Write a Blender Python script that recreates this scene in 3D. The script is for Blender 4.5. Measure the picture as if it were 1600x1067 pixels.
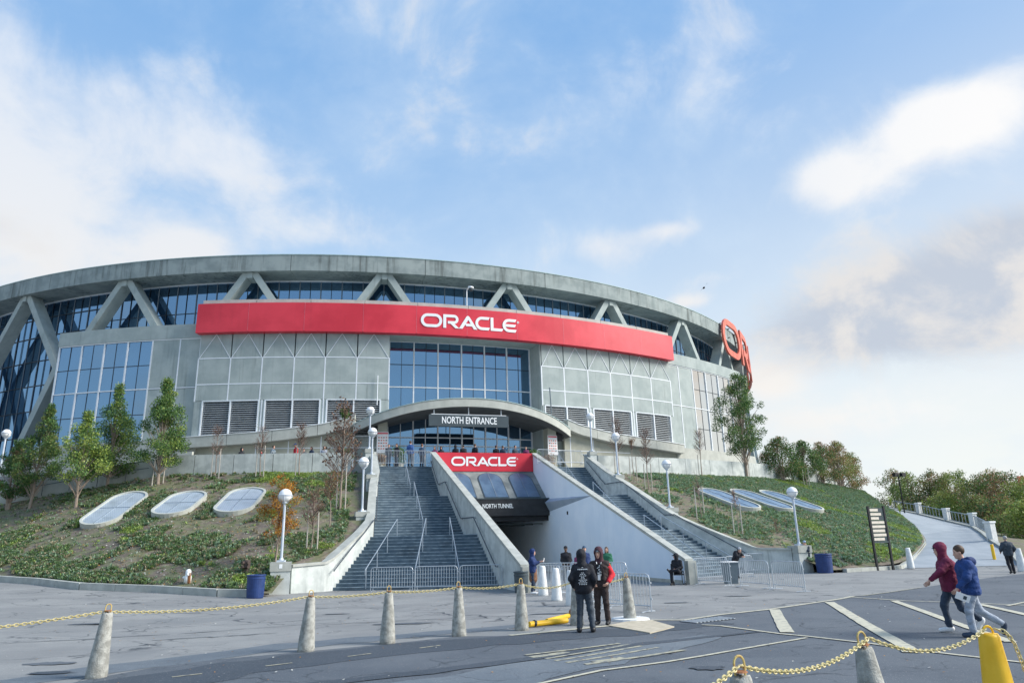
import bpy, math, random
import numpy as np
from math import sin, cos, pi, radians, degrees, atan2, hypot, sqrt, ceil, floor, exp
from mathutils import Vector, Matrix

for o in list(bpy.data.objects):
    bpy.data.objects.remove(o)
SC = bpy.context.scene
COL = SC.collection
random.seed(7)
RNG = np.random.default_rng(7)

# ------------------------------------------------------------------ camera
F_PX, TH, PHI = 1092.0, 0.2785, 0.0265
cam_d = bpy.data.cameras.new("camera")
cam_d.sensor_width = 36.0
cam_d.lens = F_PX / 1600.0 * 36.0
cam_d.clip_start = 0.1
cam_d.clip_end = 3000.0
cam = bpy.data.objects.new("camera", cam_d)
COL.objects.link(cam)
_f = Vector((0, cos(TH), sin(TH)))
_r0 = Vector((1, 0, 0))
_u0 = Vector((0, -sin(TH), cos(TH)))
_r = _r0 * cos(PHI) - _u0 * sin(PHI)
_u = _u0 * cos(PHI) + _r0 * sin(PHI)
cam.matrix_world = Matrix(((_r.x, _u.x, -_f.x, 0), (_r.y, _u.y, -_f.y, 0), (_r.z, _u.z, -_f.z, 2.1), (0, 0, 0, 1)))
SC.camera = cam

# ------------------------------------------------------------------ exposure
SC.view_settings.view_transform = 'Standard'
SC.view_settings.look = 'None'
SC.view_settings.gamma = 1.0
SC.view_settings.exposure = 1.5
try:
    SC.view_settings.use_curve_mapping = False
except Exception:
    pass

# ------------------------------------------------------------------ sun and sky
SUN_AZ = radians(97.0)      # to the right of the view direction
SUN_EL = radians(34.0)
sun_d = bpy.data.lights.new("sun", 'SUN')
sun_d.energy = 2.1
sun_d.angle = radians(28.0)
sun_d.color = (1.0, 0.93, 0.84)
sun = bpy.data.objects.new("sun", sun_d)
COL.objects.link(sun)
sdir = Vector((sin(SUN_AZ) * cos(SUN_EL), cos(SUN_AZ) * cos(SUN_EL), sin(SUN_EL)))
sun.rotation_euler = (-sdir).to_track_quat('-Z', 'Y').to_euler()
sun.location = (60, 20, 60)

W = bpy.data.worlds.new("World")
SC.world = W
W.use_nodes = True
wn, wl = W.node_tree.nodes, W.node_tree.links
wn.clear()


class NT:
    """small helper to chain nodes"""
    def __init__(s, tree):
        s.n, s.l = tree.nodes, tree.links

    def put(s, inp, v):
        if isinstance(v, bpy.types.NodeSocket):
            s.l.new(v, inp)
        elif v is not None:
            if isinstance(v, (tuple, list)) and len(v) == 3 and len(inp.default_value) == 4:
                v = (*v, 1.0)
            inp.default_value = v

    def math(s, op, a, b=None, c=None, clamp=False):
        n = s.n.new('ShaderNodeMath'); n.operation = op; n.use_clamp = clamp
        s.put(n.inputs[0], a)
        if b is not None: s.put(n.inputs[1], b)
        if c is not None: s.put(n.inputs[2], c)
        return n.outputs[0]

    def vmath(s, op, a, b=None):
        n = s.n.new('ShaderNodeVectorMath'); n.operation = op
        s.put(n.inputs[0], a)
        if b is not None:
            s.put(n.inputs[3 if op == 'SCALE' else 1], b)
        return n.outputs[0]

    def mix(s, fac, a, b, mode='MIX'):
        n = s.n.new('ShaderNodeMix'); n.data_type = 'RGBA'; n.blend_type = mode
        s.put(n.inputs[0], fac); s.put(n.inputs[6], a); s.put(n.inputs[7], b)
        return n.outputs[2]

    def noise(s, vec, scale, detail=6.0, rough=0.55, dist=0.0):
        n = s.n.new('ShaderNodeTexNoise')
        s.put(n.inputs['Vector'], vec)
        n.inputs['Scale'].default_value = scale
        n.inputs['Detail'].default_value = detail
        n.inputs['Roughness'].default_value = rough
        n.inputs['Distortion'].default_value = dist
        return n.outputs[0]

    def ramp(s, fac, a, b, smooth=True):
        n = s.n.new('ShaderNodeMapRange'); n.interpolation_type = 'SMOOTHSTEP' if smooth else 'LINEAR'
        s.put(n.inputs[0], fac)
        n.inputs[1].default_value = a; n.inputs[2].default_value = b
        n.inputs[3].default_value = 0.0; n.inputs[4].default_value = 1.0
        return n.outputs[0]


nt = NT(W.node_tree)
tc = wn.new('ShaderNodeTexCoord')
dirv = tc.outputs['Generated']
sep = wn.new('ShaderNodeSeparateXYZ'); wl.new(dirv, sep.inputs[0])
dx, dy, dz = sep.outputs
az = nt.math('ARCTAN2', dx, dy)
el = nt.math('ARCSINE', dz)
sky = wn.new('ShaderNodeTexSky')
sky.sky_type = 'NISHITA'
sky.sun_disc = False
sky.sun_elevation = SUN_EL
sky.sun_rotation = SUN_AZ
sky.air_density = 1.0
sky.dust_density = 0.6
sky.ozone_density = 1.5
SKY_STRENGTH = 0.05
sky_rgb = nt.vmath('SCALE', sky.outputs[0], SKY_STRENGTH)
# thin high veil that lifts the clear blue, thicker towards the horizon
veil_h = nt.ramp(el, 0.75, -0.02)
veil = nt.math('ADD', 0.70, nt.math('MULTIPLY', veil_h, 0.25))
glow = nt.math('MULTIPLY', nt.ramp(nt.math('ABSOLUTE', nt.math('SUBTRACT', az, 0.95)), 1.2, 0.1), nt.ramp(el, 0.9, 0.0))
veil_col = nt.mix(veil_h, (0.098, 0.200, 0.355), (0.300, 0.338, 0.352))
veil_col = nt.mix(nt.math('MULTIPLY', glow, 0.55), veil_col, (0.37, 0.345, 0.31))
base = nt.mix(veil, sky_rgb, veil_col)
# clouds: fractal noise on a flat cloud layer, thresholded by broad cloud fields
den = nt.math('ADD', nt.math('MAXIMUM', dz, 0.0), 0.22)
cl_p = nt.vmath('SCALE', dirv, nt.math('DIVIDE', 1.0, den))
n_big = nt.noise(cl_p, 1.9, 9.0, 0.58, 0.25)
n_dir = nt.noise(dirv, 7.5, 12.0, 0.60, 0.35)
n_all = nt.math('ADD', nt.math('MULTIPLY', n_big, 0.45), nt.math('MULTIPLY', n_dir, 0.55))


def blob(a0, e0, ra, re, s):
    qa = nt.math('DIVIDE', nt.math('SUBTRACT', az, a0), ra)
    qe = nt.math('DIVIDE', nt.math('SUBTRACT', el, e0), re)
    q = nt.math('ADD', nt.math('MULTIPLY', qa, qa), nt.math('MULTIPLY', qe, qe))
    return nt.math('MULTIPLY', nt.math('EXPONENT', nt.math('MULTIPLY', q, -1.0)), s)


def total(bl):
    t = None
    for b in bl:
        v = blob(*b)
        t = v if t is None else nt.math('ADD', t, v)
    return t

white = total([(-0.619, 0.40, 0.20, 0.12, 0.66), (-0.663, 0.538, 0.20, 0.08, 0.44), (-0.446, 0.507, 0.12, 0.05, 0.40),
               (-0.458, 0.386, 0.07, 0.03, 0.55), (-0.25, 0.434, 0.13, 0.036, 0.46), (-0.317, 0.71, 0.135, 0.03, 0.16),
               (0.272, 0.625, 0.14, 0.06, 0.26), (0.640, 0.480, 0.105, 0.050, 1.0), (0.480, 0.450, 0.085, 0.040, 0.86), (0.60, 0.50, 0.04, 0.03, 0.3),
               (0.471, 0.150, 0.19, 0.04, 0.46), (0.151, 0.406, 0.075, 0.026, 0.46), (0.357, 0.204, 0.055, 0.026, 0.60), (0.30, 0.345, 0.05, 0.02, 0.4), (0.42, 0.56, 0.10, 0.05, 0.24),
               (0.653, 0.362, 0.037, 0.029, 0.20), (0.239, 0.42, 0.045, 0.013, 0.48), (0.261, 0.318, 0.035, 0.012, 0.55),
               (1.35, 0.30, 0.40, 0.16, 0.42), (-1.4, 0.45, 0.5, 0.2, 0.4), (2.6, 0.5, 0.5, 0.2, 0.34), (-2.3, 0.35, 0.5, 0.15, 0.36)])
gray = total([(0.60, 0.280, 0.175, 0.078, 0.92), (0.447, 0.262, 0.12, 0.055, 0.46), (0.660, 0.333, 0.071, 0.045, 0.35),
              (-0.675, 0.372, 0.038, 0.021, 0.25), (1.6, 0.25, 0.4, 0.10, 0.4)])
nz = nt.math('MULTIPLY', nt.math('SUBTRACT', n_all, 0.5), 2.3)
dw = nt.ramp(nt.math('ADD', white, nz), 0.10, 0.78)
dg = nt.ramp(nt.math('ADD', gray, nz), 0.12, 0.75)
wisp = nt.math('MULTIPLY', nt.ramp(nt.math('ADD', n_big, nt.math('MULTIPLY', n_dir, 0.35)), 0.58, 0.95), 0.45)
w_col = nt.mix(nt.ramp(el, 0.60, 0.12), (0.285, 0.305, 0.335), (0.335, 0.318, 0.300))
w_col = nt.mix(nt.math('MULTIPLY', nt.ramp(az, 0.2, 0.7), 0.8), w_col, (0.375, 0.366, 0.355))
w_col = nt.mix(nt.math('MULTIPLY', nt.math('MULTIPLY', nt.ramp(az, 0.85, 1.3), nt.ramp(az, 2.4, 1.7)), nt.ramp(el, 0.8, 0.3)), w_col, (0.46, 0.35, 0.22))
g_col = nt.mix(nt.ramp(n_dir, 0.42, 0.62), (0.195, 0.215, 0.250), (0.285, 0.277, 0.272))
c1 = nt.mix(wisp, base, (0.255, 0.298, 0.345))
c2 = nt.mix(nt.math('MULTIPLY', dw, 0.93), c1, w_col)
c3 = nt.mix(nt.math('MULTIPLY', dg, 0.92), c2, g_col)
# below the horizon: dull ground tone
c4 = nt.mix(nt.ramp(dz, -0.02, -0.06), c3, (0.07, 0.075, 0.075))
bg = wn.new('ShaderNodeBackground')
wl.new(c4, bg.inputs[0]); bg.inputs[1].default_value = 1.0
wo = wn.new('ShaderNodeOutputWorld'); wl.new(bg.outputs[0], wo.inputs[0])


# ------------------------------------------------------------------ frame of the arena
CX, CY, AXIS = -24.9, 126.1, radians(17.07)
P = 7.65            # height of the entrance plaza


def G(t, s, z=0.0):
    return (CX + s * sin(AXIS) + t * cos(AXIS), CY - s * cos(AXIS) + t * sin(AXIS), z)


def GP(a, R, z=0.0):
    a = radians(a)
    return G(R * sin(a), R * cos(a), z)


def toloc(x, y):
    ddx, ddy = x - CX, y - CY
    return ddx * cos(AXIS) + ddy * sin(AXIS), ddx * sin(AXIS) - ddy * cos(AXIS)

# ------------------------------------------------------------------ mesh helper
ROOTLOC = {}


def norm(v):
    l = sqrt(v[0] ** 2 + v[1] ** 2 + v[2] ** 2) or 1.0
    return (v[0] / l, v[1] / l, v[2] / l)


class M:
    def __init__(s):
        s.v, s.f, s.mi, s.cm = [], [], [], 0

    def add(s, vs, fs):
        b = len(s.v)
        s.v.extend([tuple(v) for v in vs])
        for f in fs:
            s.f.append(tuple(b + i for i in f)); s.mi.append(s.cm)
        return s

    def quad(s, *p):
        return s.add(p, [tuple(range(len(p)))])

    def frame_box(s, o, ax, ay, az_):
        o, ax, ay, az_ = Vector(o), Vector(ax), Vector(ay), Vector(az_)
        c = [o, o + ax, o + ax + ay, o + ay, o + az_, o + ax + az_, o + ax + ay + az_, o + ay + az_]
        return s.add(c, [(0, 3, 2, 1), (4, 5, 6, 7), (0, 1, 5, 4), (1, 2, 6, 5), (2, 3, 7, 6), (3, 0, 4, 7)])

    def box(s, c, size, rz=0.0):
        cr, sr = cos(rz), sin(rz)
        ax = Vector((cr, sr, 0)) * size[0]; ay = Vector((-sr, cr, 0)) * size[1]; az_ = Vector((0, 0, size[2]))
        o = Vector(c) - ax / 2 - ay / 2
        return s.frame_box(o, ax, ay, az_)      # c = centre of the bottom

    def tbox(s, t, sv, z, wt, ws, h):             # box in arena frame; t,sv centre; z bottom
        return s.box(G(t, sv, z), (wt, ws, h), AXIS)

    def tube(s, pts, r, n=6, cap=True):
        pts = [Vector(p) for p in pts]
        rr = r if isinstance(r, (list, tuple)) else [r] * len(pts)
        b = len(s.v); rings = []
        up = None
        for i, p in enumerate(pts):
            if i == 0: d = pts[1] - p
            elif i == len(pts) - 1: d = p - pts[i - 1]
            else: d = (pts[i + 1] - p).normalized() + (p - pts[i - 1]).normalized()
            if d.length < 1e-9: d = Vector((0, 0, 1))
            d.normalize()
            if up is None:
                up = Vector((0, 0, 1)) if abs(d.z) < 0.9 else Vector((1, 0, 0))
            u = up - d * up.dot(d)
            if u.length < 1e-4:
                u = Vector((1, 0, 0)) - d * d.x
            u.normalize(); w = d.cross(u); up = u
            rings.append([tuple(p + (u * cos(2 * pi * k / n) + w * sin(2 * pi * k / n)) * rr[i]) for k in range(n)])
        vs = [v for ring in rings for v in ring]
        fs = []
        for i in range(len(pts) - 1):
            for k in range(n):
                a, c = i * n + k, i * n + (k + 1) % n
                fs.append((a, c, c + n, a + n))
        if cap:
            fs.append(tuple(range(n - 1, -1, -1)))
            e = (len(pts) - 1) * n
            fs.append(tuple(range(e, e + n)))
        return s.add(vs, fs)

    def lathe(s, c, prof, n=16, sx=1.0, sy=1.0):
        vs, fs = [], []
        for r, z in prof:
            for k in range(n):
                a = 2 * pi * k / n
                vs.append((c[0] + r * sx * cos(a), c[1] + r * sy * sin(a), c[2] + z))
        for i in range(len(prof) - 1):
            for k in range(n):
                a, b = i * n + k, i * n + (k + 1) % n
                fs.append((a, b, b + n, a + n))
        fs.append(tuple(range(n - 1, -1, -1)))
        e = (len(prof) - 1) * n
        fs.append(tuple(range(e, e + n)))
        return s.add(vs, fs)

    def sphere(s, c, r, n=16, m=10, sc=(1, 1, 1)):
        prof = []
        vs = [(c[0], c[1], c[2] - r * sc[2])]
        for j in range(1, m):
            a = -pi / 2 + pi * j / m
            for k in range(n):
                b = 2 * pi * k / n
                vs.append((c[0] + r * cos(a) * cos(b) * sc[0], c[1] + r * cos(a) * sin(b) * sc[1], c[2] + r * sin(a) * sc[2]))
        vs.append((c[0], c[1], c[2] + r * sc[2]))
        fs = [(0, 1 + (k + 1) % n, 1 + k) for k in range(n)]
        for j in range(m - 2):
            for k in range(n):
                a, b = 1 + j * n + k, 1 + j * n + (k + 1) % n
                fs.append((a, b, b + n, a + n))
        e = len(vs) - 1; q = 1 + (m - 2) * n
        fs += [(q + k, q + (k + 1) % n, e) for k in range(n)]
        return s.add(vs, fs)

    def ring(s, a0, a1, R0, R1, z0, z1, step=1.5, zt=None, zb=None):
        """curved box about the arena centre; zt / zb optional functions of the angle"""
        n = max(1, int(ceil(abs(a1 - a0) / step)))
        vs, fs = [], []
        for i in range(n + 1):
            a = a0 + (a1 - a0) * i / n
            t = zt(a) if zt else z1
            b = zb(a) if zb else z0
            vs += [GP(a, R1, b), GP(a, R1, t), GP(a, R0, t), GP(a, R0, b)]
        for i in range(n):
            q = i * 4
            for k in range(4):
                k2 = (k + 1) % 4
                fs.append((q + k, q + 4 + k, q + 4 + k2, q + k2))
        fs.append((0, 1, 2, 3)); e = n * 4
        fs.append((e + 3, e + 2, e + 1, e))
        return s.add(vs, fs)

    def beam(s, p0, p1, w, d, side):
        """beam from p0 to p1; 'side' = direction of depth d (centred), w across"""
        p0, p1, side = Vector(p0), Vector(p1), Vector(side)
        ax = (p1 - p0)
        dn = ax.normalized()
        sd = (side - dn * side.dot(dn)).normalized()
        wd = dn.cross(sd).normalized()
        o = p0 - wd * w / 2 - sd * d / 2
        return s.frame_box(o, wd * w, sd * d, ax)

    def prism(s, poly, o, ux, uy, un, d):
        """2D polygon (list of (u,v)) extruded along un by d; triangulation left to ngon"""
        o, ux, uy, un = Vector(o), Vector(ux), Vector(uy), Vector(un)
        n = len(poly)
        fr = [o + ux * u + uy * v + un * d for u, v in poly]
        bk = [o + ux * u + uy * v for u, v in poly]
        fs = [tuple(range(n)), tuple(range(2 * n - 1, n - 1, -1))]
        for i in range(n):
            j = (i + 1) % n
            fs.append((i, i + n, j + n, j))
        return s.add(fr + bk, fs)

    def strip(s, L, R):
        """surface between two polylines of equal length"""
        n = len(L)
        return s.add(list(L) + list(R), [(i, i + 1, n + i + 1, n + i) for i in range(n - 1)])

    def mesh(s, name, mats, org=(0, 0, 0), smooth=False):
        me = bpy.data.meshes.new(name)
        if len(s.v):
            arr = np.array(s.v, dtype=float) - np.array(org, dtype=float)
            me.from_pydata(arr.tolist(), [], s.f)
        if not isinstance(mats, (list, tuple)): mats = [mats]
        for m_ in mats: me.materials.append(m_)
        if len(mats) > 1:
            me.polygons.foreach_set('material_index', s.mi)
        if smooth:
            me.polygons.foreach_set('use_smooth', [True] * len(me.polygons))
        me.update()
        return me

    def obj(s, name, mats, parent=None, org=None, smooth=False, fix=True):
        if parent is not None: base = ROOTLOC[parent.name]
        else: base = org or (0, 0, 0)
        me = s.mesh(name, mats, base, smooth)
        if fix and len(s.f) < 20000: fixn(me)
        o = bpy.data.objects.new(name, me)
        COL.objects.link(o)
        if parent is not None:
            o.parent = parent
            ROOTLOC[o.name] = ROOTLOC[parent.name]
        else:
            o.location = base
            ROOTLOC[o.name] = tuple(base)
        return o


import bmesh


def fixn(me):
    bm = bmesh.new(); bm.from_mesh(me)
    bmesh.ops.recalc_face_normals(bm, faces=bm.faces)
    bm.to_mesh(me); bm.free()


def thing(name, label, cat, loc=(0, 0, 0), group=None):
    o = bpy.data.objects.new(name, None)
    o.empty_display_size = 0.3
    COL.objects.link(o)
    o.location = loc
    ROOTLOC[o.name] = tuple(loc)
    tag(o, label, cat, group)
    return o


def tag(o, label=None, cat=None, group=None, kind=None):
    if label: o['label'] = label
    if cat: o['category'] = cat
    if group: o['group'] = group
    if kind: o['kind'] = kind
    return o


def place_copy(root, loc, rz, label=None, cat=None, group=None):
    """copy of a thing (built round its own origin) with its parts and sub-parts"""
    r = root.copy(); COL.objects.link(r)
    r.location = loc; r.rotation_euler = (0, 0, rz)
    ROOTLOC[r.name] = tuple(loc)
    tag(r, label, cat, group)
    for ch in list(root.children):
        c = ch.copy(); COL.objects.link(c); c.parent = r
        for g in list(ch.children):
            d = g.copy(); COL.objects.link(d); d.parent = c
    return r

# ------------------------------------------------------------------ materials
MATS = {}


def pm(name, col, col2=None, scale=3.0, rough=0.8, bump=0.0, bscale=None, metal=0.0, spec=0.4, stretch=(1, 1, 1),
       lo=0.35, hi=0.65, extra=None, detail=6.0, coat=0.0):
    m = bpy.data.materials.new(name); m.use_nodes = True
    t = m.node_tree; n_ = NT(t)
    b = t.nodes['Principled BSDF']
    b.inputs['Roughness'].default_value = rough
    b.inputs['Metallic'].default_value = metal
    b.inputs['Specular IOR Level'].default_value = spec
    if coat: b.inputs['Coat Weight'].default_value = coat
    geo = t.nodes.new('ShaderNodeNewGeometry')
    pos = geo.outputs['Position']
    if stretch != (1, 1, 1):
        mp = t.nodes.new('ShaderNodeMapping'); mp.inputs['Scale'].default_value = stretch
        t.links.new(pos, mp.inputs[0]); sp = mp.outputs[0]
    else:
        sp = pos
    if col2 is None: col2 = tuple(min(1, c * 1.18) for c in col); 
    f = n_.ramp(n_.noise(sp, scale, detail), lo, hi)
    c = n_.mix(f, col, col2)
    if extra: c = extra(n_, pos, c)
    t.links.new(c, b.inputs['Base Color'])
    if bump:
        bp = t.nodes.new('ShaderNodeBump'); bp.inputs['Strength'].default_value = bump; bp.inputs['Distance'].default_value = 0.02
        t.links.new(n_.noise(pos, bscale or scale * 8, 5.0), bp.inputs['Height'])
        t.links.new(bp.outputs[0], b.inputs['Normal'])
    MATS[name] = m
    return m


def streaks(n_, pos, c, amt=0.55, dark=(0.10, 0.12, 0.12), sc=1.0, lo=0.52, hi=0.72):
    mp = n_.n.new('ShaderNodeMapping'); mp.inputs['Scale'].default_value = (1.6 * sc, 1.6 * sc, 0.10 * sc)
    n_.l.new(pos, mp.inputs[0])
    f = n_.ramp(n_.noise(mp.outputs[0], 1.5, 8.0, 0.62), lo, hi)
    g = n_.ramp(n_.noise(pos, 0.25, 4.0), 0.35, 0.65)
    f = n_.math('MULTIPLY', n_.math('MULTIPLY', f, g), amt)
    return n_.mix(f, c, dark)


m_conc_old = pm('weathered_concrete', (0.225, 0.270, 0.270), (0.310, 0.360, 0.355), 0.9, 0.9, 0.3, 12, extra=lambda n, p, c: streaks(n, p, c, 0.75, (0.085, 0.10, 0.095), 1.0, 0.46, 0.66))
m_conc_panel = pm('panel_concrete', (0.315, 0.370, 0.365), (0.385, 0.440, 0.430), 0.8, 0.88, 0.15, 14, extra=lambda n, p, c: streaks(n, p, c, 0.45, (0.13, 0.155, 0.145), 1.3))
m_conc_new = pm('smooth_concrete', (0.40, 0.42, 0.385), (0.47, 0.49, 0.45), 1.2, 0.85, 0.15, 20, extra=lambda n, p, c: streaks(n, p, c, 0.25, (0.2, 0.21, 0.19), 1.5))
m_conc_wall = pm('stair_wall_concrete', (0.42, 0.46, 0.45), (0.56, 0.60, 0.585), 1.6, 0.9, 0.35, 25, extra=lambda n, p, c: streaks(n, p, c, 0.55, (0.20, 0.23, 0.23), 2.2, 0.5, 0.7))
m_cope = pm('coping_concrete', (0.34, 0.36, 0.335), (0.43, 0.45, 0.42), 2.0, 0.9, 0.3, 25)
m_bollard = pm('bollard_concrete', (0.25, 0.255, 0.235), (0.42, 0.43, 0.40), 9.0, 0.92, 0.8, 45, extra=lambda n, p, c: streaks(n, p, c, 0.85, (0.20, 0.17, 0.13), 5.0))
m_white = pm('white_paint', (0.72, 0.76, 0.78), (0.80, 0.83, 0.85), 3.0, 0.5)
m_white_wall = pm('white_painted_wall', (0.62, 0.74, 0.88), (0.70, 0.80, 0.92), 0.5, 0.6, 0.05, 10, extra=lambda n, p, c: streaks(n, p, c, 0.18, (0.35, 0.42, 0.5), 1.5))
m_bol_white = pm('whitewashed_concrete', (0.62, 0.65, 0.66), (0.74, 0.76, 0.76), 6.0, 0.85, 0.3, 50, extra=lambda n, p, c: streaks(n, p, c, 0.4, (0.3, 0.3, 0.28), 4.0))
m_red = pm('red_vinyl', (0.56, 0.026, 0.048), (0.70, 0.045, 0.072), 0.30, 0.42, 0.25, 1.2, extra=lambda n, p, c: streaks(n, p, c, 0.25, (0.42, 0.02, 0.04), 0.9))
m_sign_red = pm('red_sign_metal', (0.60, 0.12, 0.075), (0.68, 0.17, 0.11), 1.0, 0.4)
m_letter = pm('white_letters', (0.78, 0.82, 0.84), (0.82, 0.86, 0.88), 2.0, 0.5)
m_slate = pm('dark_sign_panel', (0.045, 0.065, 0.078), (0.055, 0.078, 0.092), 1.0, 0.5)
m_black = pm('black_metal', (0.012, 0.014, 0.017), (0.02, 0.022, 0.026), 2.0, 0.5)
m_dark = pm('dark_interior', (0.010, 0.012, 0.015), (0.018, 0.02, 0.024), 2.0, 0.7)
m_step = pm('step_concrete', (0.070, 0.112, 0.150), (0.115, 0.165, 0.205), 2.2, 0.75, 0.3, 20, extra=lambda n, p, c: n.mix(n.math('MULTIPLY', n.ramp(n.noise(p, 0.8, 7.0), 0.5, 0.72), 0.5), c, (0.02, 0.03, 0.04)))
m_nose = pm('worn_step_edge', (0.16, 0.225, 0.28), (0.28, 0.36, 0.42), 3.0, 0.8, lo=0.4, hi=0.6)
m_steel = pm('galvanised_steel', (0.42, 0.47, 0.52), (0.52, 0.57, 0.61), 4.0, 0.42, metal=0.35)
m_steel_d = pm('handrail_steel', (0.25, 0.31, 0.37), (0.33, 0.39, 0.45), 4.0, 0.45, metal=0.35)
m_rail_dk = pm('dark_wall_rail', (0.07, 0.085, 0.10), (0.10, 0.12, 0.14), 4.0, 0.5, metal=0.3)
m_mull_w = pm('white_mullion', (0.66, 0.71, 0.75), (0.74, 0.78, 0.82), 2.0, 0.5)
m_mull_d = pm('dark_mullion', (0.02, 0.03, 0.045), (0.03, 0.045, 0.06), 2.0, 0.4)
m_mull_g = pm('grey_mullion', (0.16, 0.20, 0.24), (0.20, 0.245, 0.285), 2.0, 0.4)
m_yellow = pm('yellow_paint', (0.78, 0.46, 0.015), (0.84, 0.52, 0.03), 5.0, 0.45, 0.1, 40)
m_louvre_back = pm('louvre_backing_dark', (0.03, 0.036, 0.042), (0.045, 0.05, 0.056), 2.0, 0.8)
m_slat = pm('grey_louvre_slat', (0.40, 0.44, 0.46), (0.48, 0.52, 0.54), 2.0, 0.5)
m_seam = pm('pale_banner_seam', (0.62, 0.10, 0.15), (0.66, 0.16, 0.2), 3, .5)
m_chain = pm('yellow_plastic_chain', (0.52, 0.45, 0.20), (0.64, 0.56, 0.30), 8.0, 0.5)
m_loop = pm('rusty_yellow_loop', (0.62, 0.50, 0.18), (0.45, 0.28, 0.10), 30.0, 0.6)
m_rust = pm('rust', (0.22, 0.09, 0.04), (0.34, 0.16, 0.07), 20.0, 0.85)
m_line = pm('faded_road_paint', (0.38, 0.37, 0.28), (0.15, 0.165, 0.17), 7.0, 0.8, lo=0.42, hi=0.66)
m_line_bold = pm('road_paint', (0.50, 0.485, 0.385), (0.30, 0.305, 0.265), 7.0, 0.8, lo=0.46, hi=0.70)
m_binblue = pm('blue_plastic', (0.012, 0.035, 0.13), (0.018, 0.048, 0.17), 5.0, 0.5, extra=lambda n, p, c: streaks(n, p, c, 0.3, (0.05, 0.05, 0.08), 6))
m_bingrey = pm('grey_plastic', (0.11, 0.15, 0.18), (0.14, 0.18, 0.21), 5.0, 0.55)
m_globe = pm('white_acrylic_globe', (0.78, 0.80, 0.82), (0.84, 0.86, 0.87), 2.0, 0.18)
m_lampmetal = pm('pale_lamp_metal', (0.44, 0.50, 0.58), (0.54, 0.60, 0.67), 2.0, 0.4)
m_green_cap = pm('greenish_edge', (0.30, 0.42, 0.42), (0.38, 0.5, 0.5), 3.0, 0.6)
m_mesh = pm('tunnel_grille', (0.055, 0.10, 0.16), (0.09, 0.15, 0.22), 1.0, 0.3, spec=0.6)
m_paper = pm('white_paper', (0.78, 0.78, 0.78), (0.82, 0.82, 0.82), 5, 0.7)
m_beige = pm('beige_stucco', (0.37, 0.375, 0.31), (0.43, 0.435, 0.365), 1.5, 0.85, 0.1, 20)


def grille_mat():
    m = bpy.data.materials.new('skylight_grating'); m.use_nodes = True
    t = m.node_tree; n = NT(t); b = t.nodes['Principled BSDF']
    geo = t.nodes.new('ShaderNodeNewGeometry')
    sx = t.nodes.new('ShaderNodeSeparateXYZ'); t.links.new(geo.outputs['Position'], sx.inputs[0])
    w1 = n.math('SINE', n.math('MULTIPLY', n.math('ADD', sx.outputs[0], n.math('MULTIPLY', sx.outputs[1], 0.6)), 55.0))
    w2 = n.math('SINE', n.math('MULTIPLY', sx.outputs[2], 90.0))
    f = n.ramp(n.math('MAXIMUM', w1, w2), -0.2, 0.9)
    c = n.mix(f, (0.36, 0.44, 0.52), (0.50, 0.57, 0.63))
    c = n.mix(n.math('MULTIPLY', n.ramp(n.noise(geo.outputs['Position'], 1.2, 6.0), 0.45, 0.7), 0.5), c, (0.25, 0.30, 0.33))
    t.links.new(c, b.inputs['Base Color']); b.inputs['Roughness'].default_value = 0.42
    b.inputs['Metallic'].default_value = 0.3
    return m


m_grate = grille_mat()


def glass_mat(name, tint, refl, rough=0.03, base=0.34):
    m = bpy.data.materials.new(name); m.use_nodes = True
    t = m.node_tree; n = NT(t); t.nodes.remove(t.nodes['Principled BSDF'])
    out = t.nodes['Material Output']
    d = t.nodes.new('ShaderNodeBsdfDiffuse'); 
    g = t.nodes.new('ShaderNodeBsdfGlossy'); g.inputs['Roughness'].default_value = rough
    g.inputs['Color'].default_value = (refl[0], refl[1], refl[2], 1)
    geo = t.nodes.new('ShaderNodeNewGeometry')
    c = n.mix(n.ramp(n.noise(geo.outputs['Position'], 0.35, 3.0), 0.4, 0.6), tint, tuple(x * 1.9 for x in tint))
    t.links.new(c, d.inputs['Color'])
    fr = t.nodes.new('ShaderNodeFresnel'); fr.inputs['IOR'].default_value = 1.7
    f = n.math('ADD', n.math('MULTIPLY', fr.outputs[0], 0.75), base, clamp=True)
    mx = t.nodes.new('ShaderNodeMixShader')
    t.links.new(f, mx.inputs[0]); t.links.new(d.outputs[0], mx.inputs[1]); t.links.new(g.outputs[0], mx.inputs[2])
    t.links.new(mx.outputs[0], out.inputs[0])
    return m


m_glass = glass_mat('tinted_glass', (0.012, 0.026, 0.045), (0.34, 0.58, 0.86), 0.03, 0.42)
m_glass2 = glass_mat('reflective_glass', (0.02, 0.03, 0.04), (0.92, 0.90, 0.86), 0.03, 0.75)

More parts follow.
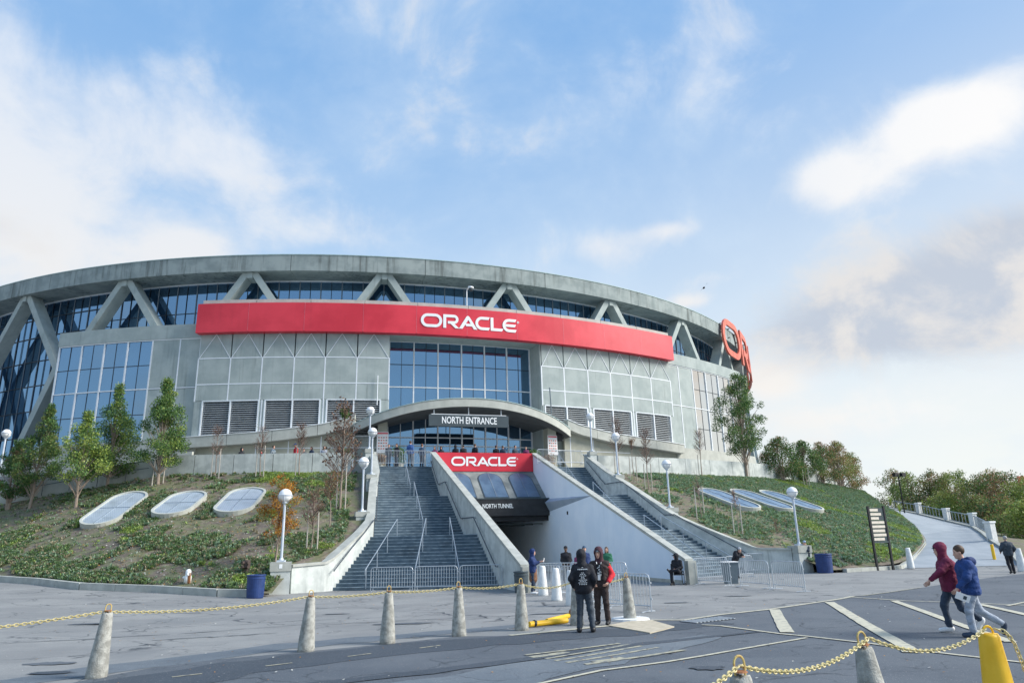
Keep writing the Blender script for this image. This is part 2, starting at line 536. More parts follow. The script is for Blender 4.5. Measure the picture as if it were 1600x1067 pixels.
# =================================================================== GROUND
def asphalt(name, c0, c1, crack, crack_amt, patch):
    m = bpy.data.materials.new(name); m.use_nodes = True
    t = m.node_tree; n = NT(t); b = t.nodes['Principled BSDF']
    geo = t.nodes.new('ShaderNodeNewGeometry'); pos = geo.outputs['Position']
    c = n.mix(n.ramp(n.noise(pos, 0.35, 8.0, 0.62), 0.38, 0.62), c0, c1)
    c = n.mix(n.math('MULTIPLY', n.ramp(n.noise(pos, 45.0, 4.0, 0.7), 0.3, 0.75), 0.75), c, patch)
    # speckle of pale aggregate
    c = n.mix(n.math('MULTIPLY', n.ramp(n.noise(pos, 30.0, 3.0, 0.7), 0.60, 0.72), 0.45), c, (0.5, 0.5, 0.5))
    # warped crack network plus long seams
    wv = n.vmath('ADD', pos, n.vmath('SCALE', nzc(n, pos, 0.8), 1.6))
    for sc, wd, am in crack:
        v = t.nodes.new('ShaderNodeTexVoronoi'); v.feature = 'DISTANCE_TO_EDGE'
        v.inputs['Scale'].default_value = sc
        t.links.new(wv, v.inputs['Vector'])
        f = n.ramp(v.outputs['Distance'], wd, 0.0)
        g = n.ramp(n.noise(pos, 0.30 if sc < .5 else 0.5, 4.0), 0.46, 0.60)
        c = n.mix(n.math('MULTIPLY', n.math('MULTIPLY', f, g), am * crack_amt), c, (0.035, 0.045, 0.055))
    st = n.ramp(n.noise(pos, 0.16, 6.0, 0.6), 0.56, 0.66)
    c = n.mix(n.math('MULTIPLY', st, 0.5), c, patch)
    oil = n.ramp(n.noise(pos, 0.9, 5.0, 0.55), 0.66, 0.74)
    c = n.mix(n.math('MULTIPLY', oil, 0.45), c, (0.05, 0.06, 0.07))
    mp = n.n.new('ShaderNodeMapping'); mp.inputs['Scale'].default_value = (0.25, 2.2, 1); mp.inputs['Rotation'].default_value = (0, 0, 0.12)
    n.l.new(pos, mp.inputs[0])
    c = n.mix(n.math('MULTIPLY', n.ramp(n.noise(mp.outputs[0], 0.9, 7.0, 0.6), 0.55, 0.68), 0.35), c, patch)
    t.links.new(c, b.inputs['Base Color'])
    b.inputs['Roughness'].default_value = 0.78
    b.inputs['Specular IOR Level'].default_value = 0.35
    bp = t.nodes.new('ShaderNodeBump'); bp.inputs['Strength'].default_value = 0.5; bp.inputs['Distance'].default_value = 0.01
    t.links.new(n.noise(pos, 60.0, 4.0), bp.inputs['Height']); t.links.new(bp.outputs[0], b.inputs['Normal'])
    return m


def nzc(n, pos, sc):
    k = n.n.new('ShaderNodeTexNoise'); k.inputs['Scale'].default_value = sc; k.inputs['Detail'].default_value = 4.0
    n.l.new(pos, k.inputs['Vector'])
    return n.vmath('SUBTRACT', k.outputs[1], (0.5, 0.5, 0.5))


m_apron = asphalt('pale_old_asphalt', (0.225, 0.230, 0.228), (0.295, 0.300, 0.292), [(0.22, 0.016, 1.0), (0.75, 0.030, 0.7)], 1.0, (0.17, 0.185, 0.195))
m_road = asphalt('dark_asphalt', (0.068, 0.084, 0.105), (0.105, 0.122, 0.142), [(0.30, 0.016, 1.0), (0.9, 0.030, 0.7)], 1.0, (0.115, 0.135, 0.155))
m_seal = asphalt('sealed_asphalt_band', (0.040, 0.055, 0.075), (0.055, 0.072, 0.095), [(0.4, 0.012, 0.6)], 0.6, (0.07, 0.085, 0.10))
m_patch = asphalt('mid_grey_asphalt', (0.125, 0.155, 0.185), (0.165, 0.195, 0.220), [(0.4, 0.012, 0.9), (1.3, 0.02, 0.5)], 0.8, (0.10, 0.12, 0.14))


def zg(x, y):
    k = max(0.0, -x - 9.0)
    return min(1.3, 0.045 * k) * min(1.0, max(0.0, (y - 12) / 12.0))


xs = [-900, -500, -250, -120, -80, -60] + [x for x in range(-50, 62, 2)] + [80, 120, 250, 500, 900]
ys = [-600, -250, -100, -50, -30] + [y for y in range(-20, 62, 2)] + [80, 120, 200, 350, 600, 1200]
g = M()
g.add([(x, y, zg(x, y)) for y in ys for x in xs],
      [(j * len(xs) + i, j * len(xs) + i + 1, (j + 1) * len(xs) + i + 1, (j + 1) * len(xs) + i)
       for j in range(len(ys) - 1) for i in range(len(xs) - 1)])
tag(g.obj('ground', m_apron, smooth=True), kind='structure')

# dark parking asphalt as one thin sheet lying on the apron
DE = [(-16, 5.2), (-11.5, 8.6), (-9.2, 10.9), (-7.98, 11.73), (-7.58, 12.83), (-7.3, 13.5), (-6.85, 14.3), (-6.28, 14.9), (-5.38, 15.35), (-4.5, 15.82),
      (-2.92, 16.65), (-1.43, 17.62), (-0.24, 17.48), (0.58, 17.9), (1.38, 18.35), (2.22, 18.83), (2.81, 19.5), (3.53, 19.75), (4.33, 19.64), (5.55, 20.72),
      (7.34, 21.84), (10.56, 24.52), (11.39, 25.46), (13.39, 26.76), (15.42, 28.45), (19.8, 32.2), (24.5, 35.6), (30, 39.0), (45, 46), (70, 54)]
r_ = M()
Lp = [(x, y, 0.004) for x, y in DE]
Rp = [(x * 1.6 + 6, -25 + 0.35 * abs(x - 10), 0.004) for x, y in DE]
r_.strip(Lp, Rp)
tag(r_.obj('road', m_road), kind='structure')


def wob(pts, w, seedv, z, jag=.22):
    """ribbon with a ragged edge"""
    rr = random.Random(seedv)
    fine = []
    for i in range(len(pts) - 1):
        a, b = pts[i], pts[i + 1]
        n = max(1, int(hypot(b[0] - a[0], b[1] - a[1]) / 0.5))
        for k in range(n):
            q = k / n
            ww = [a[2] + (b[2] - a[2]) * q, a[3] + (b[3] - a[3]) * q] if len(a) > 2 else [w, w]
            fine.append((a[0] + (b[0] - a[0]) * q, a[1] + (b[1] - a[1]) * q, ww[0], ww[1]))
    fine.append((pts[-1][0], pts[-1][1], *( pts[-1][2:] if len(pts[-1]) > 2 else (w, w))))
    L, R = [], []
    for i, p in enumerate(fine):
        a = fine[max(0, i - 1)]; b = fine[min(len(fine) - 1, i + 1)]
        d = Vector((b[0] - a[0], b[1] - a[1])).normalized(); nn = Vector((-d.y, d.x))
        j1, j2 = rr.uniform(1 - jag, 1 + jag), rr.uniform(1 - jag, 1 + jag)
        L.append((p[0] + nn.x * p[2] / 2 * j1, p[1] + nn.y * p[2] / 2 * j1, z))
        R.append((p[0] - nn.x * p[3] / 2 * j2, p[1] - nn.y * p[3] / 2 * j2, z))
    m_ = M(); m_.strip(L, R)
    return m_


# freshly sealed dark band that runs along the bollard line, and the paler worn lane beside it
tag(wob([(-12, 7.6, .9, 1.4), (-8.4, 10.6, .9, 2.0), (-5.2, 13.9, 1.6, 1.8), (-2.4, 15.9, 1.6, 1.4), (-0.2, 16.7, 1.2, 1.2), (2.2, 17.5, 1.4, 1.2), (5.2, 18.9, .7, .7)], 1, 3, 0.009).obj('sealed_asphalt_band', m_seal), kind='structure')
tag(wob([(-4.5, 9.3, 1.0, 1.8), (-2.2, 11.0, 1.5, 1.9), (0.0, 12.6, 1.6, 1.6), (1.6, 14.2, 1.0, 1.4), (4.2, 16.5, .5, .6)], 1, 5, 0.012).obj('worn_asphalt_patch', m_patch), kind='structure')
tag(wob([(-5.5, 9.8, .25, .2), (-3.6, 11.9, .5, .3), (-1.6, 13.0, .35, .5), (0.4, 14.2, .4, .3), (2.6, 15.6, .3, .3), (5.4, 17.0, .1, .15)], 1, 8, 0.016).obj('tar_repair_strip', m_seal), kind='structure')
tag(wob([(-9.5, 12.3, .8, .8), (-7.6, 14.2, 1.4, .9), (-5.2, 16.6, 1.2, .9), (-2.6, 18.0, 1.0, .8), (0.2, 19.4, .8, .6), (1.6, 20.2, .2, .2)], 1, 12, 0.005).obj('grey_patched_strip', m_patch), kind='structure')
for k, (x0, y0, x1, y1, w) in enumerate([(-13, 17.5, -5, 21.5, .22), (-5.5, 21.0, 1.0, 22.2, .3), (-10, 21.0, -5.5, 22.4, .18), (-14.5, 25.0, -9.0, 24.4, .2), (-6.5, 26.6, 3.5, 27.6, .14), (-16, 29.5, -8.5, 27.8, .12), (-9.0, 18.3, -6.2, 19.2, .35), (6.0, 24.0, 9.0, 25.2, .14), (-3.6, 22.9, 2.6, 24.0, .10)]):
    n_pts = 16
    rr = random.Random(k)
    pts = [(x0 + (x1 - x0) * i / n_pts, y0 + (y1 - y0) * i / n_pts + rr.uniform(-.12, .12), rr.uniform(.05, .6) * w * .5, rr.uniform(.05, .6) * w * .5) for i in range(n_pts + 1)]
    pts[0] = (*pts[0][:2], .02, .02); pts[-1] = (*pts[-1][:2], .02, .02)
    mm = wob(pts, w, k, 0.0, .5)
    mm.v = [(v[0], v[1], zg(v[0], v[1]) + 0.012 + k * .0005) for v in mm.v]
    tag(mm.obj('tar_seam', m_seal), kind='structure')


# ---- painted lines, every line its own sheet
def line(pts, w, mat_=None, z=0.020, sd=1, nm='painted_line'):
    return tag(wob([(x, y, w, w) for x, y in pts], w, sd, z, .07).obj(nm, mat_ or m_line), kind='structure')


line([(-0.24, 17.48), (0.58, 17.9), (1.38, 18.35), (2.22, 18.83)], 0.20, m_line_bold, 0.0180, 1, 'painted_kerb_line')
line([(2.9, 19.6), (3.53, 19.84), (4.33, 19.66), (5.55, 20.72), (7.34, 21.84), (10.56, 24.52), (11.39, 25.4)], 0.15, m_line_bold, 0.0180, 2, 'painted_kerb_line')
line([(11.39, 25.4), (11.86, 25.6), (13.39, 26.76), (15.42, 28.45)], 0.10, m_line, 0.0180, 3, 'painted_kerb_line')
line([(11.21, 25.12), (12.07, 23.27), (13.16, 22.33), (14.2, 21.05), (16.5, 19.0)], 0.10, m_line_bold, 0.0192, 4)
line([(4.49, 18.5), (4.86, 18.23), (5.7, 16.52), (6.12, 15.97), (6.77, 14.91), (7.4, 13.55), (8.13, 12.34), (9.0, 10.8)], 0.10, m_line_bold, 0.0204, 5)
line([(-0.6, 10.9), (0.37, 11.75), (1.34, 12.65), (2.53, 13.29), (3.35, 13.86), (4.29, 14.56), (6.0, 15.8)], 0.09, m_line_bold, 0.0192, 6)
line([(7.41, 21.7), (5.92, 16.7)], 0.30, m_line_bold, 0.0216, 7, 'painted_hatch_stripe')
line([(9.79, 23.51), (8.24, 17.99), (7.22, 14.2), (7.0, 13.6)], 0.28, m_line_bold, 0.0216, 8, 'painted_hatch_stripe')
line([(11.75, 23.37), (10.1, 17.29), (9.4, 14.5)], 0.22, m_line_bold, 0.0216, 9, 'painted_hatch_stripe')
line([(13.35, 21.72), (12.73, 18.93), (12.3, 17.0)], 0.22, m_line_bold, 0.0216, 10, 'painted_hatch_stripe')
line([(13.7, 21.0), (14.75, 21.84), (17, 23.5)], 0.10, m_line_bold, 0.0216, 11)
for k, (a, b, w) in enumerate([((0.09, 14.49), (2.07, 15.71), .10), ((0.46, 13.98), (2.26, 15.55), .09), ((0.63, 13.73), (2.45, 15.27), .10),
                               ((0.82, 13.5), (2.74, 15.01), .10), ((1.12, 13.25), (3.17, 14.6), .12), ((0.2, 14.2), (0.9, 14.7), .2), ((1.3, 13.45), (1.9, 13.85), .26)]):
    line([a, ((a[0] + b[0]) / 2 + .03, (a[1] + b[1]) / 2 - .02), b], w, m_line, 0.0175 + k * .0004, 20 + k, 'faded_road_marking')
for k in range(5):
    line([(-7.6 + k * 1.3 + .3, 12.2 + k * 0.9), (-7.2 + k * 1.3 + .3, 12.45 + k * 0.92)], 0.07, m_line, 0.0172, 40 + k, 'faded_road_marking')

for k, (x, y, rx, ry) in enumerate([(-9.3, 15.0, .55, .22), (-8.6, 13.9, .5, .16), (-3.2, 20.6, .8, .22), (0.9, 22.3, .7, .18), (5.2, 24.8, .5, .14), (-12.5, 21.5, .9, .2), (7.9, 26.8, .6, .2), (3.1, 12.6, .35, .2), (-5.9, 24.0, .5, .12)]):
    rr = random.Random(k + 50); mm = M()
    zz_ = zg(x, y) + (.0145 if y > 14 else .019)
    ring_ = [(x + rx * cos(a) * rr.uniform(.6, 1.15), y + ry * sin(a) * rr.uniform(.6, 1.15), zz_) for a in np.linspace(0, 2 * pi, 22)[:-1]]
    mm.add(ring_, [tuple(range(len(ring_)))])
    tag(mm.obj('oil_stain', m_road if y > 14 else m_seal), kind='structure')

# pale concrete drain apron, drain grate
d_ = M(); d_.prism([(2.22, 18.83), (2.97, 17.16), (3.37, 17.67), (3.75, 18.21), (3.51, 19.54), (3.47, 19.7), (2.81, 19.55)], (0, 0, 0.0), (1, 0, 0), (0, 1, 0), (0, 0, 1), 0.03)
tag(d_.obj('drain_apron', pm('pale_drain_concrete', (0.42, 0.38, 0.29), (0.52, 0.47, 0.37), 5.0, 0.9, 0.3, 40)), kind='structure')
gr = thing('drain_grate', 'black slotted storm drain grate beside the yellow painted kerb line', 'grate', (5.1, 19.35, 0.0))
q = M(); q.frame_box((4.45, 18.85, 0.003), (1.2, 0.75, 0), (-0.32, 0.5, 0), (0, 0, 0.014)); q.obj('pit', m_dark, gr)
for k in range(11):
    u = k / 10.0
    q = M(); q.frame_box((4.45 + 1.15 * u, 18.85 + .72 * u, 0.018), (0.05, 0.03, 0), (-0.30, 0.47, 0), (0, 0, 0.018)); q.obj('bar', m_steel, gr)

# ------------------------------------------------------------------ the planted mound
FA = [-45, -30, -20.4, -18.1, -16.3, -14, -11.8, -9.8, -8.3, 9.5, 12.4, 14.8, 19, 22.9, 27.4, 32.5, 38.5, 50]
FR = [78, 81, 86.8, 88.5, 89.7, 92.5, 93.4, 95.1, 95.4, 95.5, 95.5, 94.3, 91.7, 88.9, 85.7, 81.9, 78.5, 77.5]
FZ = [1.5, 1.3, .96, .81, .68, .51, .35, .2, .08, .02, .16, .45, 1.17, 1.8, 2.9, 4.3, 6.28, 6.9]
CA_ = [-45, -32, -25, -20, -17.5, 60]
CZ_ = [3.2, 4.6, 5.8, 6.7, 7.2, 7.2]
WALL_S = [75.2, 79, 81.3, 86.3, 88.2, 90.0, 91.3, 92.2, 95.5]
WALL_T = [-8.2, -8.35, -8.75, -9.3, -10.05, -11.05, -11.95, -13.3, -14.3]     # outer face of the left stair wall


def coping0(s):
    return float(np.interp(s, [75.2, 91.3, 93], [8.75, 1.40, 1.30]))


def berm_z(r, a):
    rf = np.interp(a, FA, FR); zf = np.interp(a, FA, FZ) + .13; zc = np.interp(a, CA_, CZ_)
    u = np.clip((r - 76) / (rf - 76), 0, 1)
    return zc + (zf - zc) * u


def zmound(x, y):
    t, s = toloc(x, y)
    return float(berm_z(hypot(t, s), degrees(atan2(t, s))))


def wall_ang(r, side):
    t = np.interp(r, WALL_S, WALL_T) + .22
    if side > 0: t = 0.9 - t
    return degrees(atan2(t, sqrt(max(1, r * r - t * t))))


def value_noise(x, y, sc, seedv):
    rg = np.random.default_rng(seedv)
    tab = rg.random((256, 256))
    x = np.asarray(x) * sc + 1000; y = np.asarray(y) * sc + 1000
    xi, yi = np.floor(x).astype(int), np.floor(y).astype(int)
    fx, fy = x - xi, y - yi
    fx = fx * fx * (3 - 2 * fx); fy = fy * fy * (3 - 2 * fy)
    a = tab[xi % 256, yi % 256]; b = tab[(xi + 1) % 256, yi % 256]
    c = tab[xi % 256, (yi + 1) % 256]; d = tab[(xi + 1) % 256, (yi + 1) % 256]
    return (a * (1 - fx) + b * fx) * (1 - fy) + (c * (1 - fx) + d * fx) * fy


def fbm(x, y, sc, seedv):
    return (value_noise(x, y, sc, seedv) * .5 + value_noise(x, y, sc * 2.1, seedv + 1) * .27 + value_noise(x, y, sc * 4.3, seedv + 2) * .15 + value_noise(x, y, sc * 9, seedv + 3) * .08)


def soil_extra(n, p, c):
    f = n.ramp(n.noise(p, 6.0, 6.0, 0.65), 0.50, 0.66)
    c = n.mix(n.math('MULTIPLY', f, 0.6), c, (0.27, 0.23, 0.18))
    f = n.ramp(n.noise(p, 1.3, 6.0, 0.6), 0.42, 0.60)
    return n.mix(n.math('MULTIPLY', f, 0.6), c, (0.13, 0.165, 0.065))


m_soil = pm('mound_soil', (0.115, 0.095, 0.078), (0.175, 0.148, 0.12), 2.5, 0.95, 0.9, 14, extra=soil_extra)
for side, aend in ((-1, -45.0), (1, 50.0)):
    na, nr = 90, 34
    vs, fs = [], []
    for i in range(na + 1):
        u = i / na
        for j in range(nr + 1):
            v = j / nr
            # radius depends on the angle of the foot; iterate once for the wall angle
            a = wall_ang(86, side) + (aend - wall_ang(86, side)) * u
            for _ in range(6):
                rf = float(np.interp(a, FA, FR))
                r = 75.85 + (rf - 75.85) * v
                a = wall_ang(r, side) + (aend - wall_ang(r, side)) * u
            p = GP(a, r)
            z = float(berm_z(r, a)) + (float(fbm(p[0], p[1], .6, 5)) - .5) * .22 * min(1, 6 * v * (1 - v))
            vs.append((p[0], p[1], z))
    for i in range(na):
        for j in range(nr):
            q0 = i * (nr + 1) + j
            fs.append((q0, q0 + 1, q0 + nr + 2, q0 + nr + 1))
    mm = M(); mm.add(vs, fs)
    tag(mm.obj('grass_mound', m_soil, smooth=True), kind='structure')

for side in (-1, 1):
    rows = []
    for (t0, s0), (t1, s1) in (((-10.0, 88.0), (-11.6, 87.6)), ((-10.75, 89.4), (-12.2, 88.6)), ((-11.45, 90.7), (-13.0, 89.8)), ((-12.0, 91.45), (-14.0, 90.6)), ((-13.3, 92.2), (-14.8, 91.4)), ((-14.2, 92.6), (-15.2, 92.6))):
        row = []
        for k in range(4):
            t = t0 + (t1 - t0) * k / 3; s_ = s0 + (s1 - s0) * k / 3
            tt = t if side < 0 else .9 - t
            zb_ = float(berm_z(hypot(t, s_), degrees(atan2(tt, s_))))
            row.append(G(tt, s_, (min(zb_, coping0(s_) - .16) if k == 0 else zb_ + .02)))
        rows.append(row)
    mm = M(); mm.add([p for r in rows for p in r], [(i * 4 + k, i * 4 + k + 1, i * 4 + k + 5, i * 4 + k + 4) for i in range(5) for k in range(3)])
    tag(mm.obj('soil_backfill', m_soil, smooth=True), kind='structure')

# ---- kerbs at the foot of the mound
LC_OLD = [(-38.0, 44.5), (-33.5, 41.3), (-29.95, 39.45), (-26.55, 37.61), (-23.75, 36.38), (-19.93, 33.9), (-16.38, 32.95), (-12.94, 31.9), (-10.75, 31.75)]


LC = [GP(a, float(np.interp(a, FA, FR)) + .10)[:2] for a in [-40, -34, -30, -27, -24, -22, -20.4, -19.2, -18.1, -17.2, -16.3, -15.2, -14, -12.9, -11.8, -10.8, -9.8, -8.75]]


def kerb_run(pts, zf, w, h, nm, mt, zoff=0.0):
    """kerb stones laid end to end"""
    out = []
    L_ = [Vector((x, y)) for x, y in pts]
    # resample to stones of about 1.8 m
    seg = []
    for a, b in zip(L_[:-1], L_[1:]):
        n = max(1, round((b - a).length / 1.8))
        for k in range(n): seg.append((a.lerp(b, k / n), a.lerp(b, (k + 1) / n)))
    for a, b in seg:
        d = (b - a).normalized(); nn = Vector((-d.y, d.x))
        a2, b2 = a + d * .008, b - d * .008
        za, zb = zf(a2.x, a2.y) + zoff, zf(b2.x, b2.y) + zoff
        q = M()
        pts8 = []
        for (p, z) in ((a2, za), (b2, zb)):
            pts8 += [(p.x - nn.x * w / 2, p.y - nn.y * w / 2, z - .15), (p.x - nn.x * w / 2, p.y - nn.y * w / 2, z + h),
                     (p.x + nn.x * w / 2, p.y + nn.y * w / 2, z + h), (p.x + nn.x * w / 2, p.y + nn.y * w / 2, z - .15)]
        q.add(pts8, [(0, 1, 5, 4), (1, 2, 6, 5), (2, 3, 7, 6), (3, 0, 4, 7), (0, 3, 2, 1), (4, 5, 6, 7)])
        out.append(q)
    return out


kb = bpy.data.objects.new('kerb', None); COL.objects.link(kb); ROOTLOC['kerb'] = (0, 0, 0); tag(kb, kind='structure')
for q in kerb_run(LC, zg, .28, .30, 'kerb_stone', m_cope): q.obj('kerb_stone', m_cope, kb)
RFOOT = [(12.9, 38.6), (15.2, 38.75), (17.7, 39.6), (20.2, 41.2), (22.07, 42.7)]
kb2 = bpy.data.objects.new('kerb', None); COL.objects.link(kb2); ROOTLOC[kb2.name] = (0, 0, 0); tag(kb2, kind='structure')
# right kerb begins past the pillar of the stair wall
RF = [GP(a, 95.6)[:2] for a in (9.6, 10.3, 11.0, 11.7, 12.4)] + [(24.89, 45.9)]
for q in kerb_run(RF, lambda x, y: 0.0, .28, .20, 'kerb_stone', m_cope): q.obj('kerb_stone', m_cope, kb2)

# ---- walk ramp that climbs round the mound on the right
RL = [(22.6, 43.2, 0.02), (24.89, 46.0, 0.45), (29.08, 52, 1.17), (32.22, 58, 1.8), (35.17, 65, 2.9), (37.46, 73, 4.0), (39.44, 82, 5.3), (40.5, 92, 6.6)]
RR = [(29.2, 43.0, 0.02), (31.4, 46.8, 0.50), (32.9, 51, 1.30), (36.6, 57.5, 1.75), (41.28, 66, 2.25), (43.73, 74, 2.95), (46.0, 83, 3.9), (47.5, 93, 5.0)]
m_ramp = pm('ramp_concrete', (0.25, 0.29, 0.325), (0.30, 0.34, 0.375), 0.7, 0.85, 0.2, 40, extra=lambda n, p, c: streaks(n, p, c, .3, (.24, .28, .32), .6))
rp = M(); rp.strip(RL, RR); rp.strip([(x, y, z - 2) for x, y, z in RR], RR)
tag(rp.obj('ramp_path', m_ramp), kind='structure')


def rz_of(poly):
    xs_ = np.array([p[1] for p in poly]); zs_ = np.array([p[2] for p in poly])
    return lambda x, y: float(np.interp(y, xs_, zs_))


for nm, poly, off in (('ramp_kerb', RL, -.14), ('ramp_kerb', RR, .14)):
    kk = bpy.data.objects.new(nm, None); COL.objects.link(kk); ROOTLOC[kk.name] = (0, 0, 0); tag(kk, kind='structure')
    for q in kerb_run([(x + off, y) for x, y, z in poly], rz_of(poly), .26, .16, 'kerb_stone', m_cope): q.obj('kerb_stone', m_cope, kk)

# far land to the right of the ramp, sloping bank under the hedge
bk = M()
B0 = [(x + .3, y, z - .15) for x, y, z in RR]
B1 = [(x + 9, y - 2, max(-.02, z * .35 - .3)) for x, y, z in RR]
B2 = [(x + 60, y + 10, -.01) for x, y, z in RR]
bk.strip(B0, B1); bk.strip(B1, B2)
tag(bk.obj('planted_bank', m_soil), kind='structure')

# =================================================================== STAIRS, WALLS, TUNNEL
RIS = 0.17


def mir(t, side):
    return t if side < 0 else 0.9 - t


def stair_lines():
    """list of (left(t,s), right(t,s), z_low, z_high) strips from the bottom up, left-hand stair"""
    out = []
    Rb, Lb, Rt, Lt = (-3.7, 93.75), (-11.3, 90.75), (-3.7, 89.2), (-9.05, 86.7)
    n = 15
    lerp = lambda a, b, u: (a[0] + (b[0] - a[0]) * u, a[1] + (b[1] - a[1]) * u)
    ln = [(lerp(Lb, Lt, k / n), lerp(Rb, Rt, k / n)) for k in range(n + 1)]
    for k in range(n): out.append(('step', ln[k], ln[k + 1], k))
    out.append(('landing', ln[n], ((-8.85, 86.0), (-3.7, 86.0)), 15))
    def tl(s): return float(np.interp(s, [75.2, 79, 81.3, 86.0], [-7.85, -7.95, -8.35, -8.9]))
    for s0, s1, k0 in ((86.0, 81.3, 15), (79.0, 75.2, 30)):
        ss = [s0 + (s1 - s0) * k / 15 for k in range(16)]
        l2 = [((tl(s), s), (-3.7, s)) for s in ss]
        for k in range(15): out.append(('step', l2[k], l2[k + 1], k0 + k))
        if k0 == 15: out.append(('landing', l2[15], ((tl(79.0), 79.0), (-3.7, 79.0)), 30))
    return out


def coping_z(s):
    return float(np.interp(s, [75.2, 91.3, 93], [8.75, 1.40, 1.30]))


def build_stairs(side, lab, wlab):
    st = thing('staircase', lab, 'staircase', G(mir(-7, side), 92))
    for kind, a, b, k in stair_lines():
        z1 = (k + 1) * RIS if kind == 'step' else k * RIS
        z0 = z1 - 0.30
        pl = [a[0], a[1], b[1], b[0]]
        pl = [(mir(t, side), s) for t, s in pl]
        # run each tread a little under the next riser
        dt = ((pl[3][0] - pl[0][0]) * .04, (pl[3][1] - pl[0][1]) * .04)
        pl[3] = (pl[3][0] + dt[0], pl[3][1] + dt[1]); pl[2] = (pl[2][0] + dt[0], pl[2][1] + dt[1])
        q = M(); q.cm = 0
        lo = [G(t, s, z0) for t, s in pl]; hi = [G(t, s, z1) for t, s in pl]
        q.add(lo + hi, [(0, 3, 2, 1), (4, 5, 6, 7), (0, 1, 5, 4), (1, 2, 6, 5), (2, 3, 7, 6), (3, 0, 4, 7)])
        # worn pale nosing, 12 mm proud
        q.cm = 1
        p0, p1 = Vector(G(*pl[0], z1)), Vector(G(*pl[1], z1))
        inn = (Vector(G(*pl[3], z1)) - p0).normalized()
        e = (p1 - p0).normalized()
        q.frame_box(p0 - inn * .012 + e * .01 + Vector((0, 0, -.035)), (p1 - p0) - e * .02, inn * .06, (0, 0, .040))
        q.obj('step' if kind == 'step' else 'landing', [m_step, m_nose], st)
    # outer parapet wall of the stair
    wl_ = thing('stair_side_wall', wlab, 'wall', G(mir(-9.5, side), 86))
    path = [(-7.85, 75.2), (-7.98, 79.0), (-8.38, 81.3), (-8.93, 86.0), (-9.10, 86.75), (-9.75, 88.1), (-10.55, 89.5), (-11.35, 90.85), (-11.75, 91.3), (-13.25, 92.3)]
    dense = []
    for a, b in zip(path[:-1], path[1:]):
        for k in range(3): dense.append((a[0] + (b[0] - a[0]) * k / 3, a[1] + (b[1] - a[1]) * k / 3))
    dense.append(path[-1])
    th = .34
    IN, OUT = [], []
    for i, p in enumerate(dense):
        a = dense[max(0, i - 1)]; b = dense[min(len(dense) - 1, i + 1)]
        d = Vector((b[0] - a[0], b[1] - a[1])).normalized()
        nn = Vector((-d.y, d.x))
        if nn.x > 0: nn = -nn
        if i > len(dense) - 5: nn = Vector((-d.y, d.x)); nn = nn if nn.y < 0 else -nn
        IN.append((p[0], p[1])); OUT.append((p[0] + nn.x * th, p[1] + nn.y * th))
    body, cop = M(), M()
    def sheet(mm, A_, B_, zl, zh):
        n = len(A_)
        vs = []
        for i in range(n):
            za, zb2 = zl(A_[i][1]), zh(A_[i][1])
            vs += [G(mir(A_[i][0], side), A_[i][1], za), G(mir(A_[i][0], side), A_[i][1], zb2),
                   G(mir(B_[i][0], side), B_[i][1], zb2), G(mir(B_[i][0], side), B_[i][1], za)]
        fs = []
        for i in range(n - 1):
            for k in range(4):
                fs.append((i * 4 + k, i * 4 + 4 + k, i * 4 + 4 + (k + 1) % 4, i * 4 + (k + 1) % 4))
        fs += [(0, 1, 2, 3), (n * 4 - 1, n * 4 - 2, n * 4 - 3, n * 4 - 4)]
        mm.add(vs, fs)
    sheet(body, IN, OUT, lambda s: -0.1, lambda s: coping_z(s) - .12)
    IN2 = [(a[0] - (b[0] - a[0]) * .2, a[1] - (b[1] - a[1]) * .2) for a, b in zip(IN, OUT)]
    OUT2 = [(b[0] + (b[0] - a[0]) * .2, b[1] + (b[1] - a[1]) * .2) for a, b in zip(IN, OUT)]
    sheet(cop, IN2, OUT2, lambda s: coping_z(s) - .12, lambda s: coping_z(s))
    body.obj('wall_body', m_conc_wall, wl_)
    cop.obj('coping', m_cope, wl_)
    # handrail on the inner face
    hr = M(); pts = []
    for (s, tt) in [(76, -7.72), (79, -7.84), (79.6, -7.9), (81.2, -8.22), (86.0, -8.78), (86.9, -8.98), (88.1, -9.6), (89.5, -10.4), (90.9, -11.15), (91.2, -11.3)]:
        zz = {79.6: 5.1 + .95, 81.2: 5.1 + .95, 86.0: 2.55 + .95 if True else 0, 86.9: 2.55 + .95}.get(s)
        if zz is None: zz = float(np.interp(s, [76, 79, 86.9, 91.2], [7.1 + .95, 5.1 + .95, 3.5, .95]))
        pts.append(G(mir(tt, side), s, zz))
    hr.tube(pts, .03, 6)
    for i in range(0, len(pts) - 1, 1):
        a = Vector(pts[i]).lerp(Vector(pts[i + 1]), .5)
        w_ = Vector(G(mir(-30, side), 85)) - Vector(G(mir(-9, side), 85)); w_.normalize()
        hr.tube([a, a + w_ * .1 + Vector((0, 0, -.04))], .015, 5)
    hr.obj('wall_handrail', m_rail_dk, wl_)
    # square pillars carrying the lamps
    for (t, s, zt, w_) in ((-8.35, 75.75, 8.85, .55), (-8.55, 79.9, 6.62, .62), (-9.55, 85.4, 3.98, .72)):
        q = M(); q.tbox(mir(t, side), s, -0.1 if s > 77 else 6.5, w_, w_, zt - .28 - (-0.1 if s > 77 else 6.5)); q.obj('pillar', m_conc_wall, wl_)
        q = M(); q.tbox(mir(t, side), s, zt - .28, w_ + .08, w_ + .08, .28); q.obj('pillar_cap', m_cope, wl_)
    ep = thing('end_pillar', 'squat concrete pillar with lamp at foot of the %s stair wall' % ('left' if side < 0 else 'right'), 'pillar', G(mir(-13.75, side), 92.45))
    q = M(); q.tbox(mir(-13.75, side), 92.4, -.05, .86, .86, 1.12); q.obj('pillar_body', m_conc_wall, ep)
